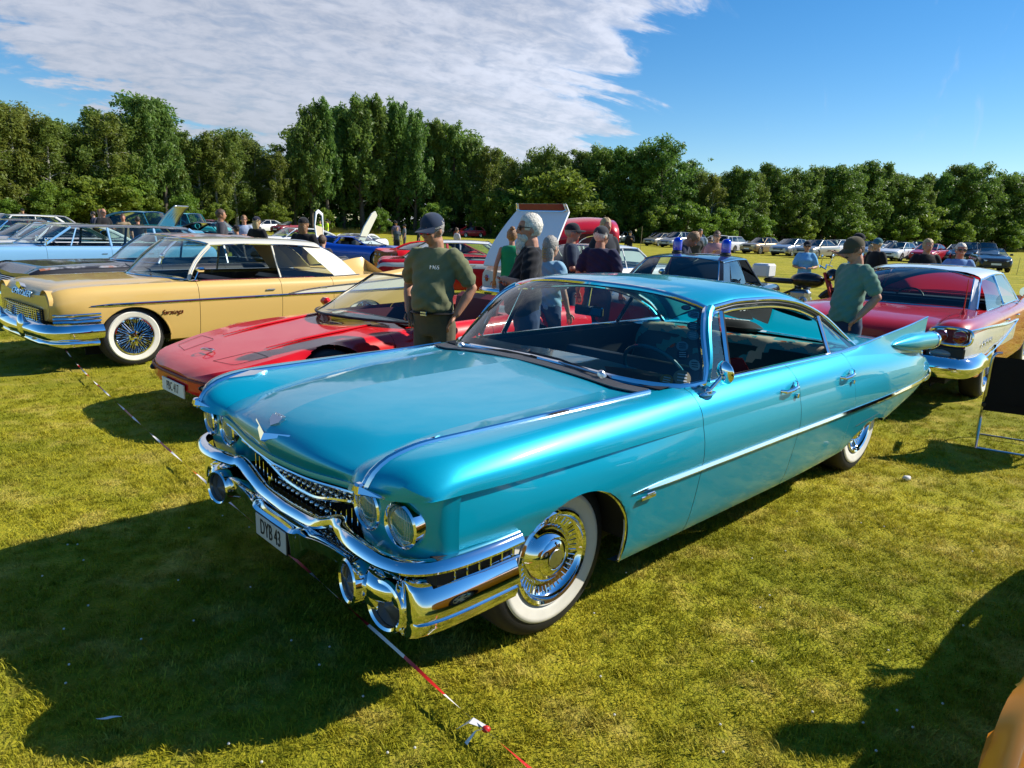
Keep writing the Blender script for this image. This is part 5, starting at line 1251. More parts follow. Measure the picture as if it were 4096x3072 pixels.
def lamps(car, items, name, m, bezel=CHROME):
    """items: (centre, radius y, radius z, axis)"""
    for c, ry, rz, ax in items:
        A = Vector(ax).normalized(); X = Vector((0, 0, 1)).cross(A).normalized(); Z = A.cross(X); C_ = Vector(c)
        def ring(k, h): return [C_+X*(ry*k*math.cos(a))+Z*(rz*k*math.sin(a))+A*h for a in [2*math.pi*q/20 for q in range(20)]]
        b = MB(); b.grid([ring(1.16, -.03), ring(1.18, .004), ring(1.08, .014), ring(1.0, .006)], closed_v=True); o = b.build(name, bezel, car)
        b = MB(); b.grid([ring(1.02, .004), ring(.7, .014), ring(.3, .018), ring(.02, .019)], closed_v=True); b.build('lens', m, o)
HLENS = mat('headlight_lens', (.62, .65, .68), .12, .3, coat=1.0)
def plate(car, c, ax, txt=None, w=.44, h=.11, m=None):
    A = Vector(ax).normalized(); X = Vector((0, 0, 1)).cross(A).normalized(); Z = A.cross(X)
    R = Matrix((X, Z, A)).transposed(); b = MB(); b.box(c, (w, h, .012), rot=R, bev=.002); o = b.build('license_plate', WHITEP, car)
    if txt: text_mesh('lettering', txt, h*.95, BLACKP, o, Vector(c)+A*.007, R, .001, sx=.7)
    return o
def blade(car, name, pts, h, d, m=CHROME):
    """bumper blade swept along pts (left to right or any), height h, depth d"""
    pts = [Vector(p) for p in pts]; k = len(pts)//2; m_ = pts[k]; t_ = pts[min(k+1, len(pts)-1)]-pts[k-1]
    if t_.cross(Vector((0, 0, 1))).dot(m_-(pts[0]+pts[-1])/2) < 0: pts = pts[::-1]
    b = MB(); b.sweep(pts, [(-d, h*.52), (-d*.2, h*.56), (d*.6, h*.42), (d*1.2, h*.12), (d*1.3, -h*.08), (d*.9, -h*.34), (0, -h*.55), (-d, -h*.5)]); return b.build(name, m, car)
# ================================================================== the cars of the show
G_SHOW = 'classic cars on show'
def mirror_pts(P): return [Vector(p) for p in P]+[Vector((p[0], -p[1], p[2])) for p in P[::-1] if abs(p[1]) > 1e-6]
# ---------------------------------------------------------------- yellow hardtop with cream roof
def yellow_hardtop():
    YEL = paint('butter_yellow', (.64, .42, .13), rough=.42); CREAM = paint('cream_roof', (.70, .66, .53), rough=.5)
    L = 5.5; hw = .99
    S = dict(L=L, W=1.98, H=1.43, paint=YEL, roof_paint=CREAM,
        edge=[(0, .83), (-.08, .865), (-.25, .90), (-.8, .925), (-1.8, .935), (-2.8, .935), (-3.6, .93), (-4.3, .95), (-5.0, 1.02), (-5.45, 1.09), (-5.5, 1.06)],
        ctr=[(0, .78), (-.1, .88), (-.3, .925), (-.9, .955), (-1.7, .965), (-3.6, .93), (-4.5, .90), (-5.3, .85), (-5.5, .76)],
        half=[(0, .88), (-.06, .93), (-.2, .965), (-.6, .985), (-2, .99), (-4, .985), (-5, .95), (-5.5, .90)],
        bot=[(0, .56), (-.3, .50), (-.6, .30), (-1.0, .25), (-3, .24), (-4.5, .26), (-5.1, .34), (-5.5, .42)], ein=.90, shoulder=.075, belly=.62, dip=.18, ridge=.6,
        arch=[(-.97, .30, .40, .385), (-4.17, .26, .40, .33)], axles=[(-.97,), (-4.17,)], wheel=(.345, .20, .205), white=(.21, .283), rimstyle='wire', winset=.055,
        wsb=(-1.66, .86, .95), wst=(-2.02, .70, 1.35), bow=.30, tbow=.10, pillar_curve=.05, rt=(-3.62, .66, 1.33), rb=(-4.14, .80, .945), rbow2=.22, rcurve=.05, cp=3,
        drip=[(-2.02, .70, 1.35), (-2.5, .715, 1.367), (-3.0, .71, 1.36), (-3.4, .69, 1.34), (-3.62, .66, 1.315)],
        pillars=[(-2.87, -2.85, .03)], open_windows=(0,), cpanel=(.42, .30), doors=[-1.72, -2.82, -3.62], seats=[-2.45, -3.35], seat_top=.90, hdrop=.055, handles=True)
    shx = lambda x: x+.17 if x < -.55 else x*.69
    for k_ in ('edge', 'ctr', 'half', 'bot'): S[k_] = [(shx(x), v) for x, v in S[k_]]
    S['L'] = L-.17; S['arch'] = [(shx(a), *r) for a, *r in S['arch']]; S['axles'] = [(shx(a),) for a, in S['axles']]
    for k_ in ('wsb', 'wst', 'rt', 'rb'): S[k_] = (shx(S[k_][0]), *S[k_][1:])
    S['drip'] = [(shx(x), y, z) for x, y, z in S['drip']]; S['pillars'] = [(shx(a), shx(b), c) for a, b, c in S['pillars']]; S['doors'] = [shx(d) for d in S['doors']]; S['seats'] = [shx(d) for d in S['seats']]
    S['dip'] = lambda x: .18 if x > -3.6 else min(.85, .18+(-3.6-x)*1.2)
    w = caddy_to_world(-.38, -6.85)
    car = gen_car('two_tone_hardtop', (w.x, w.y, 0), CADYAW+D2R(5), S, 'butter yellow four-door hardtop with cream roof and wire wheels', 'car', G_SHOW, 2)
    # white side sweep bounded by dark trim, rear door to tail
    for s in (1, -1):
        def yy(x): return .992 if x > -4.03 else .992-.05*(-4.03-x)/1.2
        P = [Vector((x, s*(yy(x)+.001), .715+.012*(-x)/5)) for x in np.linspace(-.36, -5.18, 24)]
        b = MB(); b.tube(P, [.004]+[.017]*22+[.01], 6, flat=.5, up=(0, s, 0)); b.build('side_moulding', CHROME, car)
        b = MB(); b.tube([p+Vector((0, s*.004, -.001)) for p in P[1:-1]], .006, 5); b.build('moulding_insert', BLACK, car)
        up = [(-2.75, .74), (-3.03, .785), (-3.43, .815), (-4.03, .845), (-5.03, .90)]
        U = crom([(x, 0, z) for x, z in up], 4); G = [[], []]
        for q in U: G[0].append(Vector((q.x, s*(yy(q.x)+.002), .735))); G[1].append(Vector((q.x, s*(yy(q.x)-.001), q.z)))
        b = MB(); b.grid(G, flip=s < 0); b.build('side_sweep', CREAM, car)
        b = MB(); b.tube([p+Vector((0, s*.003, 0)) for p in G[1]], .009, 5); b.build('sweep_trim', ALU, car)
        text_mesh('script_badge', 'Saratoga', .075, CHROME, car, Vector((-1.22, s*.992, .60)), frame_rot((-s, 0, 0), (0, 0, 1)), .004, shear=.35, sx=.95)
        # hooded headlamp eye
        lamps(car, [((-.045, s*.76, .70), .085, .082, (1, s*.15, 0))], 'headlight', HLENS, CHROME)
        b = MB(); G = [[Vector((-.20+.20*t, s*(.76+.155*math.cos(a)), .735+.13*math.sin(a)+(.02*t))) for a in [math.pi*(-.05+1.1*k/12) for k in range(13)]] for t in (0, .5, .85, 1.0)]
        b.grid(G, flip=s > 0); b.build('headlight_hood', YEL, car)
        lamps(car, [((-5.32, s*.86, .93), .05, .12, (-1, 0, 0)), ((-5.32, s*.86, .74), .05, .05, (-1, 0, 0))], 'tail_light', REDLENS)
        b = MB(); base = Vector((-1.55, s*.90, .945)); b.ell(base, (.08, .025, .012), 12, 5); b.tube([base, base+Vector((-.04, s*.02, .10))], .012, 6); b.box(base+Vector((-.06, s*.03, .13)), (.10, .075, .055), bev=.02); 
        if s > 0: b.build('side_mirror', CHROME, car)
    # grille and bumper
    b = MB(); b.box((.0, 0, .59), (.06, 1.40, .17)); b.build('grille_backing', DARK, car)
    b = MB()
    for k in range(7): b.tube(crom([(.02, -.70, .525+.024*k), (.06, -.35, .525+.024*k), (.07, 0, .525+.024*k), (.06, .35, .525+.024*k), (.02, .70, .525+.024*k)], 3), .006, 5)
    for k in range(-9, 10): b.tube([(.055, k*.07, .51), (.055, k*.07, .69)], .004, 4)
    b.build('grille', CHROME, car)
    blade(car, 'front_bumper', crom([(-.46, -1.0, .45), (-.22, -1.0, .45), (.02, -.90, .45), (.09, -.55, .46), (.12, 0, .46), (.09, .55, .46), (.02, .90, .45), (-.22, 1.0, .45), (-.46, 1.0, .45)], 4)[::-1], .16, .05)
    for s in (1, -1):
        b = MB(); b.ell((.14, s*.42, .49), (.05, .06, .13), 12, 8); b.build('bumper_guard', CHROME, car)
        for k in range(3):
            b = MB(); b.tube([(-.46, s*.985, .56+.035*k), (-.2, s*.985, .558+.035*k), (-.02, s*.90, .556+.035*k)], .009, 5, flat=1.3); b.build('corner_bar', CHROME, car)
    blade(car, 'lower_valance', crom([(-.42, -.97, .32), (.0, -.88, .33), (.06, 0, .34), (.0, .88, .33), (-.42, .97, .32)], 4)[::-1], .08, .03)
    blade(car, 'rear_bumper', crom([(-4.93, .97, .47), (-5.33, .88, .47), (-5.45, 0, .47), (-5.33, -.88, .47), (-4.93, -.97, .47)], 4)[::-1], .16, .05)
    text_mesh('letters', 'CHRYSLER', .10, CHROME, car, Vector((.005, 0, .80)), frame_rot((0, 1, 0), (-.5, 0, 1)), .006, sx=1.5)
    b = MB(); b.prism([Vector((-.02, y, z)) for y, z in ((-.10, .86), (0, .82), (.10, .86), (.05, .90), (-.05, .90))], (.05, 0, .02)); b.build('hood_badge', CHROME, car)
    for s in (1, -1):
        b = MB(); b.tube([(-1.24, s*.30+.1, .985), (-1.33, s*.3-.12, 1.03), (-1.37, s*.3-.4, 1.05)], .009, 5); b.build('wiper', BLACK, car)
    # arch lip
    for s in (1, -1):
        b = MB(); b.tube([(-.80+.40*math.cos(a), s*.975, .30+.385*math.sin(a)) for a in [D2R(q) for q in range(15, 176, 8)]], .008, 5); b.build('arch_lip', YEL, car)
    return car
yellow_hardtop()
# ---------------------------------------------------------------- red convertible sports car
def red_convertible():
    RED = paint('bright_red', (.66, .004, .008), rough=.4); L = 4.48
    S = dict(L=L, W=1.80, H=1.17, paint=RED, roof=False, chrome=0,
        edge=[(0, .46), (-.1, .52), (-.3, .565), (-.6, .63), (-.95, .69), (-1.2, .715), (-1.6, .735), (-2.1, .77), (-3.0, .80), (-3.6, .84), (-4.2, .83), (-4.48, .78)],
        ctr=[(0, .47), (-.1, .53), (-.3, .575), (-.7, .65), (-1.2, .725), (-1.75, .79), (-3.2, .84), (-4.0, .85), (-4.48, .80)],
        half=[(0, .34), (-.02, .48), (-.07, .62), (-.16, .735), (-.3, .815), (-.6, .88), (-2, .90), (-3.8, .90), (-4.3, .86), (-4.48, .82)],
        bot=[(0, .33), (-.2, .26), (-.6, .20), (-2, .18), (-4, .22), (-4.48, .32)], ein=.86, shoulder=.10, belly=.6, dip=.30, ridge=.45,
        arch=[(-.98, .33, .365, .365), (-3.43, .33, .365, .365)], axles=[(-.98,), (-3.43,)], wheel=(.325, .25, .215), rimstyle='alloy',
        wsb=(-1.86, .76, .80), wst=(-2.38, .60, 1.145), bow=.42, tbow=.14, rb=(-3.15, .7, .85), rt=(-3, .6, 1.1), doors=[-1.60, -2.80], handles=False,
        seats=[-2.95], buckets=True, seat_mat=mat('red_leather', (.20, .012, .02), .45), seat_top=1.0, tub=mat('dark_red_trim', (.09, .008, .012), .6), ws_trim=BLACK, cowl_up=.03)
    w = caddy_to_world(-.79, -3.33)
    car = gen_car('sports_convertible', (w.x, w.y, 0), CADYAW+D2R(1.6), S, 'red open convertible sports car with low wedge nose and red seats', 'car', G_SHOW, 2)
    for s in (1, -1):   # pop-up lamp lids, drawn as thin seams standing a hair above the hood
        P = [(-.22, s*.30, .0), (-.27, s*.58, .0), (-.52, s*.66, .0), (-.52, s*.38, 0)]
        def top(x, y): return K(S['ctr'])(x)*(1-(abs(y)/.78)**2)+K(S['edge'])(x)*(abs(y)/.78)**2
        b = MB(); b.tube([(x, y, top(x, y)+.003) for x, y, _ in [tuple(q) for q in resample([Vector(p) for p in P+[P[0]]], 24)]], .0014, 4); b.build('lamp_lid_seam', DARK, car)
        b = MB(); q = [(-.62, .42), (-.95, .44), (-1.3, .46), (-1.62, .47)]; b.tube([(x, s*y, top(x, y)+.012) for x, y in q], [.01, .03, .04, .02], 8, flat=.3, up=(0, 0, 1)); b.build('hood_bulge', RED, car)
        lamps(car, [((-.085, s*.60, .40), .10, .03, (1, s*.9, 0))], 'fog_light', mat('fog_dark', (.05, .05, .055), .15, coat=1.0), BLACK)
        lamps(car, [((-.25, s*.795, .42), .06, .025, (.5, s*.9, 0))], 'corner_light', AMBER, BLACK)
        lamps(car, [((-4.47, s*.62, .68), .06, .06, (-1, 0, 0)), ((-4.47, s*.40, .68), .06, .06, (-1, 0, 0))], 'tail_light', REDLENS)
        b = MB(); b.box((-1.95, s*.87, .845), (.09, .13, .08), bev=.03); b.build('side_mirror', RED, car)
    b = MB(); b.tube(crom([(-.40, -.85, .42), (-.16, -.74, .43), (-.05, -.58, .435), (.006, -.3, .435), (.012, 0, .435), (.006, .3, .435), (-.05, .58, .435), (-.16, .74, .43), (-.40, .85, .42)], 4), .012, 5); b.build('bumper_strip', mat('dark_red_strip', (.2, .004, .01), .5), car)
    b = MB(); c = Vector((-.30, 0, .592)); b.tube([c+Vector((.05*math.cos(a), .06*math.sin(a), .012-.05*math.cos(a)*-.12)) for a in [2*math.pi*k/20 for k in range(20)]], .006, 5, closed=True); b.box(c+Vector((0, .02, .012)), (.012, .12, .008)); b.build('nose_badge', ALU, car)
    plate(car, (.02, .06, .33), (1, 0, .0), 'PBC 417', .46, .11)
    return car
red_convertible()
# ---------------------------------------------------------------- rear of the red and white hardtop
def red_white_hardtop():
    RED = paint('cherry_red', (.42, .004, .012), rough=.4); WHT = paint('ivory_white', (.72, .70, .66), rough=.4); L = 5.35
    def lower(x, z): return -5.35 < x < -2.6 and .50 < z < .82-.06*max(0, (x+4.0)) 
    S = dict(L=L, W=1.96, H=1.40, paint=RED, roof_paint=paint('white_roof', (.74, .74, .74), rough=.35),
        edge=[(0, .90), (-.1, .93), (-.6, .96), (-1.7, .965), (-3.5, .955), (-4.2, .955), (-5.0, .95), (-5.28, .92), (-5.35, .86)], ctr=[(0, .85), (-.3, .93), (-1.6, .985), (-3.8, .97), (-4.6, .945), (-5.15, .88), (-5.30, .78), (-5.35, .70)],
        half=[(0, .90), (-.1, .95), (-.4, .975), (-4.6, .98), (-5.2, .955), (-5.35, .92)], bot=[(0, .50), (-.4, .30), (-1, .25), (-4.4, .27), (-5.0, .36), (-5.35, .46)], ein=.86, shoulder=.08, belly=.62, dip=.1, ridge=.62,
        arch=[(-.95, .30, .38, .36), (-4.00, .28, .40, .33)], axles=[(-.95,), (-4.00,)], wheel=(.345, .2, .205), white=(.21, .283), rimstyle='chrome', winset=.04, lower=(WHT, lower),
        wsb=(-1.75, .84, .97), wst=(-2.05, .66, 1.31), bow=.28, tbow=.08, rt=(-3.30, .63, 1.265), rb=(-3.88, .735, .955), rbow2=.18, rcurve=.08, cp=1, pillars=[(-2.75, -2.75, .05)], doors=[-1.72, -2.80, -3.55],
        seats=[-2.5, -3.3], cwidth=.05, pillar_paint=CHROME)
    yw_ = D2R(48.0); dx_, dy_ = math.cos(yw_), math.sin(yw_); w = Vector((5.244+4.0*dx_-.89*dy_, 7.753+4.0*dy_+.89*dx_, 0))
    car = gen_car('two_tone_hardtop', (w.x, w.y, 0), yw_, S, 'cherry red and ivory hardtop seen from behind with round tail lights and white roof', 'car', G_SHOW, 2)
    for s in (1, -1):
        b = MB(); C0 = Vector((-5.33, s*.80, .79))
        # chrome surround holding two round lamps
        b.tube(crom([(-5.36, s*.62, .86), (-5.36, s*.75, .885), (-5.34, s*.93, .87), (-5.34, s*.965, .80), (-5.35, s*.93, .73), (-5.36, s*.75, .72), (-5.36, s*.63, .74), (-5.36, s*.605, .80)], 4, True), .016, 6, closed=True); b.build('lamp_surround', CHROME, car)
        b = MB(); b.box((-5.335, s*.785, .80), (.03, .32, .14), bev=.012); b.build('lamp_housing', mat('dark_red_panel', (.10, .004, .01), .5), car)
        lamps(car, [((-5.365, s*.70, .80), .058, .058, (-1, 0, 0)), ((-5.36, s*.865, .80), .058, .058, (-1, s*.1, 0))], 'tail_light', REDLENS)
        lamps(car, [((-5.37, s*.74, .625), .10, .042, (-1, s*.1, 0))], 'reversing_light', mat('grey_lens', (.25, .25, .26), .15, coat=1.0))
        b = MB(); b.box((-5.36, s*.76, .63), (.03, .34, .14), bev=.02); b.build('lamp_panel', BLACK, car)
        # white spear outline and stars
        P = crom([(-2.6, s*.985, .79), (-3.4, s*.988, .80), (-4.0, s*.987, .83), (-4.5, s*.985, .855), (-5.1, s*.965, .87), (-5.33, s*.94, .87)], 4); b = MB(); b.tube(P, .010, 5); b.tube([(x, y, z-.0) for x, y, z in [tuple(q) for q in crom([(-2.6, s*.985, .79), (-3.6, s*.99, .62), (-4.6, s*.985, .53), (-5.33, s*.93, .50)], 5)]], .010, 5); b.build('side_moulding', CHROME, car)
        for k in range(4):
            c = Vector((-4.85+.16*k, s*.985, .70)); b = MB(); q = []
            for i in range(8):
                a = math.pi/4*i; r = .035 if i % 2 == 0 else .011; q.append(c+Vector((r*math.cos(a), 0, r*math.sin(a))))
            b.prism(q, (0, s*.008, 0)); b.build('star_badge', CHROME, car)
        b = MB(); b.ell((-5.40, s*.55, .60), (.03, .035, .09), 10, 8); b.build('bumper_guard', CHROME, car)
        b = MB(); base = Vector((-2.05, s*.90, .97)); b.ell(base, (.06, .02, .012), 10, 5); b.tube([base, base+Vector((-.02, s*.05, .10))], .01, 6); b.lathe([(.001, .05), (.04, .04), (.065, .01), (.065, 0), (.001, 0)], base+Vector((-.02, s*.05, .13)), (1, 0, 0), 18); b.build('side_mirror', CHROME, car)
    blade(car, 'rear_bumper', crom([(-4.75, .985, .50), (-5.2, .985, .50), (-5.42, .86, .50), (-5.46, .4, .50), (-5.46, -.4, .50), (-5.42, -.86, .50), (-5.2, -.985, .50), (-4.75, -.985, .50)], 4)[::-1], .18, .05)
    blade(car, 'front_bumper', crom([(-.5, .985, .50), (.05, .86, .50), (.1, 0, .50), (.05, -.86, .50), (-.5, -.985, .50)], 4), .2, .05)
    lamps(car, [((-5.47, -.55, .40), .05, .02, (-1, 0, 0))], 'reflector', REDLENS, RED)
    b = MB(); b.tube([(-4.55, -.72, .95), (-4.57, -.725, 1.15), (-4.62, -.73, 1.33)], [.008, .006, .003], 5); b.lathe([(.03, 0), (.02, .03), (.008, .06)], (-4.55, -.72, .945), (0, 0, 1), 12); b.build('aerial', RED, car)
    b = MB(); b.tube([(-5.3, -.35, .30), (-5.55, -.35, .28)], .03, 10); b.build('exhaust', ALU, car)
    return car
red_white_hardtop()
# ---------------------------------------------------------------- helper: sixties long sedan / wagon / hardtop specs
def classic(L=5.2, W=1.92, H=1.40, belt=.92, ws=1.55, rear=.95, rt=None, paint_=None, roof_paint=None, fin=0.0, wagon=False, **kw):
    hw = W/2; top = belt
    xf = -(L*.33) if 'xf' not in kw else kw.pop('xf')
    xr = kw.pop('xr', -(L*.72)); slope = kw.pop('slope', .55); wslope = kw.pop('wslope', .48); yt = kw.pop('yt', .70*hw/.96)
    fo = kw.pop('fo', .9); wb = kw.pop('wb', L*.575)
    S = dict(L=L, W=W, H=H, paint=paint_, edge=[(0, belt-.10), (-.15, belt-.03), (-.6, belt-.005), (xf, belt), (xr, belt), (-L+.5, belt-.01+fin*.7), (-L+.1, belt-.02+fin), (-L, belt-.09+fin*.8)], ctr=[(0, belt-.14), (-.2, belt-.02), (-.7, belt+.01), (xf, belt+.03), (xr, belt+.0), (-L+.4, belt-.03), (-L+.1, belt-.08), (-L, belt-.14)],
        half=[(0, hw*.91), (-.08, hw*.955), (-.3, hw*.985), (-1, hw), (-L+1, hw), (-L+.25, hw*.97), (-L, hw*.90)], bot=[(0, .44), (-.3, .32), (-.9, .24), (-L+1.2, .25), (-L+.3, .33), (-L, .42)], ein=.90, shoulder=.07, belly=.6, dip=.2, ridge=.6,
        arch=[(-fo, .30, .37, .35), (-fo-wb, .30, .37, .33)], axles=[(-fo,), (-fo-wb,)], wheel=(.335, .2, .20), rimstyle='chrome', winset=.04,
        wsb=(xf, hw*.88, belt+.02), wst=(xf-wslope, yt, H-.07), bow=.25, tbow=.08, rt=(xr+slope, yt*.98, H-.08), rb=(xr, hw*.84, belt+.01), rbow2=.12, rcurve=.04, cp=2, doors=[xf-.02, (xf+xr)/2+.1, xr+.25], pillars=[((xf+xr)/2, (xf+xr)/2, .04)], seats=[xf-.75, xf-1.6])
    if roof_paint: S['roof_paint'] = roof_paint
    if wagon: S.update(deck=False, wagon=True)
    S.update(kw); return S
def finish(car, S, front='round', plate_txt=None, rear='round', amber=False):
    L, hw = S['L'], S['W']/2; zb = K(S['edge'])(-.1)-.20
    for s in (1, -1):
        if front == 'round': lamps(car, [((.005, s*hw*.78, zb), .085, .085, (1, s*.05, 0))], 'headlight', HLENS)
        elif front == 'quad': lamps(car, [((.005, s*hw*.82, zb), .07, .07, (1, 0, 0)), ((.005, s*hw*.62, zb), .07, .07, (1, 0, 0))], 'headlight', HLENS)
        if rear == 'round': lamps(car, [((-L-.005, s*hw*.76, zb), .06, .06, (-1, 0, 0))], 'tail_light', REDLENS)
        else: lamps(car, [((-L-.005, s*hw*.70, zb), .13, .04, (-1, 0, 0))], 'tail_light', REDLENS)
    b = MB(); b.box((0, 0, zb-.02), (.04, hw*1.05, .15), bev=.01); g = b.build('grille', DARK, car)
    b = MB()
    for k in range(5): b.tube([(.025, -hw*.52, zb-.08+.03*k), (.025, hw*.52, zb-.08+.03*k)], .006, 4)
    b.build('grille_bar', CHROME, g)
    blade(car, 'front_bumper', crom([(-.4, -hw*.99, .45), (.0, -hw*.94, .45), (.09, -hw*.5, .45), (.10, 0, .45), (.09, hw*.5, .45), (.0, hw*.94, .45), (-.4, hw*.99, .45)], 3)[::-1], .13, .04)
    blade(car, 'rear_bumper', crom([(-L+.4, hw*.99, .47), (-L, hw*.92, .47), (-L-.09, 0, .47), (-L, -hw*.92, .47), (-L+.4, -hw*.99, .47)], 3)[::-1], .13, .04)
    if plate_txt: plate(car, (.115, 0, .40), (1, 0, 0), plate_txt)
    base = Vector((S['wsb'][0]-.02, hw*.93, S['wsb'][2]+.0)); b = MB(); b.tube([base, base+Vector((0, .04, .08))], .01, 5); b.ell(base+Vector((0, .05, .12)), (.035, .06, .05), 10, 6); b.build('side_mirror', CHROME, car)
    return car
# ---------------------------------------------------------------- light blue long wagon with dark roof
BLU = paint('powder_blue', (.17, .37, .62), rough=.45); NAVY = paint('charcoal_roof', (.025, .026, .04), rough=.35)
S = classic(5.75, 1.98, 1.42, .93, paint_=BLU, roof_paint=NAVY, xf=-1.72, xr=-5.45, slope=.35, wslope=.62, wagon=True, fo=.95, wb=3.35, pillar_paint=BLU,
    pillars=[(-2.25, -2.45, .03), (-3.12, -3.12, .06), (-4.2, -4.2, .07)], doors=[-1.72, -3.08, -4.15], seats=[-2.7, -3.6, -4.5], open_windows=(0, 1), white=(.21, .275), hdrop=.10)
w = Vector((-10.865, 15.089, 0)); dvec = Vector((math.cos(CADYAW+D2R(8.5)), math.sin(CADYAW+D2R(8.5)), 0)); lvec = Vector((-dvec.y, dvec.x, 0))
w = w+dvec*.95-lvec*.90
car = finish(gen_car('station_wagon', w, CADYAW+D2R(8.5), S, 'powder blue long station wagon with charcoal roof parked behind the rusty sedan', 'car', G_SHOW, 2), S, 'quad')
for s in (1, -1):
    b = MB(); b.tube([(x, s*.99, .615) for x in np.linspace(-.3, -5.5, 10)], .008, 5); b.build('side_moulding', CHROME, car)
# ---------------------------------------------------------------- rusty dark sedan
def rust_paint():
    m = mat('faded_black_rust', (.03, .03, .035), .55, coat=.2); nt = m.node_tree; N = nt.nodes; Lk = nt.links; b = N['Principled BSDF']; tc = N.new('ShaderNodeTexCoord')
    n = N.new('ShaderNodeTexNoise'); n.inputs['Scale'].default_value = 1.7; n.inputs['Detail'].default_value = 8; n.inputs['Roughness'].default_value = .7; Lk.new(tc.outputs['Object'], n.inputs['Vector'])
    r = N.new('ShaderNodeValToRGB'); e = r.color_ramp.elements; e[0].position = .46; e[0].color = (.035, .035, .042, 1); e[1].position = .60; e[1].color = (.30, .10, .045, 1)
    x = e.new(.53); x.color = (.30, .31, .34, 1); Lk.new(n.outputs[0], r.inputs[0]); Lk.new(r.outputs[0], b.inputs['Base Color'])
    r2 = N.new('ShaderNodeMapRange'); r2.inputs[1].default_value = .45; r2.inputs[2].default_value = .56; r2.inputs[3].default_value = .30; r2.inputs[4].default_value = .8; Lk.new(n.outputs[0], r2.inputs[0]); Lk.new(r2.outputs[0], b.inputs['Roughness']); return m
RUST = rust_paint(); SATIN = paint('satin_black', (.02, .02, .024), rough=.5)
S = classic(5.6, 2.0, 1.39, .91, paint_=SATIN, roof_paint=RUST, hood_paint=SATIN, xf=-1.80, xr=-4.15, slope=.5, wslope=.42, fo=.98, wb=3.28, fin=.12, bow=.32, pillar_paint=mat('dull_chrome', (.55, .56, .6), .3, 1.0), white=(.21, .275), pillar_curve=.05)
w = caddy_to_world(-.80, -10.25)
car = finish(gen_car('rusty_sedan', w, CADYAW+D2R(6), S, 'satin black sedan with rust-flecked roof and fenders beside the butter yellow hardtop', 'car', G_SHOW, 2), S, 'quad')
for s in (1, -1):   # bare metal and rust along the fender crowns
    ed, ha = K(S['edge']), K(S['half']); q = np.linspace(-.12, -1.7, 14); b = MB(); b.grid([[Vector((x, s*ha(x)*f, ed(x)+h)) for x in q] for f, h in ((.885, .004), (.90, .005), (.935, -.006), (.958, -.022))], flip=s < 0); b.build('bare_fender_crown', RUST, car)
# ---------------------------------------------------------------- cars farther along the left-hand row
GL = 'classic cars on show'
WHT = paint('gloss_white', (.72, .72, .70), rough=.35); BLK = paint('gloss_black', (.012, .012, .014), rough=.3); GRY = paint('silver_grey', (.34, .34, .35), metal=.3, rough=.35); DGR = paint('dark_green', (.02, .05, .035), rough=.35)
def row_car(x, y, dyaw, name, label, det=1, fr='quad', **kw):
    S = classic(**kw); w = caddy_to_world(x, y); return finish(gen_car(name, w, CADYAW+D2R(dyaw), S, label, 'car', GL, det), S, fr)
row_car(-.8, -19.2, 9, 'hardtop', 'white hardtop coupe with aqua interior parked past the blue wagon', paint_=WHT, L=5.2, xr=-4.1, slope=.8, open_windows=(0,), pillars=[], tub=mat('aqua_trim', (.02, .25, .3), .5), seat_mat=mat('aqua_trim', (.02, .25, .3), .5))
row_car(-1.1, -22.4, 9, 'fastback', 'silver grey hardtop with narrow roof beside the white aqua-trimmed coupe', paint_=GRY, L=4.7, H=1.32, W=1.80, xr=-4.2, slope=1.3, pillars=[])
row_car(-.8, -25.8, 9, 'hardtop', 'black hardtop with chrome pillars and red cabin parked beyond the silver grey hardtop', paint_=BLK, L=5.4, xr=-4.3, slope=.9, pillars=[], pillar_paint=CHROME, seat_mat=mat('red_vinyl', (.35, .01, .01), .4))
row_car(-1.6, -29.8, 9, 'sedan', 'black sedan with white roof parked beyond the black chrome-pillared hardtop', paint_=BLK, roof_paint=WHT, L=5.2, H=1.52, xr=-4.2)
row_car(-1.4, -34.2, 9, 'sedan', 'dark green sedan last in the line past the black hardtop', paint_=DGR, L=5.0, H=1.5)
row_car(-2, -39.0, 9, 'sedan', 'white sedan with dark glass standing beyond the dark green sedan', paint_=WHT, L=5.0, H=1.5, glass=GLASS_D)
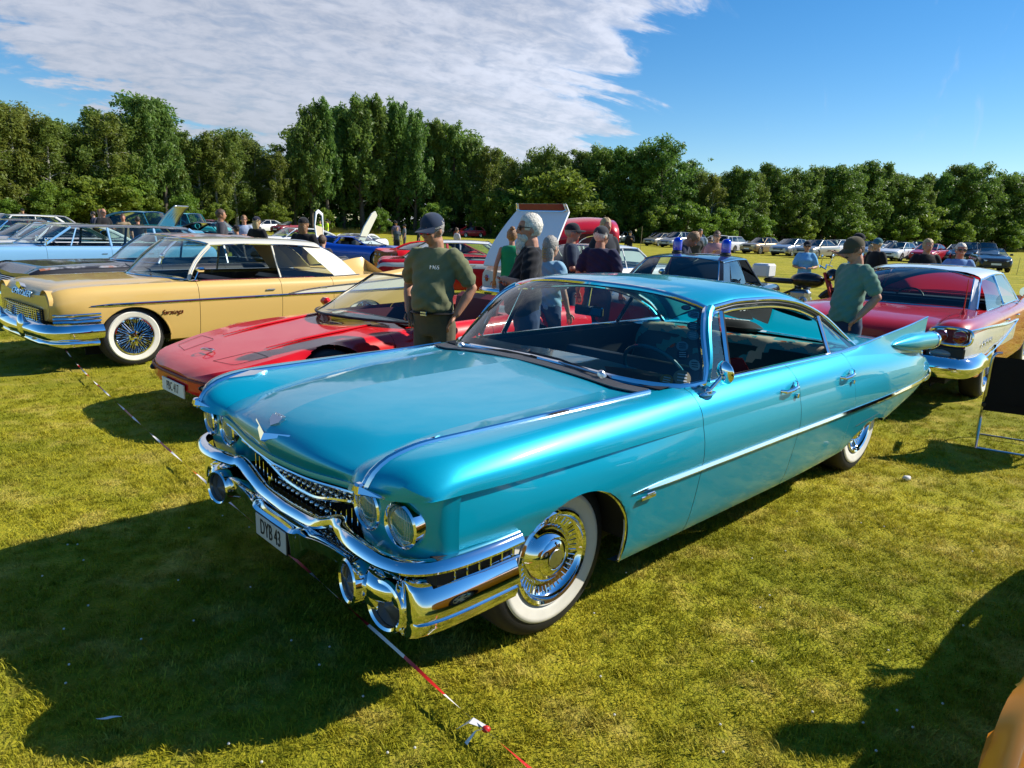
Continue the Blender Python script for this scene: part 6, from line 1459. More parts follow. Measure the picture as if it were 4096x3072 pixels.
# ---------------------------------------------------------------- white and red sedan, boot lid raised
def boot_open():
    RED2 = paint('signal_red', (.42, .008, .012), rough=.4)
    S = classic(5.1, 1.92, 1.40, .95, paint_=WHT, roof_paint=WHT, lower=(RED2, lambda x, z: z < .74), xr=-3.75, slope=.6, deck=False, ridge=.6)
    yw = D2R(46); d = Vector((math.cos(yw), math.sin(yw), 0)); l = Vector((-d.y, d.x, 0)); tailc = Vector((-.03, 13.25, 0)); w = tailc+d*5.1
    car = finish(gen_car('hardtop', w, yw, S, 'white over red hardtop with its white deck lid swung upright behind the red convertible', 'car', G_SHOW, 1), S, 'quad')
    # deck lid hinged at the tail, swung up and forward: its painted outer face looks back
    def lp(t, y, o=0.0):
        x = -5.10+.80*t**1.15-.03*math.sin(math.pi*t); z = .95+1.16*t**.95
        if t > .9: x -= (t-.9)*1.6; z += (t-.9)*.25
        return Vector((x+o*.8, y, z-o*.5))
    hwf = lambda t: .84-.20*t**1.6
    ts = list(np.linspace(0, .9, 12))+[.93, .96, 1.0]
    b = MB(); G = [[lp(t, y*hwf(t)) for y in np.linspace(-1, 1, 11)] for t in ts]; H = [[lp(t, y*hwf(t), .035) for y in np.linspace(-1, 1, 11)] for t in ts]
    b.grid(G); b.grid(H, flip=True)
    for q in (0, -1): b.grid([[r[q] for r in G], [r[q] for r in H]])
    b.grid([G[-1], H[-1]]); lid = b.build('boot_lid', paint('bright_white', (.86, .86, .86), rough=.4), car)
    b = MB(); b.grid([[lp(t, y*hwf(t)*.88, -.006) for y in np.linspace(-1, 1, 9)] for t in (.90, .93, .96, .995)]); b.build('lid_edge_panel', paint('dark_red_panel2', (.20, .01, .03), rough=.45), lid)
    b = MB(); b.tube([lp(1.0, -hwf(1)*.97), lp(.92, -hwf(.9)*.95, -.01), lp(.895, -hwf(.9)*.8, -.012), lp(.895, hwf(.9)*.8, -.012), lp(.92, hwf(.9)*.95, -.01), lp(1.0, hwf(1)*.97)], .014, 6); b.build('lid_trim', CHROME, lid)
    b = MB()
    for s in (1, -1): b.prism([Vector((-5.12, 0, .80)), Vector((-5.12, s*.22, .855)), Vector((-5.12, s*.22, .845)), Vector((-5.12, 0, .77))], (-.02, 0, 0))
    b.box((-5.13, 0, .865), (.02, .16, .05), bev=.008); b.build('v_emblem', CHROME, car)
    plate(car, (-5.20, .10, .64), (-1, 0, 0), 'DMS831', .36, .13)
    b = MB(); b.box((-5.195, .10, .64), (.02, .40, .18), bev=.01); b.build('plate_surround', BLACK, car)
    return car
boot_open()
# ---------------------------------------------------------------- red car with its whole front end tipped up
def tilt_front():
    RED3 = paint('candy_red', (.50, .008, .018), rough=.35)
    S = classic(4.7, 1.80, 1.35, .92, paint_=RED3, roof_paint=WHT, lower=(WHT, lambda x, z: .70 < z < .80), xf=-1.75, xr=-4.0)
    yw = D2R(10); w = Vector((1.45, 17.2, 0))
    car = finish(gen_car('tilt_front_coupe', w, yw, S, 'red and white coupe with its one-piece red front end tipped up', 'car', G_SHOW, 1), S, 'round')
    # raised shell: arched section swept along, with wheel opening
    b = MB(); G = []
    for i, t in enumerate(np.linspace(0, 1, 13)):
        x = -1.15+t*1.9; zt = 1.48+.46*math.sin(math.pi*(.10+.52*t))**.9; zl = 1.26+.10*t; row = []
        for k in range(15):
            a = math.pi*k/14; y = .86*math.cos(a); z = zl+(zt-zl)*math.sin(a)**.55
            row.append(Vector((x, y, z)))
        G.append(row)
    panelG = G
    V = [p for r in G for p in r]; n = 15; F = []
    for i in range(12):
        for j in range(14):
            c = sum((G[i+a][j+d] for a, d in ((0, 0), (1, 0), (1, 1), (0, 1))), Vector())/4
            if abs(c.y) > .60 and ((c.x-.22)/.44)**2+((c.z-1.28)/.27)**2 < 1: continue
            F.append((i*n+j, (i+1)*n+j, (i+1)*n+j+1, i*n+j+1))
    b.add(V, F); sh = b.build('front_clip', RED3, car)
    o = sh.modifiers.new('thick', 'SOLIDIFY'); o.thickness = .03
    for s in (1, -1):
        b = MB(); b.tube([(.22+.45*math.cos(a), s*.862, 1.27+.28*math.sin(a)) for a in [D2R(q) for q in range(0, 181, 12)]], .014, 6); b.build('arch_trim', CHROME, sh)
    b = MB(); b.box((.2, 0, 1.45), (1.3, 1.2, .5)); b.build('inner_shell', mat('dark_red_inner', (.10, .01, .012), .5), sh)
    b = MB(); b.tube([(.76, s_, 1.60) for s_ in np.linspace(-.8, .8, 9)], .014, 6); b.build('lip_trim', CHROME, sh)
    return car
tilt_front()
# ---------------------------------------------------------------- police car
def police():
    S = classic(4.65, 1.76, 1.39, .90, paint_=BLK, roof_paint=BLK, lower=(WHT, lambda x, z: -3.4 < x < -1.35 and .30 < z < .82), xf=-1.45, xr=-3.72, slope=.55, wslope=.42, fo=.8, wb=2.75, yt=.58, cpanel=(.28, .30), pillars=[(-2.45, -2.42, .035)], open_windows=(0,), pillar_paint=BLK, cp=1)
    yw = D2R(60); d = Vector((math.cos(yw), math.sin(yw), 0)); l = Vector((-d.y, d.x, 0)); cor = Vector((2.88, 9.87, 0)); w = cor+d*3.17+l*.58
    car = finish(gen_car('police_car', w, yw, S, 'black and white vintage police car with two blue beacons on the roof', 'car', G_SHOW, 2), S, 'round')
    BB = mat('blue_beacon', (.0, .03, .62), .12, coat=1.0)
    for (x, y) in ((-2.25, -.36), (-2.15, .42)):
        b = MB(); b.lathe([(.082, 0), (.082, .05), (.07, .06), (.068, .085)], (x, y, 1.35), (0, 0, 1), 20); bb = b.build('beacon', BLACK, car)
        b = MB(); b.lathe([(.070, .075), (.072, .20), (.066, .245), (.045, .268), (.001, .275)], (x, y, 1.35), (0, 0, 1), 20); b.build('beacon_dome', BB, bb)
        b = MB(); b.lathe([(.03, .09), (.03, .2), (.001, .21)], (x, y, 1.35), (0, 0, 1), 8); b.build('reflector', ALU, bb)
    for s in (1, -1): text_mesh('lettering', 'POLIS', .26, BLACKP, car, Vector((-2.4, s*.885, .58)), frame_rot((-s, 0, 0), (0, 0, 1)), .003, sx=1.1)
    b = MB(); b.box((-3.6, 0, 1.0), (.1, 1.0, .08)); b.build('rear_shelf', BLACK, car)
    return car
police()
# ---------------------------------------------------------------- low sports cars
def sporty(L, W, H, P, **kw):
    hw = W/2
    S = dict(L=L, W=W, H=H, paint=P, chrome=0, edge=[(0, .52), (-.2, .62), (-.9, .80), (-1.5, .82), (-2.6, .84), (-3.5, .92), (-4.1, .93), (-L, .88)], ctr=[(0, .5), (-.3, .62), (-1.3, .80), (-1.7, .84), (-3.3, .95), (-4.1, .93), (-L, .86)],
        half=[(0, hw*.75), (-.1, hw*.88), (-.4, hw*.97), (-1.0, hw), (-2.2, hw*.95), (-3.4, hw), (-4.2, hw*.96), (-L, hw*.88)], bot=[(0, .25), (-.5, .16), (-3.5, .17), (-L, .36)], ein=.84, shoulder=.13, belly=.55, dip=.25, ridge=.5,
        arch=[(-.95, .33, .37, .37), (-.95-L*.56, .34, .38, .38)], axles=[(-.95,), (-.95-L*.56,)], wheel=(.335, .26, .23), rimstyle='alloy', wsb=(-1.55, hw*.76, .83), wst=(-2.20, hw*.56, H-.06), bow=.35, tbow=.12, rt=(-2.95, hw*.52, H-.07), rb=(-3.85, hw*.62, .93), rbow2=.1, rcurve=.07, cp=1, pillars=[(-2.85, -2.75, .10)], open_windows=(0,), seats=[-2.6], buckets=True, seat_top=.98)
    S.update(kw); return S
S = sporty(4.45, 1.93, 1.14, paint('racing_blue', (.01, .09, .55), metal=.3, rough=.32))
yw = D2R(-16); w = Vector((-3.8, 26.4, 0)); car = gen_car('sports_coupe', w, yw, S, 'metallic blue rounded sports coupe parked beyond the yellow hardtop', 'car', G_SHOW, 1)
for s in (1, -1):
    b = MB(); b.lathe([(.001, .03), (.07, .02), (.085, 0)], (-3.55, s*.88, .93), (0, s, .35), 18); b.build('fuel_cap', CHROME, car)
    lamps(car, [((-4.45, s*.62, .70), .1, .04, (-1, 0, 0))], 'tail_light', REDLENS, BLACK); lamps(car, [((-.10, s*.60, .58), .1, .04, (1, 0, .5))], 'headlight', HLENS, BLACK)
S = sporty(4.44, 1.86, 1.20, paint('bright_red', (.58, .006, .012)), edge=[(0, .55), (-.2, .64), (-.9, .80), (-1.5, .83), (-2.6, .87), (-3.5, .94), (-4.25, .95), (-4.44, .93)])
yw = D2R(35); w = Vector((-.06, 22.75, 0)); car = gen_car('sports_coupe', w, yw, S, 'red sports coupe with four round tail lights facing away', 'car', G_SHOW, 1)
for s in (1, -1):
    lamps(car, [((-4.45, s*.66, .74), .085, .085, (-1, 0, 0)), ((-4.45, s*.40, .74), .085, .085, (-1, 0, 0))], 'tail_light', mat('deep_red_lens', (.10, .003, .006), .12, coat=1.0), RED if 0 else BLACK)
    lamps(car, [((-3.9, s*.93, .58), .1, .02, (0, s, 0))], 'side_marker', AMBER, AMBER)
b = MB(); b.box((-4.45, 0, .70), (.02, 1.5, .34), bev=.005); b.build('tail_panel', paint('dark_red_panel3', (.14, .006, .01)), car)
# white car with its doors swung up
S = sporty(4.3, 1.85, 1.15, WHT, doors=[-1.55, -2.85]); w = Vector((-7.9, 29.5, 0)); car = gen_car('scissor_door_coupe', w, D2R(255), S, 'white coupe with both doors swung upward behind the blue sports coupe', 'car', G_SHOW, 0)
for s in (1, -1):
    b = MB(); P = [(-1.5, .85), (-1.75, 1.35), (-2.05, 1.95), (-1.78, 2.12), (-1.50, 2.0), (-1.10, 1.45), (-.95, .95)]
    tip = lambda q, o: Vector((q[0], s*(.98+.30*(q[1]-.85)+o), q[1]))
    if s > 0: b.prism([tip(q, 0) for q in P], (0, .05, 0))
    else:
        n_ = len(P); V = [tip(q, 0) for q in P]; Cc = sum(V, Vector())/n_; I = [v.lerp(Cc, .22 if k in (2, 3, 4) else .12) for k, v in enumerate(V)]; off = Vector((0, .05, 0))
        b.add(V+I+[v+off for v in V]+[v+off for v in I], [(k, (k+1) % n_, n_+(k+1) % n_, n_+k) for k in range(n_)]+[(2*n_+k, 3*n_+k, 3*n_+(k+1) % n_, 2*n_+(k+1) % n_) for k in range(n_)]+[(k, 2*n_+k, 2*n_+(k+1) % n_, (k+1) % n_) for k in range(n_)]+[(n_+k, n_+(k+1) % n_, 3*n_+(k+1) % n_, 3*n_+k) for k in range(n_)])
    dr_ = b.build('door', WHT, car, sharp=20)
    if s < 0: b = MB(); b.add([I[0]+off*.5, I[1]+off*.5, I[5]+off*.5, I[6]+off*.5], [(0, 1, 2, 3)]); b.build('door_card', mat('beige_trim', (.45, .38, .26), .7), dr_)
# white windscreen car between the men
S = classic(5.0, 1.9, 1.38, .95, paint_=WHT, roof=False, tub=mat('red_trim', (.3, .02, .02), .5), seat_mat=mat('red_trim', (.3, .02, .02), .5))
yw = D2R(-12); w = Vector((3.9, 16.3, 0)); car = finish(gen_car('open_tourer', w, yw, S, 'white open tourer with chrome windscreen frame behind the two men in navy', 'car', G_SHOW, 1), S, 'quad')
# ---------------------------------------------------------------- left cluster behind the wagon
TQ = paint('steel_turquoise', (.02, .22, .36), rough=.35)
S = classic(4.9, 1.8, 1.80, 1.06, paint_=TQ, xf=-1.5, xr=-4.4, slope=1.55, wslope=.38, rcurve=.14)
w = at_z(560, 1000, 0); car = finish(gen_car('fastback_sedan', Vector((-14.0, 31.0, 0)), D2R(-10), S, 'steel blue rounded fastback sedan with its bonnet propped up', 'car', G_SHOW, 1), S, 'round')
b = MB(); G = [[Vector((-1.35+.12*t+1.25*t*math.cos(D2R(52)), y*(1-.25*t), 1.06+1.25*t*math.sin(D2R(52))+.08*math.sin(math.pi*t))) for y in np.linspace(-.62, .62, 9)] for t in np.linspace(0, 1, 9)]
b.grid(G); o = b.build('bonnet', ALU, car); md = o.modifiers.new('t', 'SOLIDIFY'); md.thickness = .05
for k in range(5):
    b = MB(); y = -.42+.21*k; b.tube([G[1][4].lerp(G[7][4], q)+Vector((-.03, y*(1-.25*q), .03)) for q in (0, .5, 1)], .018, 5); b.build('bonnet_rib', mat('grey_rib', (.2, .2, .21), .5), o)
def pickup(x, y, yaw_, label, P):
    S = classic(4.9, 1.9, 1.80, 1.08, paint_=P, xf=-1.55, xr=-2.85, slope=.16, wslope=.32, deck=False, yt=.70, doors=[], seats=[-2.3])
    return finish(gen_car('pickup_truck', Vector((x, y, 0)), yaw_, S, label, 'truck', G_SHOW, 1), S, 'round')
pickup(-17.0, 41.6, D2R(-10), 'turquoise fifties pickup cab showing above the parked cars', paint('light_turquoise', (.03, .42, .46), rough=.4))
def more(x, y, yawd, label, det=0, **kw):
    S = classic(**kw); return finish(gen_car(kw.pop('nm', 'sedan'), Vector((x, y, 0)), D2R(yawd), S, label, 'car', G_SHOW, det), S, 'quad')
more(-12.7, 35.3, -14, 'black hardtop with turquoise cabin behind the blue wagon roof', 1, paint_=BLK, L=5.3, W=1.95, H=1.40, xr=-4.1, slope=.9, pillars=[], open_windows=(0,), seat_mat=mat('aqua_trim', (.02, .25, .3), .5), tub=mat('aqua_trim', (.02, .25, .3), .5))
more(-17.3, 46.0, -14, 'dull red sedan roof showing behind the black hardtop', 0, paint_=paint('dull_red', (.25, .03, .03)), L=4.8, W=1.8, H=1.45)
more(-11.6, 30.0, 218, 'white hardtop with chrome windscreen near the two people in black caps', 1, paint_=WHT, L=5.0, W=1.9, H=1.32, xr=-4.0, slope=.8, pillars=[])
more(-27.0, 37.0, 222, 'pale grey sedan in the far left row', 0, paint_=GRY, L=5.0, W=1.9, H=1.45)
more(-34.0, 41.0, 222, 'white and red finned sedan in the far left row', 0, paint_=paint('signal_red2', (.42, .01, .012)), roof_paint=WHT, L=5.4, W=1.95, H=1.42, fin=.2)
# ---------------------------------------------------------------- visitors' modern cars
def modern(kind, P):
    L, W, H = {'hatch': (4.25, 1.78, 1.47), 'sedan': (4.7, 1.80, 1.44), 'wagon': (4.72, 1.80, 1.48), 'suv': (4.5, 1.86, 1.66), 'box': (4.75, 1.75, 1.44), 'boxwagon': (4.8, 1.76, 1.46), 'cabrio': (4.05, 1.75, 1.40)}[kind]
    hw = W/2; belt = .95 if kind != 'suv' else 1.08; box = kind.startswith('box')
    xf = -1.22 if not box else -1.45; fr = .72 if not box else .78
    xr = {'hatch': -L+.18, 'sedan': -L+.62, 'wagon': -L+.12, 'suv': -L+.14, 'box': -L+1.0, 'boxwagon': -L+.10, 'cabrio': -L+.7}[kind]; sl = {'hatch': .55, 'sedan': .85, 'wagon': .38, 'suv': .35, 'box': .55, 'boxwagon': .25, 'cabrio': .8}[kind]
    wsl = .85 if not box else .62
    return dict(L=L, W=W, H=H, paint=P, chrome=0, edge=[(0, fr-.12), (-.1, fr), (-.35, fr+.08), (xf, belt-.02), (-2.2, belt), (xr, belt+.02), (-L+.06, belt-(.02 if kind != 'sedan' else 0)), (-L, belt-.10)], ctr=[(0, fr-.08), (-.15, fr+.06), (-.6, fr+.15), (xf+.1, belt+.03), (-2.2, belt), (xr, belt+.04), (-L+.06, belt), (-L, belt-.10)],
        half=[(0, hw*.78), (-.08, hw*.88), (-.3, hw*.96), (-.9, hw), (-L+.8, hw), (-L+.15, hw*.95), (-L, hw*.88)], bot=[(0, .30), (-.3, .24), (-1, .2), (-L+.8, .22), (-L, .34)], ein=.88, shoulder=.12, belly=.55, dip=.3, ridge=.55,
        arch=[(-.85, .33, .37, .36), (-.85-L*.58, .33, .37, .36)], axles=[(-.85,), (-.85-L*.58,)], wheel=(.325, .21, .21), rimstyle='alloy', wsb=(xf, hw*.85, belt), wst=(xf-wsl, hw*.66, H-.07), bow=.3, tbow=.1, rt=(xr+sl, hw*.64, H-.08), rb=(xr, hw*.80, belt+.03), rbow2=.08, rcurve=.03, cp=1, pillars=[((xf+xr)/2+.1, (xf+xr)/2+.05, .08)]+([(xr+.75, xr+.85, .07)] if 'wagon' in kind or kind == 'suv' else []), glass=GLASS_D, seats=[xf-1.0, xf-1.8], doors=[], deck=True)
def visitor(u, v, yawd, kind, P, label, dist=0.0, group="visitors' cars parked at the field edge"):
    S = modern(kind, P); p = at_z(u, v); p = p*(1+dist/p.length); yw = D2R(yawd); d = Vector((math.cos(yw), math.sin(yw), 0)); l = Vector((-d.y, d.x, 0))
    loc = p+d*.85-l*(S['W']/2-.1); loc.z = 0
    roofed = kind != 'cabrio'
    if not roofed: S['roof'] = False; S['seat_mat'] = UPH_BLACK
    car = gen_car('parked_car', loc, yw, S, label, 'car', group, 1); hw, L = S['W']/2, S['L']; z = K(S['edge'])(-.15)-.06
    for s in (1, -1):
        if kind.startswith('box'): b = MB(); b.box((.0, s*hw*.66, z-.03), (.05, .34, .13), bev=.01); b.build('headlight', HLENS, car)
        else: lamps(car, [((-.06, s*hw*.70, z-.03), .17, .055, (1, s*.55, .25))], 'headlight', HLENS, BLACK)
        b = MB(); b.box((-L+.02, s*hw*.78, .80), (.06, .18, .22), bev=.02); b.build('tail_light', REDLENS, car)
        b = MB(); b.box((S['wsb'][0]-.18, s*(hw+.05), S['wsb'][2]+.06), (.09, .17, .12), bev=.03); b.build('door_mirror', P, car)
    b = MB(); b.box((.015, 0, z-.06 if kind.startswith('box') else z-.12), (.04, hw*.9, .13 if kind.startswith('box') else .10), bev=.01); b.build('grille', BLACK, car)
    b = MB(); b.box((.012, 0, .33), (.05, hw*1.3, .12), bev=.02); b.build('lower_intake', BLACK, car)
    plate(car, (.035, 0, .46), (1, 0, 0), None, .5, .11)
    b = MB(); b.box((-L-.0, 0, .50), (.08, hw*1.6, .16), bev=.03); b.build('rear_bumper', P, car)
    return car
SIL = paint('silver', (.42, .43, .44), metal=.6, rough=.32); MGR = paint('mid_grey', (.20, .205, .21), metal=.5, rough=.34); GOLD = paint('champagne_gold', (.36, .26, .15), metal=.5, rough=.34); MRED = paint('modern_red', (.42, .012, .02), rough=.35); WH2 = paint('plain_white', (.74, .75, .76), rough=.35); BEI = paint('beige_silver', (.36, .33, .27), metal=.5, rough=.35); DRK = paint('anthracite', (.03, .032, .036), metal=.4, rough=.3)
vis = [(2395, 960, 222, 'wagon', WH2, 'white estate car behind the men, its bonnet hidden', 2), (2446, 970, 222, 'wagon', MRED, 'red estate car between the white estate and the silver hatchback', 0), (2478, 972, 226, 'hatch', SIL, 'silver hatchback with dark grille beside the grey estate', 0),
       (2655, 978, 50, 'wagon', MGR, 'grey estate car parked tail towards the show with red lamps', 0), (2632, 985, 222, 'sedan', BEI, 'taupe sedan beside the tail-on grey estate', 0), (2700, 992, 222, 'suv', SIL, 'silver crossover with a door open beside the taupe sedan', 1), (2765, 985, 222, 'hatch', MGR, 'mid grey hatchback behind the woman in the dark dress', 1),
       (2860, 1000, 222, 'hatch', WH2, 'white hatchback behind the man with glasses', 3), (2932, 1008, 45, 'boxwagon', WH2, 'boxy white estate parked tail towards the show', 0), (3038, 1017, 218, 'box', GOLD, 'champagne gold boxy sedan', 0), (3165, 1026, 222, 'sedan', SIL, 'large silver smooth-nosed sedan next to the gold sedan', 0), (3265, 1035, 222, 'sedan', BEI, 'beige silver sedan behind the officer in the light blue shirt', 0),
       (3340, 1030, 222, 'wagon', WH2, 'white car roof showing behind the beige silver sedan', 4), (3600, 1046, 222, 'hatch', WH2, 'pale silver hatchback with black grille past the man in the leather vest', 0), (3480, 1035, 222, 'sedan', SIL, 'silver sedan behind the man in the green shirt', 3), (3735, 1052, 225, 'sedan', MRED, 'red modern car between the two men by the white roof', 0), (3860, 1055, 228, 'hatch', SIL, 'silver hatchback with its front end behind the man in the light blue shirt', 1), (3900, 1060, 232, 'suv', DRK, 'dark compact car parked beside the dark cabriolet', 2), (4030, 1090, 246, 'cabrio', DRK, 'dark cabriolet seen head-on at the end of the row', 0), (3985, 1062, 240, 'suv', SIL, 'silver car standing right behind the dark cabriolet', 3)]
for u, v, yw, kd, P, lb, ds in vis: visitor(u, v, yw, kd, P, lb, ds)
for k, (u, v, yw, kd, P, lb) in enumerate([(2560, 955, 222, 'sedan', SIL, 'silver sedan in the second line behind the red estate'), (2800, 965, 222, 'wagon', WH2, 'white estate in the second line behind the grey hatchback'), (2990, 975, 222, 'hatch', SIL, 'silver hatchback in the second line behind the gold sedan'), (3120, 985, 222, 'wagon', WH2, 'white estate in the second line behind the large silver sedan'), (3560, 1005, 222, 'sedan', WH2, 'white sedan in the second line behind the pale silver hatchback'), (3680, 1015, 222, 'hatch', SIL, 'silver hatchback in the second line near the red modern car')]): visitor(u, v, yw, kd, P, lb, 1.0)
visitor(1145, 936, 245, 'cabrio', paint('wine_red', (.22, .012, .02), rough=.35), 'wine red open cabriolet at the foot of the wood', 0)
visitor(1035, 930, 235, 'sedan', WH2, 'white saloon at the foot of the wood beside the wine red cabriolet', 0)
visitor(1862, 951, 222, 'hatch', MRED, 'small red hatchback alone in front of the wood', 0); visitor(1800, 945, 225, 'suv', DRK, 'dark car behind the small red hatchback', 2)
# ---------------------------------------------------------------- motorcycle
def motorcycle():
    p = at_z(3200+150*.603, 850+565*.603, 0); p = p*(.62); yw = D2R(-40)
    m = empty('motorcycle', (5.75, 14.3, 0), yw); tag(m, 'black motorcycle with red fork beside the vintage police car', 'motorcycle')
    for x, r in ((.72, .33), (-.72, .32)):
        b = MB(); b.lathe([(r-.09, -.04), (r-.02, -.055), (r, 0), (r-.02, .055), (r-.09, .04)], (x, 0, .33), (0, 1, 0), 28); w = b.build('wheel', RUBBER, m)
        b = MB(); b.lathe([(r-.085, -.03), (r-.10, 0), (r-.085, .03)], (x, 0, .33), (0, 1, 0), 28)
        for k in range(14): a = k*2*math.pi/14; b.tube([(x, .02*(-1)**k, .33), (x+(r-.09)*math.cos(a), 0, .33+(r-.09)*math.sin(a))], .004, 4)
        b.build('spoked_rim', CHROME, w)
        b = MB(); b.tube([(x+(r+.03)*math.cos(a), 0, .33+(r+.03)*math.sin(a)) for a in [D2R(q) for q in range(30, 151, 12)]], .06, 8, flat=.25, up=(0, 1, 0)); b.build('mudguard', BLK, m)
    b = MB()
    for s in (1, -1): b.tube([(.72, s*.09, .33), (.45, s*.09, 1.02)], .028, 8)
    b.build('fork', mat('red_fork', (.4, .02, .015), .35), m)
    b = MB(); b.ell((.12, 0, .84), (.34, .17, .16), 16, 10); b.build('fuel_tank', BLK, m)
    b = MB(); b.box((-.42, 0, .80), (.62, .28, .10), bev=.045); b.build('saddle', UPH_BLACK, m)
    b = MB(); b.box((.0, 0, .47), (.40, .30, .36), bev=.06)
    for s in (1, -1): b.lathe([(.08, 0), (.085, .16), (.05, .19)], (.12, 0, .42), (0, s, .15), 12)
    b.build('engine', ALU, m)
    b = MB(); b.tube([(.45, -.38, 1.12), (.38, -.22, 1.16), (.44, 0, 1.08), (.38, .22, 1.16), (.45, .38, 1.12)], .014, 6); b.build('handlebar', CHROME, m)
    for s in (1, -1): b = MB(); b.tube([(.42, s*.26, 1.14), (.45, s*.32, 1.30)], .006, 5); b.ell((.45, s*.34, 1.33), (.015, .06, .04), 10, 6); b.build('mirror', CHROME, m)
    b = MB(); b.ell((.58, 0, .98), (.12, .12, .12), 14, 8); b.build('headlamp', BLK, m); b = MB(); b.lathe([(.1, .08), (.001, .12)], (.60, 0, .98), (1, 0, 0), 16); b.build('lens', HLENS, m)
    lamps(m, [((.62, .16, .93), .035, .035, (1, 0, 0)), ((.62, -.16, .93), .035, .035, (1, 0, 0))], 'indicator', AMBER)
    b = MB(); b.tube([(.1, -.14, .42), (-.2, -.16, .30), (-.9, -.18, .34)], [.025, .03, .045], 8); b.build('exhaust', CHROME, m)
    b = MB(); b.box((-.78, 0, .98), (.36, .42, .28), bev=.035); b.build('top_case', mat('white_case', (.7, .7, .7), .3), m)
    b = MB()
    for s in (1, -1): b.tube([(.42, s*.06, .9), (-.1, s*.12, .65), (-.72, s*.12, .33)], .018, 6)
    b.build('frame', BLACK, m)
motorcycle()
# ---------------------------------------------------------------- orange car at the right, its nose beside the photographer
def orange_car():
    ORG = paint('orange_paint', (.82, .26, .004), rough=.5, coat=.35)
    S = sporty(4.3, 1.70, 1.0, ORG, roof=False, wsb=(-2.15, .62, .80), wst=(-2.6, .50, 1.02), seats=[-3.2], rb=(-3.6, .6, .8))
    S['half'] = [(0, .55), (-.05, .66), (-.15, .74), (-.4, .81), (-1, .85), (-3.3, .85), (-4.05, .80), (-4.3, .74)]
    S['edge'] = [(0, .50), (-.08, .58), (-.3, .66), (-.8, .71), (-1.45, .72), (-3.45, .78), (-4.1, .76), (-4.3, .68)]; S['ctr'] = [(0, .48), (-.1, .58), (-.4, .68), (-1.45, .78), (-3.45, .78), (-4.1, .74), (-4.3, .66)]
    w = caddy_to_world(.12, 3.28); S.update(arch=[(-.95, .29, .345, .33), (-3.36, .29, .345, .33)], wheel=(.30, .22, .2)); car = gen_car('orange_roadster', w, CADYAW, S, 'orange open roadster, its rounded front fender close to the turquoise sedan', 'car', G_SHOW, 2)
    lamps(car, [((-4.3, s_*.55, .55), .08, .05, (-1, 0, 0)) for s_ in (1, -1)], 'tail_light', REDLENS)
    for o in list(car.children):
        if o.name.startswith('front_bumper'): bpy.data.objects.remove(o)
    return car
orange_car()
# ================================================================== people
SKINS = [mat('skin_tan', (.42, .20, .115), .55, sss=.12, vary=.10, vscale=14), mat('skin_light', (.52, .29, .19), .55, sss=.12, vary=.08, vscale=14), mat('skin_red', (.47, .22, .14), .55, sss=.12, vary=.10, vscale=14)]
def cloth(name, col, wr=.35): return mat(name, col, .92, spec=.15, vary=.10, vscale=6, bump=wr, bscale=7, sheen=.15)
HAIR = {'white': mat('hair_white', (.62, .58, .50), .6, vary=.3, vscale=50, bump=.6, bscale=70), 'grey': mat('hair_grey', (.30, .28, .25), .6, vary=.35, vscale=50, bump=.6, bscale=70), 'brown': mat('hair_brown', (.09, .05, .028), .55, vary=.35, vscale=50, bump=.6, bscale=70), 'ginger': mat('hair_ginger', (.26, .13, .055), .55, vary=.35, vscale=50, bump=.6, bscale=70), 'dark': mat('hair_dark', (.025, .018, .014), .5, vary=.3, vscale=50, bump=.6, bscale=70), 'blond': mat('hair_blond', (.42, .30, .15), .55, vary=.3, vscale=50, bump=.6, bscale=70)}
EYEW = mat('eye_white', (.75, .73, .7), .3); LIP = mat('lip', (.36, .10, .085), .5); SHADES = mat('sunglass_lens', (.01, .01, .012), .08, coat=1.0)
def remesh(name, mb, vox, material, parent, smooth=4, extra=None):
    me = bpy.data.meshes.new('tmp'); me.from_pydata(mb.v, [], mb.f); o = bpy.data.objects.new('tmp', me)
    r = o.modifiers.new('r', 'REMESH'); r.mode = 'VOXEL'; r.voxel_size = vox; s = o.modifiers.new('s', 'SMOOTH'); s.factor = .5; s.iterations = smooth
    m2 = bake(o); bpy.data.objects.remove(o); bpy.data.meshes.remove(me)
    if extra is not None:
        bm = bmesh.new(); bm.from_mesh(m2); vs = [bm.verts.new(v) for v in extra.v]
        for f in extra.f:
            try: bm.faces.new([vs[i] for i in f])
            except ValueError: pass
        bm.to_mesh(m2); bm.free()
    m2.materials.clear(); m2.materials.append(material); m2.polygons.foreach_set('use_smooth', [True]*len(m2.polygons)); m2.name = name
    return link(bpy.data.objects.new(name, m2), parent)
def ring_loft(mb, rings, T=lambda p: p, seg=16):
    G = [[T(Vector((cx+rx*math.cos(a), cy+ry*math.sin(a), z))) for a in [2*math.pi*k/seg for k in range(seg)]] for cx, cy, z, rx, ry in rings]
    n0 = len(mb.v); mb.grid(G, closed_v=True, flip=True); mb.f.append(tuple(n0+k for k in range(seg))); mb.f.append(tuple(n0+(len(rings)-1)*seg+k for k in range(seg))[::-1]); mb.m += [0, 0]
def limb(mb, P, R, seg=10):
    mb.tube([Vector(p) for p in P], list(R), seg); [mb.ell(p, (r, r, r), 8, 6) for p, r in zip(P, R)]
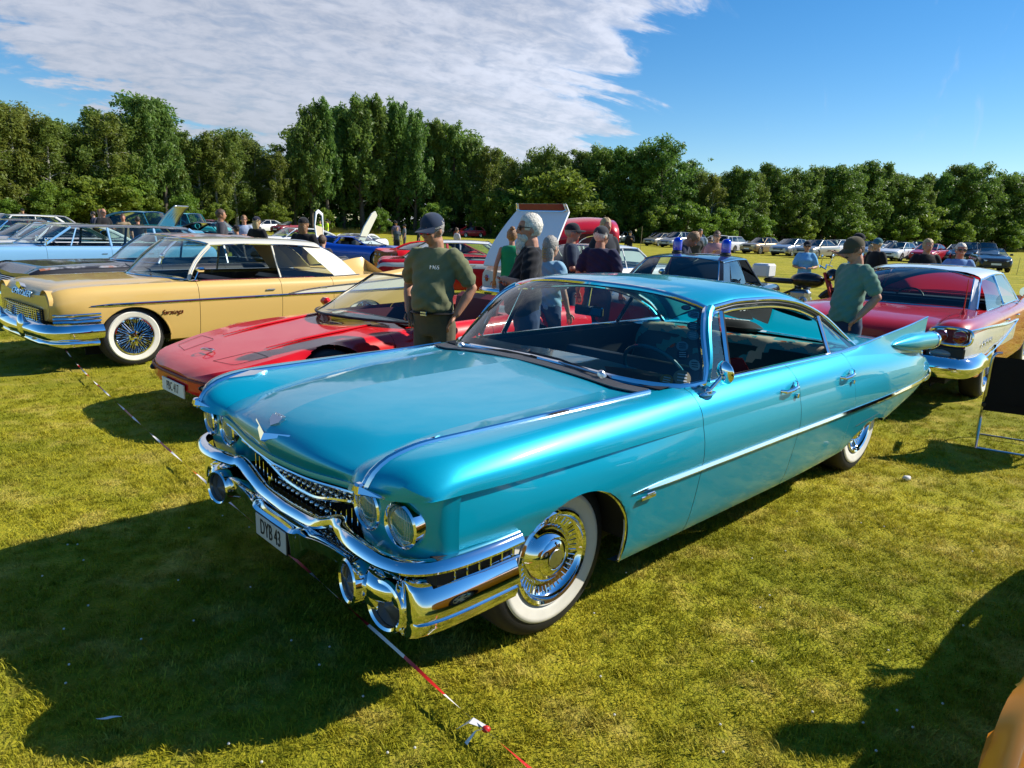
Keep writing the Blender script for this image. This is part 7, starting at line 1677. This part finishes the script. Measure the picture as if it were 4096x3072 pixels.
ARMS = {'down': [(-.02, .255, 1.14), (.06, .275, .90), (.10, .27, .82)], 'pockets': [(-.085, .285, 1.16), (.045, .215, .955), (.075, .165, .875)], 'crossed': [(.05, .29, 1.16), (.225, .02, 1.19), (.20, -.09, 1.21)], 'forward': [(.02, .275, 1.15), (.255, .15, 1.12), (.32, .09, 1.13)], 'phone': [(.06, .235, 1.16), (.26, .10, 1.26), (.32, .06, 1.31)], 'point': [(.16, .38, 1.30), (.40, .44, 1.38), (.49, .45, 1.41)], 'hips': [(-.12, .37, 1.18), (.03, .22, 1.02), (.07, .17, 1.00)], 'reach': [(.20, .24, 1.22), (.42, .22, 1.10), (.50, .21, 1.06)]}
NP = [0]
def person(label, uv, Y, yaw, pose='down', pose_r=None, top=(.03, .03, .04), bottom=(.03, .03, .035), hair='brown', cap=None, glasses=None, beard=None, sleeves='short', belly=.0, bw=1.0, skin=0, vox=.02, turn=0, nod=0, lean=0, female=False, long_hair=False, bun=False, clip=False, dress=False, belt=False, h=None, bald=False, group='visitors at the show', xy=None):
    k = NP[0]; NP[0] += 1
    if xy is None: P = at_y(uv[0], uv[1], Y); H = h or P.z; loc = (P.x, Y, 0)
    else: H = h; loc = (xy[0], xy[1], 0)
    base = 1.768 if cap else 1.755
    root = empty('person', loc, D2R(yaw)); s = H/base if not lean else (h or 1.76)/base; root.scale = (s, s, s); tag(root, label, 'person', group)
    near = vox < .016; SK = SKINS[skin]
    La = D2R(lean)
    def T(p):
        p = Vector(p)
        if La and p.z > .95: q = p-Vector((0, 0, .95)); return Vector((q.x*math.cos(La)+q.z*math.sin(La), q.y, .95-q.x*math.sin(La)+q.z*math.cos(La)))
        return p
    Rh = Matrix.Rotation(D2R(turn), 3, 'Z') @ Matrix.Rotation(D2R(nod), 3, 'Y'); RL = Matrix.Rotation(La, 3, 'Y'); Rt = RL @ Rh; piv = Vector((-.005, 0, 1.545))
    Hd = lambda p: T(piv-Vector((0, 0, .022)))+Rt @ (Vector(p)-piv)
    sw = .180*bw*(.90 if female else 1)
    # ---- body (skin)
    b = MB(); b.ell(Hd((.005, 0, 1.668)), (.098, .078, .108), 16, 12, Rt); b.ell(Hd((.036, 0, 1.602)), (.066, .058, .062), 14, 10, Rt); b.ell(Hd((.060, 0, 1.562)), (.030, .030, .020), 10, 6, Rt)
    if near:
        b.ell(Hd((.106, 0, 1.640)), (.018, .013, .030), 8, 6, Rt); b.ell(Hd((.114, 0, 1.626)), (.016, .019, .011), 8, 6, Rt); b.ell(Hd((.092, 0, 1.692)), (.014, .050, .010), 8, 6, Rt); b.ell(Hd((.094, 0, 1.590)), (.010, .026, .012), 8, 6, Rt)
        for q in (1, -1): b.ell(Hd((-.002, q*.080, 1.645)), (.022, .009, .034), 10, 6, Rt); b.ell(Hd((.072, q*.042, 1.625)), (.022, .020, .02), 8, 6, Rt)
    else:
        b.ell(Hd((.110, 0, 1.635)), (.020, .016, .026), 8, 6, Rt)
        for q in (1, -1): b.ell(Hd((-.002, q*.080, 1.645)), (.024, .014, .036), 8, 6, Rt)
    limb(b, [T((-.020, 0, 1.43)), Hd((-.010, 0, 1.56))], [.070 if not female else .054, .063 if not female else .048]); ring_loft(b, [(0, 0, .88, .09, .13), (0, 0, 1.08, .09, .13), (0, 0, 1.30, .09, .14), (0, 0, 1.40, .07, .11), (0, 0, 1.46, .05, .06)], T)
    fing = MB(); arms = {}
    for q, ps in ((1, pose), (-1, pose_r or pose)):
        e, w, hnd = [Vector((x, q*y*bw*(.93 if female else 1), z)) for x, y, z in ARMS[ps]]
        if ps == 'crossed' and q < 0: w += Vector((-.02, 0, -.03)); hnd += Vector((.0, 0, -.03))
        S0 = Vector((0, q*sw, 1.415)); S0, e, w, hnd = [T(p) for p in (S0, e, w, hnd)]; arms[q] = (S0, e, w)
        f = .88 if female else 1.0; limb(b, [S0, S0.lerp(e, .5), e, e.lerp(w, .35), w], [.046*f, .046*f, .043*f, .045*f, .030*f])
        d = (hnd-w).normalized(); sd = d.cross(Vector((0, 0, 1))); sd = sd.normalized() if sd.length > .2 else Vector((0, 1, 0)); nrm = sd.cross(d)
        pc = w+d*.055; Rp = Matrix((d, sd, nrm)).transposed(); b.ell(pc, (.055, .042, .018), 10, 8, Rp)
        for j, (off, ln) in enumerate(((-.030, .062), (-.010, .074), (.010, .070), (.029, .054))):
            p0 = w+d*.095+sd*off; p1 = p0+d*ln*.55-nrm*.008; p2 = p1+d*ln*.40-nrm*.026; fing.tube([p0-d*.02, p0, p1, p2], [.0095, .0095, .0085, .007], 6)
        p0 = w+d*.04-sd*q*.036; fing.tube([p0, p0+d*.035-sd*q*.025, p0+d*.065-sd*q*.022], [.012, .011, .008], 6)
    for q in (1, -1): limb(b, [(0, q*.09, .90), (.012, q*.10, .50), (-.02, q*.105, .10)], [.075, .052, .038])
    remesh('body', b, vox*.8, SK, root, 3, fing)
    # ---- clothes
    tm = top if not isinstance(top, tuple) else cloth('shirt_%d' % k, top); bmt = bottom if not isinstance(bottom, tuple) else cloth('trousers_%d' % k, bottom)
    g = .94 if female else 1.0; B = belly
    rg = [(.015+B*.35, 0, .885 if not belt else .972, .125+B*.55, .172*bw*g), (.02+B*.5, 0, .97 if not belt else 1.0, .128+B*.8, .172*bw*g), (.02+B*.55, 0, 1.08, .125+B*.9, .165*bw*g), (.012+B*.4, 0, 1.20, .124+B*.55, .172*bw*g), (.012+(.02 if female else 0), 0, 1.30, .126+(.012 if female else 0), .186*bw*g), (0, 0, 1.38, .116, .196*bw*g), (-.012, 0, 1.44, .096, .165*bw*g), (-.016, 0, 1.482, .076, .095)]
    b = MB(); ring_loft(b, rg, T, 20)
    if sleeves != 'none':
        for q in (1, -1):
            S0, e, w = arms[q]; t = e.lerp(S0, .28) if sleeves == 'short' else w.lerp(e, .06); S1 = S0+Vector((0, -q*.02, -.005))
            if sleeves == 'short': limb(b, [S1, S0.lerp(t, .45), t], [.078, .077, .074])
            else: limb(b, [S1, S0.lerp(e, .5), e, t], [.074, .068, .060, .044])
    else:
        for q in (1, -1): S0 = arms[q][0]; b.ell(S0+Vector((0, -q*.05, .01)), (.06, .04, .05), 10, 6)
    sh = remesh('shirt', b, vox, tm, root, 3)
    if near:      # soft folds pressed into the cloth
        me = sh.data; n = len(me.vertices); co = np.empty(n*3); me.vertices.foreach_get('co', co); co = co.reshape(-1, 3); nr = np.empty(n*3); me.vertices.foreach_get('normal', nr); nr = nr.reshape(-1, 3)
        f = .006*np.sin(co[:, 2]*38+co[:, 1]*24+np.sin(co[:, 0]*20)*1.5)*np.clip((1.34-co[:, 2])*4, 0, 1)+.004*np.sin(co[:, 2]*70-co[:, 1]*45+co[:, 0]*30); co += nr*f[:, None]; me.vertices.foreach_set('co', co.ravel()); me.update()
    b = MB()
    if dress:
        ring_loft(b, [(.0, 0, .45, .17, .23), (0, 0, .75, .15, .20), (.01, 0, .95, .128, .175)], seg=18)
    else:
        ring_loft(b, [(.0, 0, .76, .115, .165*bw), (.005, 0, .86, .125, .176*bw), (.012+B*.3, 0, .955, .122+B*.5, .166*bw), (.015+B*.3, 0, .985, .118+B*.5, .160*bw)], seg=18)
        for q in (1, -1): limb(b, [(.0, q*.085*bw, .85), (.008, q*.10, .66), (.015, q*.102, .48), (-.012, q*.108, .25), (-.02, q*.11, .075)], [.098*bw, .090, .075, .068, .066])
    remesh('trousers' if not dress else 'skirt', b, vox*1.2, bmt, root, 3)
    b = MB()
    for q in (1, -1): b.ell((.055, q*.11, .042), (.135, .048, .046), 12, 8)
    b.build('shoes', cloth('shoe_dark', (.03, .028, .026), .1), root)
    if belt:
        b = MB(); rx, ry = .126+B*.54, .170*bw; b.tube([(.015+B*.3+rx*math.cos(a), ry*math.sin(a), .955) for a in [2*math.pi*j/36 for j in range(36)]], .021, 8, closed=True, flat=.35, up=(0, 0, 1)); bl = b.build('belt', mat('black_leather', (.012, .011, .011), .4), root)
        b = MB(); b.box((.015+B*.3+rx+.008, .0, .955), (.012, .06, .042), bev=.006); b.build('buckle', ALU, bl)
    # ---- head dress
    if near or vox < .02:
        b = MB()
        for q in (1, -1): b.ell(Hd((.086, q*.034, 1.662)), (.012, .016, .009), 8, 6, Rt)
        if not glasses: b.build('eyes', EYEW, root); b = MB(); [b.ell(Hd((.096, q*.034, 1.662)), (.005, .007, .007), 6, 5, Rt) for q in (1, -1)]; b.build('irises', BLACKP, root)
        if not beard: b = MB(); b.ell(Hd((.101, 0, 1.590)), (.005, .024, .0065), 8, 5, Rt); b.build('lips', LIP, root)
    if not bald:
        b = MB(); V = []; rng = random.Random(k)
        G = []
        for i in range(11):
            th = math.pi*.78*i/10; row = []
            for j in range(20):
                ph = 2*math.pi*j/20; p = Vector((-.006+.107*math.sin(th)*math.cos(ph), .088*math.sin(th)*math.sin(ph), 1.682+.112*math.cos(th)))
                p += Vector([rng.uniform(-.005, .005) for _ in range(3)]); fr = p.x > .035 and p.z < (1.725 if hair != 'white' else 1.735); 
                row.append((p, fr or (cap and p.z > 1.70) or (p.x > -.01 and p.z < 1.655 and not female) or p.z < 1.59))
            G.append(row)
        n0 = 0; b.v = [tuple(Hd(p)) for r in G for p, _ in r]; b.f = [(i*20+j, (i+1)*20+j, (i+1)*20+(j+1) % 20, i*20+(j+1) % 20) for i in range(10) for j in range(20) if not (G[i][j][1] and G[i+1][j][1] and G[i][(j+1) % 20][1])]; b.m = [0]*len(b.f)
        if long_hair: b.ell(Hd((-.058, 0, 1.575)), (.055, .085, .13), 12, 10, Rt); b.ell(Hd((-.05, 0, 1.48)), (.045, .075, .11), 12, 8, Rt)
        if bun: b.ell(Hd((-.06, 0, 1.785)), (.04, .045, .035), 10, 8, Rt)
        b.build('hair', HAIR[hair], root)
    if clip:
        b = MB()
        for j in range(5): z = 1.53+.028*j; b.tube([Hd((-.115, -.03, z)), Hd((-.142, 0, z+.004)), Hd((-.115, .03, z))], .006, 6)
        b.tube([Hd((-.14, 0, 1.52)), Hd((-.15, 0, 1.60)), Hd((-.135, 0, 1.67))], .009, 6); b.build('hair_clip', mat('tortoise_clip', (.45, .27, .10), .25, coat=.6), root)
    if cap:
        cm = cloth('cap_%d' % k, cap, .1); b = MB(); G = []
        for i in range(8):
            th = math.pi*.52*i/7; G.append([Hd(Vector((-.004+.110*math.sin(th)*math.cos(ph), .091*math.sin(th)*math.sin(ph), 1.692+.098*math.cos(th)+(.008 if ph < 1.2 or ph > 5.1 else 0)*math.sin(th)*(1-i/7)))) for ph in [2*math.pi*j/24 for j in range(24)]])
        b.grid(G, closed_v=True, flip=True); co = b.build('cap', cm, root)
        b = MB(); G = []
        for i in range(5):
            t = i/4; G.append([Hd(Vector((-.004+(.108+.085*t)*math.cos(ph), (.088+.004*t)*math.sin(ph), 1.690-.012*t-.035*(math.sin(ph)**2)*t+.004))) for ph in np.linspace(-1.15, 1.15, 11)])
        b.grid(G); b.grid([[p-Vector((0, 0, .006)) for p in r] for r in G], flip=True); b.build('brim', cm, co)
    if glasses:
        gm = SHADES if glasses == 'dark' else (mat('red_mirror_lens', (.35, .03, .02), .1, .6, coat=1.0) if glasses == 'red' else glass('clear_spectacle', (.9, .9, .9)))
        b = MB()
        for q in (1, -1): b.ell(Hd((.100, q*.036, 1.660)), (.006, .031, .021), 12, 8, Rt)
        go = b.build('sunglasses' if glasses != 'clear' else 'spectacles', gm, root); b = MB(); b.tube([Hd((.104, -.034, 1.668)), Hd((.112, 0, 1.668)), Hd((.104, .034, 1.668))], .0035, 5)
        for q in (1, -1): b.tube([Hd((.098, q*.066, 1.668)), Hd((.05, q*.083, 1.668)), Hd((-.01, q*.088, 1.663))], .004, 5); b.tube([Hd((.1+.002*math.cos(a), q*.036+.031*math.cos(a), 1.660+.021*math.sin(a))) for a in [2*math.pi*j/14 for j in range(14)]], .003, 4, closed=True)
        b.build('glasses_frame', BLACK, go)
    if beard:
        b = MB(); b.ell(Hd((.055, 0, 1.578)), (.058, .066, .052), 14, 10, Rt)
        if beard == 'long': b.ell(Hd((.078, 0, 1.52)), (.045, .055, .075), 14, 10, Rt); b.ell(Hd((.085, 0, 1.47)), (.032, .04, .06), 12, 8, Rt); b.ell(Hd((.095, 0, 1.604)), (.02, .035, .012), 10, 6, Rt)
        if beard == 'moustache': b = MB(); b.ell(Hd((.104, 0, 1.606)), (.012, .032, .009), 10, 6, Rt)
        rng = random.Random(9); b.v = [tuple(Vector(v)+Vector([rng.uniform(-.004, .004) for _ in range(3)])) for v in b.v]
        b.build('beard' if beard != 'moustache' else 'moustache', HAIR['white' if hair in ('white', 'grey') else hair], root)
    return root
OLIVE = cloth('olive_cotton', (.16, .17, .088)); KHAKI = cloth('olive_khaki', (.11, .098, .062)); NAVY_C = cloth('navy_cotton', (.018, .022, .045)); BLACK_C = cloth('black_cotton_shirt', (.013, .013, .016)); DENIM = cloth('denim', (.035, .055, .11)); LBLUE = cloth('light_blue_uniform', (.16, .42, .72)); SAGE = cloth('sage_green_cotton', (.12, .225, .17)); GREYC = cloth('grey_cotton', (.11, .125, .15))
p = person('man in olive T-shirt, navy cap and mirrored red sunglasses, hands in his pockets', (1743, 847), 6.0, -112, 'pockets', top=OLIVE, bottom=KHAKI, hair='grey', cap=(.028, .042, .075), glasses='red', belly=.055, bw=1.06, skin=0, vox=.011, turn=-16, nod=16, belt=True)
text_mesh('shirt_print', '1965', .045, WHITEP, p, Vector((.178, .085, 1.33)), frame_rot((-.15, 1, 0), (-.15, 0, 1)), .002)
person('bearded white-haired man in black T-shirt and sunglasses with arms folded', (2123, 858), 6.5, 186, 'crossed', top=BLACK_C, bottom=DENIM, hair='white', glasses='dark', beard='long', bw=1.08, belly=.05, skin=2, vox=.011)
person('grey-haired woman with a hair clip in a pale denim shirt', (2205, 947), 7.7, 48, 'down', top=cloth('pale_denim', (.22, .38, .50)), bottom=DENIM, hair='grey', long_hair=True, clip=True, female=True, skin=1, vox=.013)
person('woman in a sleeveless green top with hair tied up, facing the white deck lid', (2049, 915), 11.4, 95, 'down', top=cloth('emerald_top', (.015, .26, .11)), bottom=DENIM, hair='ginger', bun=True, female=True, skin=2, sleeves='none', bw=1.08, vox=.016)
person('man in a navy polo shirt and black cap holding his hands forward', (2292, 890), 10.1, -5, 'forward', top=cloth('dark_blue_polo', (.025, .038, .065)), bottom=(.02, .025, .045), hair='grey', cap=(.02, .022, .03), glasses='clear', belly=.08, skin=2, vox=.017)
person('man in a navy polo shirt with green collar and grey cap, his back turned', (2407, 902), 9.2, 66, 'down', top=cloth('navy_polo', (.020, .022, .055)), bottom=(.03, .035, .05), hair='white', cap=(.045, .048, .055), belly=.04, bw=1.08, skin=0, vox=.015, turn=-30)
person('tall short-haired man in dark shirt behind the man with the grey cap', (2425, 873), 12.2, -60, 'down', top=(.025, .028, .035), bottom=(.03, .03, .04), hair='blond', bw=1.05, skin=2, vox=.02)
person('young man all in black looking at his phone on the open field', (2522, 923), 39.5, -95, 'phone', 'down', top=(.012, .012, .014), bottom=(.012, .012, .014), hair='dark', cap=(.02, .02, .022), sleeves='long', skin=1, vox=.03)
person('curly-haired man in navy T-shirt bending over the police car', (2690, 945), 12.6, -25, 'reach', top=NAVY_C, bottom=DENIM, hair='ginger', lean=26, nod=25, h=1.82, skin=2, vox=.017)
person('long-haired woman in a dark grey dress', (2788, 927), 24.0, -92, 'down', top=(.045, .045, .05), bottom=(.045, .045, .05), hair='ginger', long_hair=True, female=True, dress=True, skin=1, vox=.026, bw=1.1)
person('dark-haired man in a grey-blue shirt behind the woman in the dress', (2803, 916), 27.0, -90, 'down', top=(.14, .20, .28), hair='dark', skin=2, vox=.028)
person('man in a pink shirt and glasses with a lanyard', (2870, 925), 17.0, -95, 'hips', 'phone', top=cloth('dusty_pink', (.46, .24, .25)), bottom=(.05, .05, .07), hair='brown', glasses='clear', skin=1, vox=.019)
person('dark-haired woman in sunglasses behind the man in pink', (2844, 949), 21.0, -100, 'down', top=(.35, .16, .17), hair='dark', long_hair=True, glasses='dark', female=True, skin=1, vox=.026)
person('woman in light blue police uniform shirt with dark side cap and sunglasses', (3232, 962), 15.8, -105, 'forward', top=LBLUE, bottom=(.012, .014, .022), hair='blond', cap=(.012, .014, .022), glasses='dark', female=True, skin=0, vox=.018)
person('officer in light blue uniform shirt and dark trousers pointing across the field', (3438, 931), 13.6, 150, 'down', 'point', top=LBLUE, bottom=(.012, .014, .022), hair='dark', cap=(.012, .014, .022), skin=0, vox=.018, belt=True)
person('stout man in a sage green T-shirt and brown cap, hand in his jeans pocket', (3438, 942), 7.25, 192, 'pockets', top=SAGE, bottom=cloth('blue_jeans', (.022, .04, .085)), hair='brown', cap=(.075, .062, .035), beard='moustache', belly=.035, bw=1.0, skin=2, vox=.011, nod=20)
person('man in a black leather vest and teal cap', (3514, 951), 15.2, 200, 'down', top=cloth('black_leather_vest', (.014, .014, .016), .1), bottom=DENIM, hair='white', cap=(.03, .12, .16), skin=1, vox=.018, belly=.05)
person('person in a red shirt half hidden by the man in the leather vest', (3489, 978), 16.8, 210, 'down', top=(.30, .02, .025), hair='blond', female=True, skin=1, vox=.024)
person('smiling man in a black polo shirt beyond the white car roof', (3716, 957), 13.2, -92, 'down', top=BLACK_C, bottom=DENIM, hair='blond', bw=1.12, belly=.06, skin=2, vox=.017)
person('white-haired man with sunglasses and moustache in a light blue polo shirt', (3848, 974), 12.2, -105, 'down', top=cloth('sky_blue_polo', (.15, .30, .56)), bottom=(.10, .09, .07), hair='white', glasses='dark', beard='moustache', skin=2, vox=.017, bw=1.05)
person('short-haired man in a dark T-shirt standing behind the blue wagon roof', (882, 837), 17.5, 20, 'down', top=(.05, .05, .065), hair='brown', skin=0, vox=.02, h=1.86)
person('fair man with spectacles in a striped shirt, arms folded', (975, 862), 21.0, -70, 'crossed', top=cloth('blue_stripe', (.32, .38, .52)), bottom=(.08, .07, .06), hair='ginger', glasses='clear', skin=2, vox=.022)
person('blond woman in black with a navy cap; facing away from the turquoise sedan', (1026, 865), 17.0, 75, 'down', top=BLACK_C, bottom=(.02, .02, .025), hair='blond', cap=(.022, .022, .04), long_hair=True, sleeves='long', female=True, skin=1, vox=.02, bw=1.12)
person('person with black cap and dark grey jacket beside the blue wagon', (944, 899), 18.5, 150, 'crossed', top=(.04, .04, .045), hair='dark', cap=(.014, .014, .016), sleeves='long', skin=0, vox=.022)
person('long-haired man in black sweater and black cap; facing away from the turquoise sedan', (1214, 868), 12.8, 80, 'down', top=BLACK_C, bottom=(.02, .02, .025), hair='ginger', long_hair=True, cap=(.016, .016, .018), sleeves='long', skin=0, vox=.016, bw=1.05)
person('brown-haired youngster in front of the blue sports coupe', (1289, 941), 12.9, 70, 'down', top=(.05, .04, .04), hair='brown', skin=1, vox=.02)
person('man in a grey T-shirt and black cap on the open field', (1618, 895), 42.0, 190, 'down', top=GREYC, bottom=(.06, .06, .08), hair='dark', cap=(.015, .015, .018), skin=2, vox=.03)
person('man with a dark cap behind the youngster with the printed T-shirt', (1584, 884), 45.0, -60, 'down', top=(.12, .10, .16), hair='dark', cap=(.02, .02, .025), skin=0, vox=.03)
person('youngster in a slate T-shirt with pale print on the open field', (1589, 908), 40.0, -80, 'down', top=(.07, .09, .11), hair='ginger', female=True, skin=1, vox=.03)
person('child in black with a black cap on the open field', (1675, 917), 40.0, 190, 'down', top=(.014, .014, .016), hair='dark', cap=(.015, .015, .016), skin=1, vox=.03)
person('woman in a pale patterned blouse with hair in a bun on the open field', (1828, 912), 33.0, 40, 'forward', top=(.50, .45, .46), hair='brown', bun=True, female=True, skin=1, vox=.028)
person('bald man in black T-shirt and sunglasses beside the steel blue fastback', (410, 834), 24.0, -20, 'forward', top=(.014, .014, .016), hair='dark', bald=True, glasses='dark', skin=2, vox=.022)
person('man in grey T-shirt behind the bald man in black', (398, 838), 26.0, -30, 'down', top=(.08, .08, .10), hair='ginger', skin=1, vox=.026)
person('man in navy near the bushes past the bald man', (371, 846), 33.0, 200, 'forward', top=(.02, .025, .05), hair='dark', skin=1, vox=.028)
person('man in tan shirt leaning by the steel blue fastback', (490, 856), 24.5, -60, 'down', top=(.28, .21, .13), hair='brown', skin=2, vox=.024)
person('person in a black top beside the man in tan', (549, 866), 24.0, 120, 'reach', top=(.014, .014, .016), hair='dark', skin=2, vox=.024)
person('person in black cap beyond the white-roofed sedan', (89, 834), 42.0, -80, 'down', top=(.05, .05, .06), hair='dark', cap=(.015, .015, .016), skin=1, vox=.03)
person('marshal in a yellow high-visibility vest behind the raised white doors', (1280, 882), 52.0, -90, 'down', top=cloth('hi_vis', (.55, .75, .02)), hair='dark', skin=1, vox=.032)
person('second marshal in a yellow high-visibility vest near the wood', (1308, 876), 50.0, 200, 'down', top=cloth('hi_vis', (.55, .75, .02)), hair='dark', cap=(.02, .02, .02), skin=1, vox=.032)
_sh = at_z(1750*4096/2212, 1600*4096/2212); person('onlooker in dark clothes standing beside the orange roadster', None, 0, 150, 'forward', top=NAVY_C, bottom=DENIM, hair='brown', h=1.74, xy=(_sh.x+1.242*1.66, _sh.y+.30*1.66), vox=.03)
# ================================================================== small things
def tape():
    Dp = 4096/2212; px = [(1150, 1664), (1105, 1625), (1052, 1580), (960, 1500), (880, 1425), (760, 1318), (640, 1210), (560, 1140), (490, 1080), (430, 1028), (380, 985), (280, 895), (165, 785), (100, 700), (62, 655)]
    P = [at_z(u*Dp, v*Dp, .06 if i not in (2,) else .05) for i, (u, v) in enumerate(px)]; P = resample(crom(P, 6), 150); V, F, mi = [], [], []
    for i, p in enumerate(P):
        a = P[max(i-1, 0)]; b = P[min(i+1, len(P)-1)]; t = (b-a).normalized(); sd = Vector((-t.y, t.x, 0)); tw = math.sin(i*.55)*1.1; w = .0065
        V += [p+sd*w*math.cos(tw)+Vector((0, 0, w*math.sin(tw))), p-sd*w*math.cos(tw)-Vector((0, 0, w*math.sin(tw)))]
        if i: F.append((2*i-2, 2*i-1, 2*i+1, 2*i)); mi.append((i // 3) % 2)
    mats = [mat('tape_red', (.55, .02, .02), .4), mat('tape_white', (.75, .73, .72), .4)]; o = mesh('barrier_tape', V, F, None, None, mats=mats, fmat=mi, sharp=None); tag(o, 'red and white barrier tape stretched low over the grass before the bumpers', 'tape')
    k = at_z(1050*Dp, 1575*Dp, .05); b = MB(); b.ell(k, (.016, .013, .012), 10, 6); b.build('knot', mats[0], o)
    for sg, ln in ((-1, .09), (1, .06)):
        b = MB(); b.grid([[k+Vector((sg*.0, 0, 0)), k+Vector((.012, .01, 0))], [k+Vector((-.04*ln/.06, -.02*sg, .005)), k+Vector((-.03*ln/.06, -.03*sg+.01, .012))], [k+Vector((-.07*ln/.06, -.03*sg, -.03)), k+Vector((-.06*ln/.06, -.045*sg, -.028))]]); b.build('loose_end', mats[1], o)
    for (u, v, h) in ((-60, 610, .35),):
        q = at_z(u*Dp, v*Dp); b = MB(); b.tube([q, q+Vector((0, 0, h))], .008, 6); tag(b.build('tape_peg', ALU), 'thin metal peg holding the barrier tape', 'peg')
tape()
def camp_chair():
    c = empty('camping_chair', (4.27, 5.67, 0), D2R(57)); tag(c, 'black fabric folding camping chair with aluminium tube frame on the grass', 'chair')
    FAB = cloth('black_chair_fabric', (.010, .010, .011), .15); hw = .30
    # backrest faces the camera: local -x is towards it
    b = MB(); G = [[Vector((-.20-.07*t+.02*math.sin(math.pi*(y+hw)/(2*hw)), y, .35+.46*t)) for y in np.linspace(-hw, hw, 9)] for t in np.linspace(0, 1, 8)]; b.grid(G); b.grid([[p+Vector((.012, 0, 0)) for p in r] for r in G], flip=True); b.build('backrest', FAB, c)
    b = MB(); b.grid([[Vector((x, y, .42-.03*math.sin(math.pi*(x+.2)/.5))) for y in np.linspace(-hw, hw, 7)] for x in np.linspace(-.2, .3, 7)]); b.build('seat', FAB, c)
    for s in (1, -1):
        b = MB(); b.tube(crom([(-.20, s*hw, .02), (-.17, s*hw, .12), (-.10, s*hw, .30), (-.19, s*hw, .42), (-.24, s*hw, .60), (-.28, s*hw, .79), (-.26, s*(hw-.02), .835), (-.25, s*(hw-.06), .845)], 4), .011, 8); b.build('back_tube', ALU, c)
        b = MB(); b.tube(crom([(.30, s*hw, .03), (.26, s*hw, .20), (.02, s*hw, .36), (-.18, s*hw, .52)], 4), .010, 8); b.build('front_leg', ALU, c)
        b = MB(); b.box((.04, s*hw, .63), (.42, .05, .03), bev=.012); b.build('armrest', BLACK, c)
        b = MB(); b.box((-.19, s*hw, .40), (.05, .03, .04), bev=.008); b.build('hinge', BLACK, c)
    b = MB(); b.tube([(-.2, -hw, .025), (-.2, hw, .025)], .009, 6); b.build('rear_foot_bar', ALU, c)
    b = MB(); b.tube([(.3, -hw, .03), (.3, hw, .03)], .009, 6); b.build('front_foot_bar', ALU, c)
camp_chair()
for (u, v0, v1, lb) in ((2556, 1060, 905, 'thin wooden marker stake standing on the field beside the police car'), (2880, 1040, 1010, 'short stake with cord behind the vintage police car'), (4066, 1100, 1030, 'thin dark stake beside the dark cabriolet')):
    q = at_z(u, v0); t = at_y(u, v1, q.y) if v0 < 1200 else None; b = MB(); b.tube([q, Vector((q.x+.03, q.y, max(.5, t.z)))], .012, 6); tag(b.build('marker_stake', mat('stake_wood', (.30, .22, .12), .8)), lb, 'stake')
def litter():
    Dp = 4096/2212
    q = at_z(235*Dp, 1550*Dp, .03); b = MB(); b.grid([[q+Vector((x, y*(1-abs(x)/.05)*1.0, .006*math.sin(x*40))) for y in (-.008, 0, .008)] for x in np.linspace(-.045, .045, 9)]); tag(b.build('feather', mat('feather_white', (.7, .7, .68), .8)), 'small white feather lying on the shaded grass', 'feather')
    q = at_z(1958*Dp, 1033*Dp, .02); b = MB(); b.ell(q, (.03, .022, .02), 10, 6); b.ell(q+Vector((.02, .01, .004)), (.018, .016, .012), 8, 5); tag(b.build('paper_scrap', mat('paper_white', (.75, .73, .7), .9)), 'crumpled white scrap of paper on the lit grass', 'paper')
    # clover heads
    rng = random.Random(4); b = MB()
    for _ in range(60):
        u, v = rng.uniform(100, 3900), rng.uniform(2000, 3050); q = at_z(u, v, .025); b.ell(q, (.005, .005, .004), 6, 4)
    tag(b.build('clover_flowers', mat('clover_white', (.6, .58, .52), .9)), 'scattered white clover heads in the lawn', 'flowers', kind='stuff')
litter()
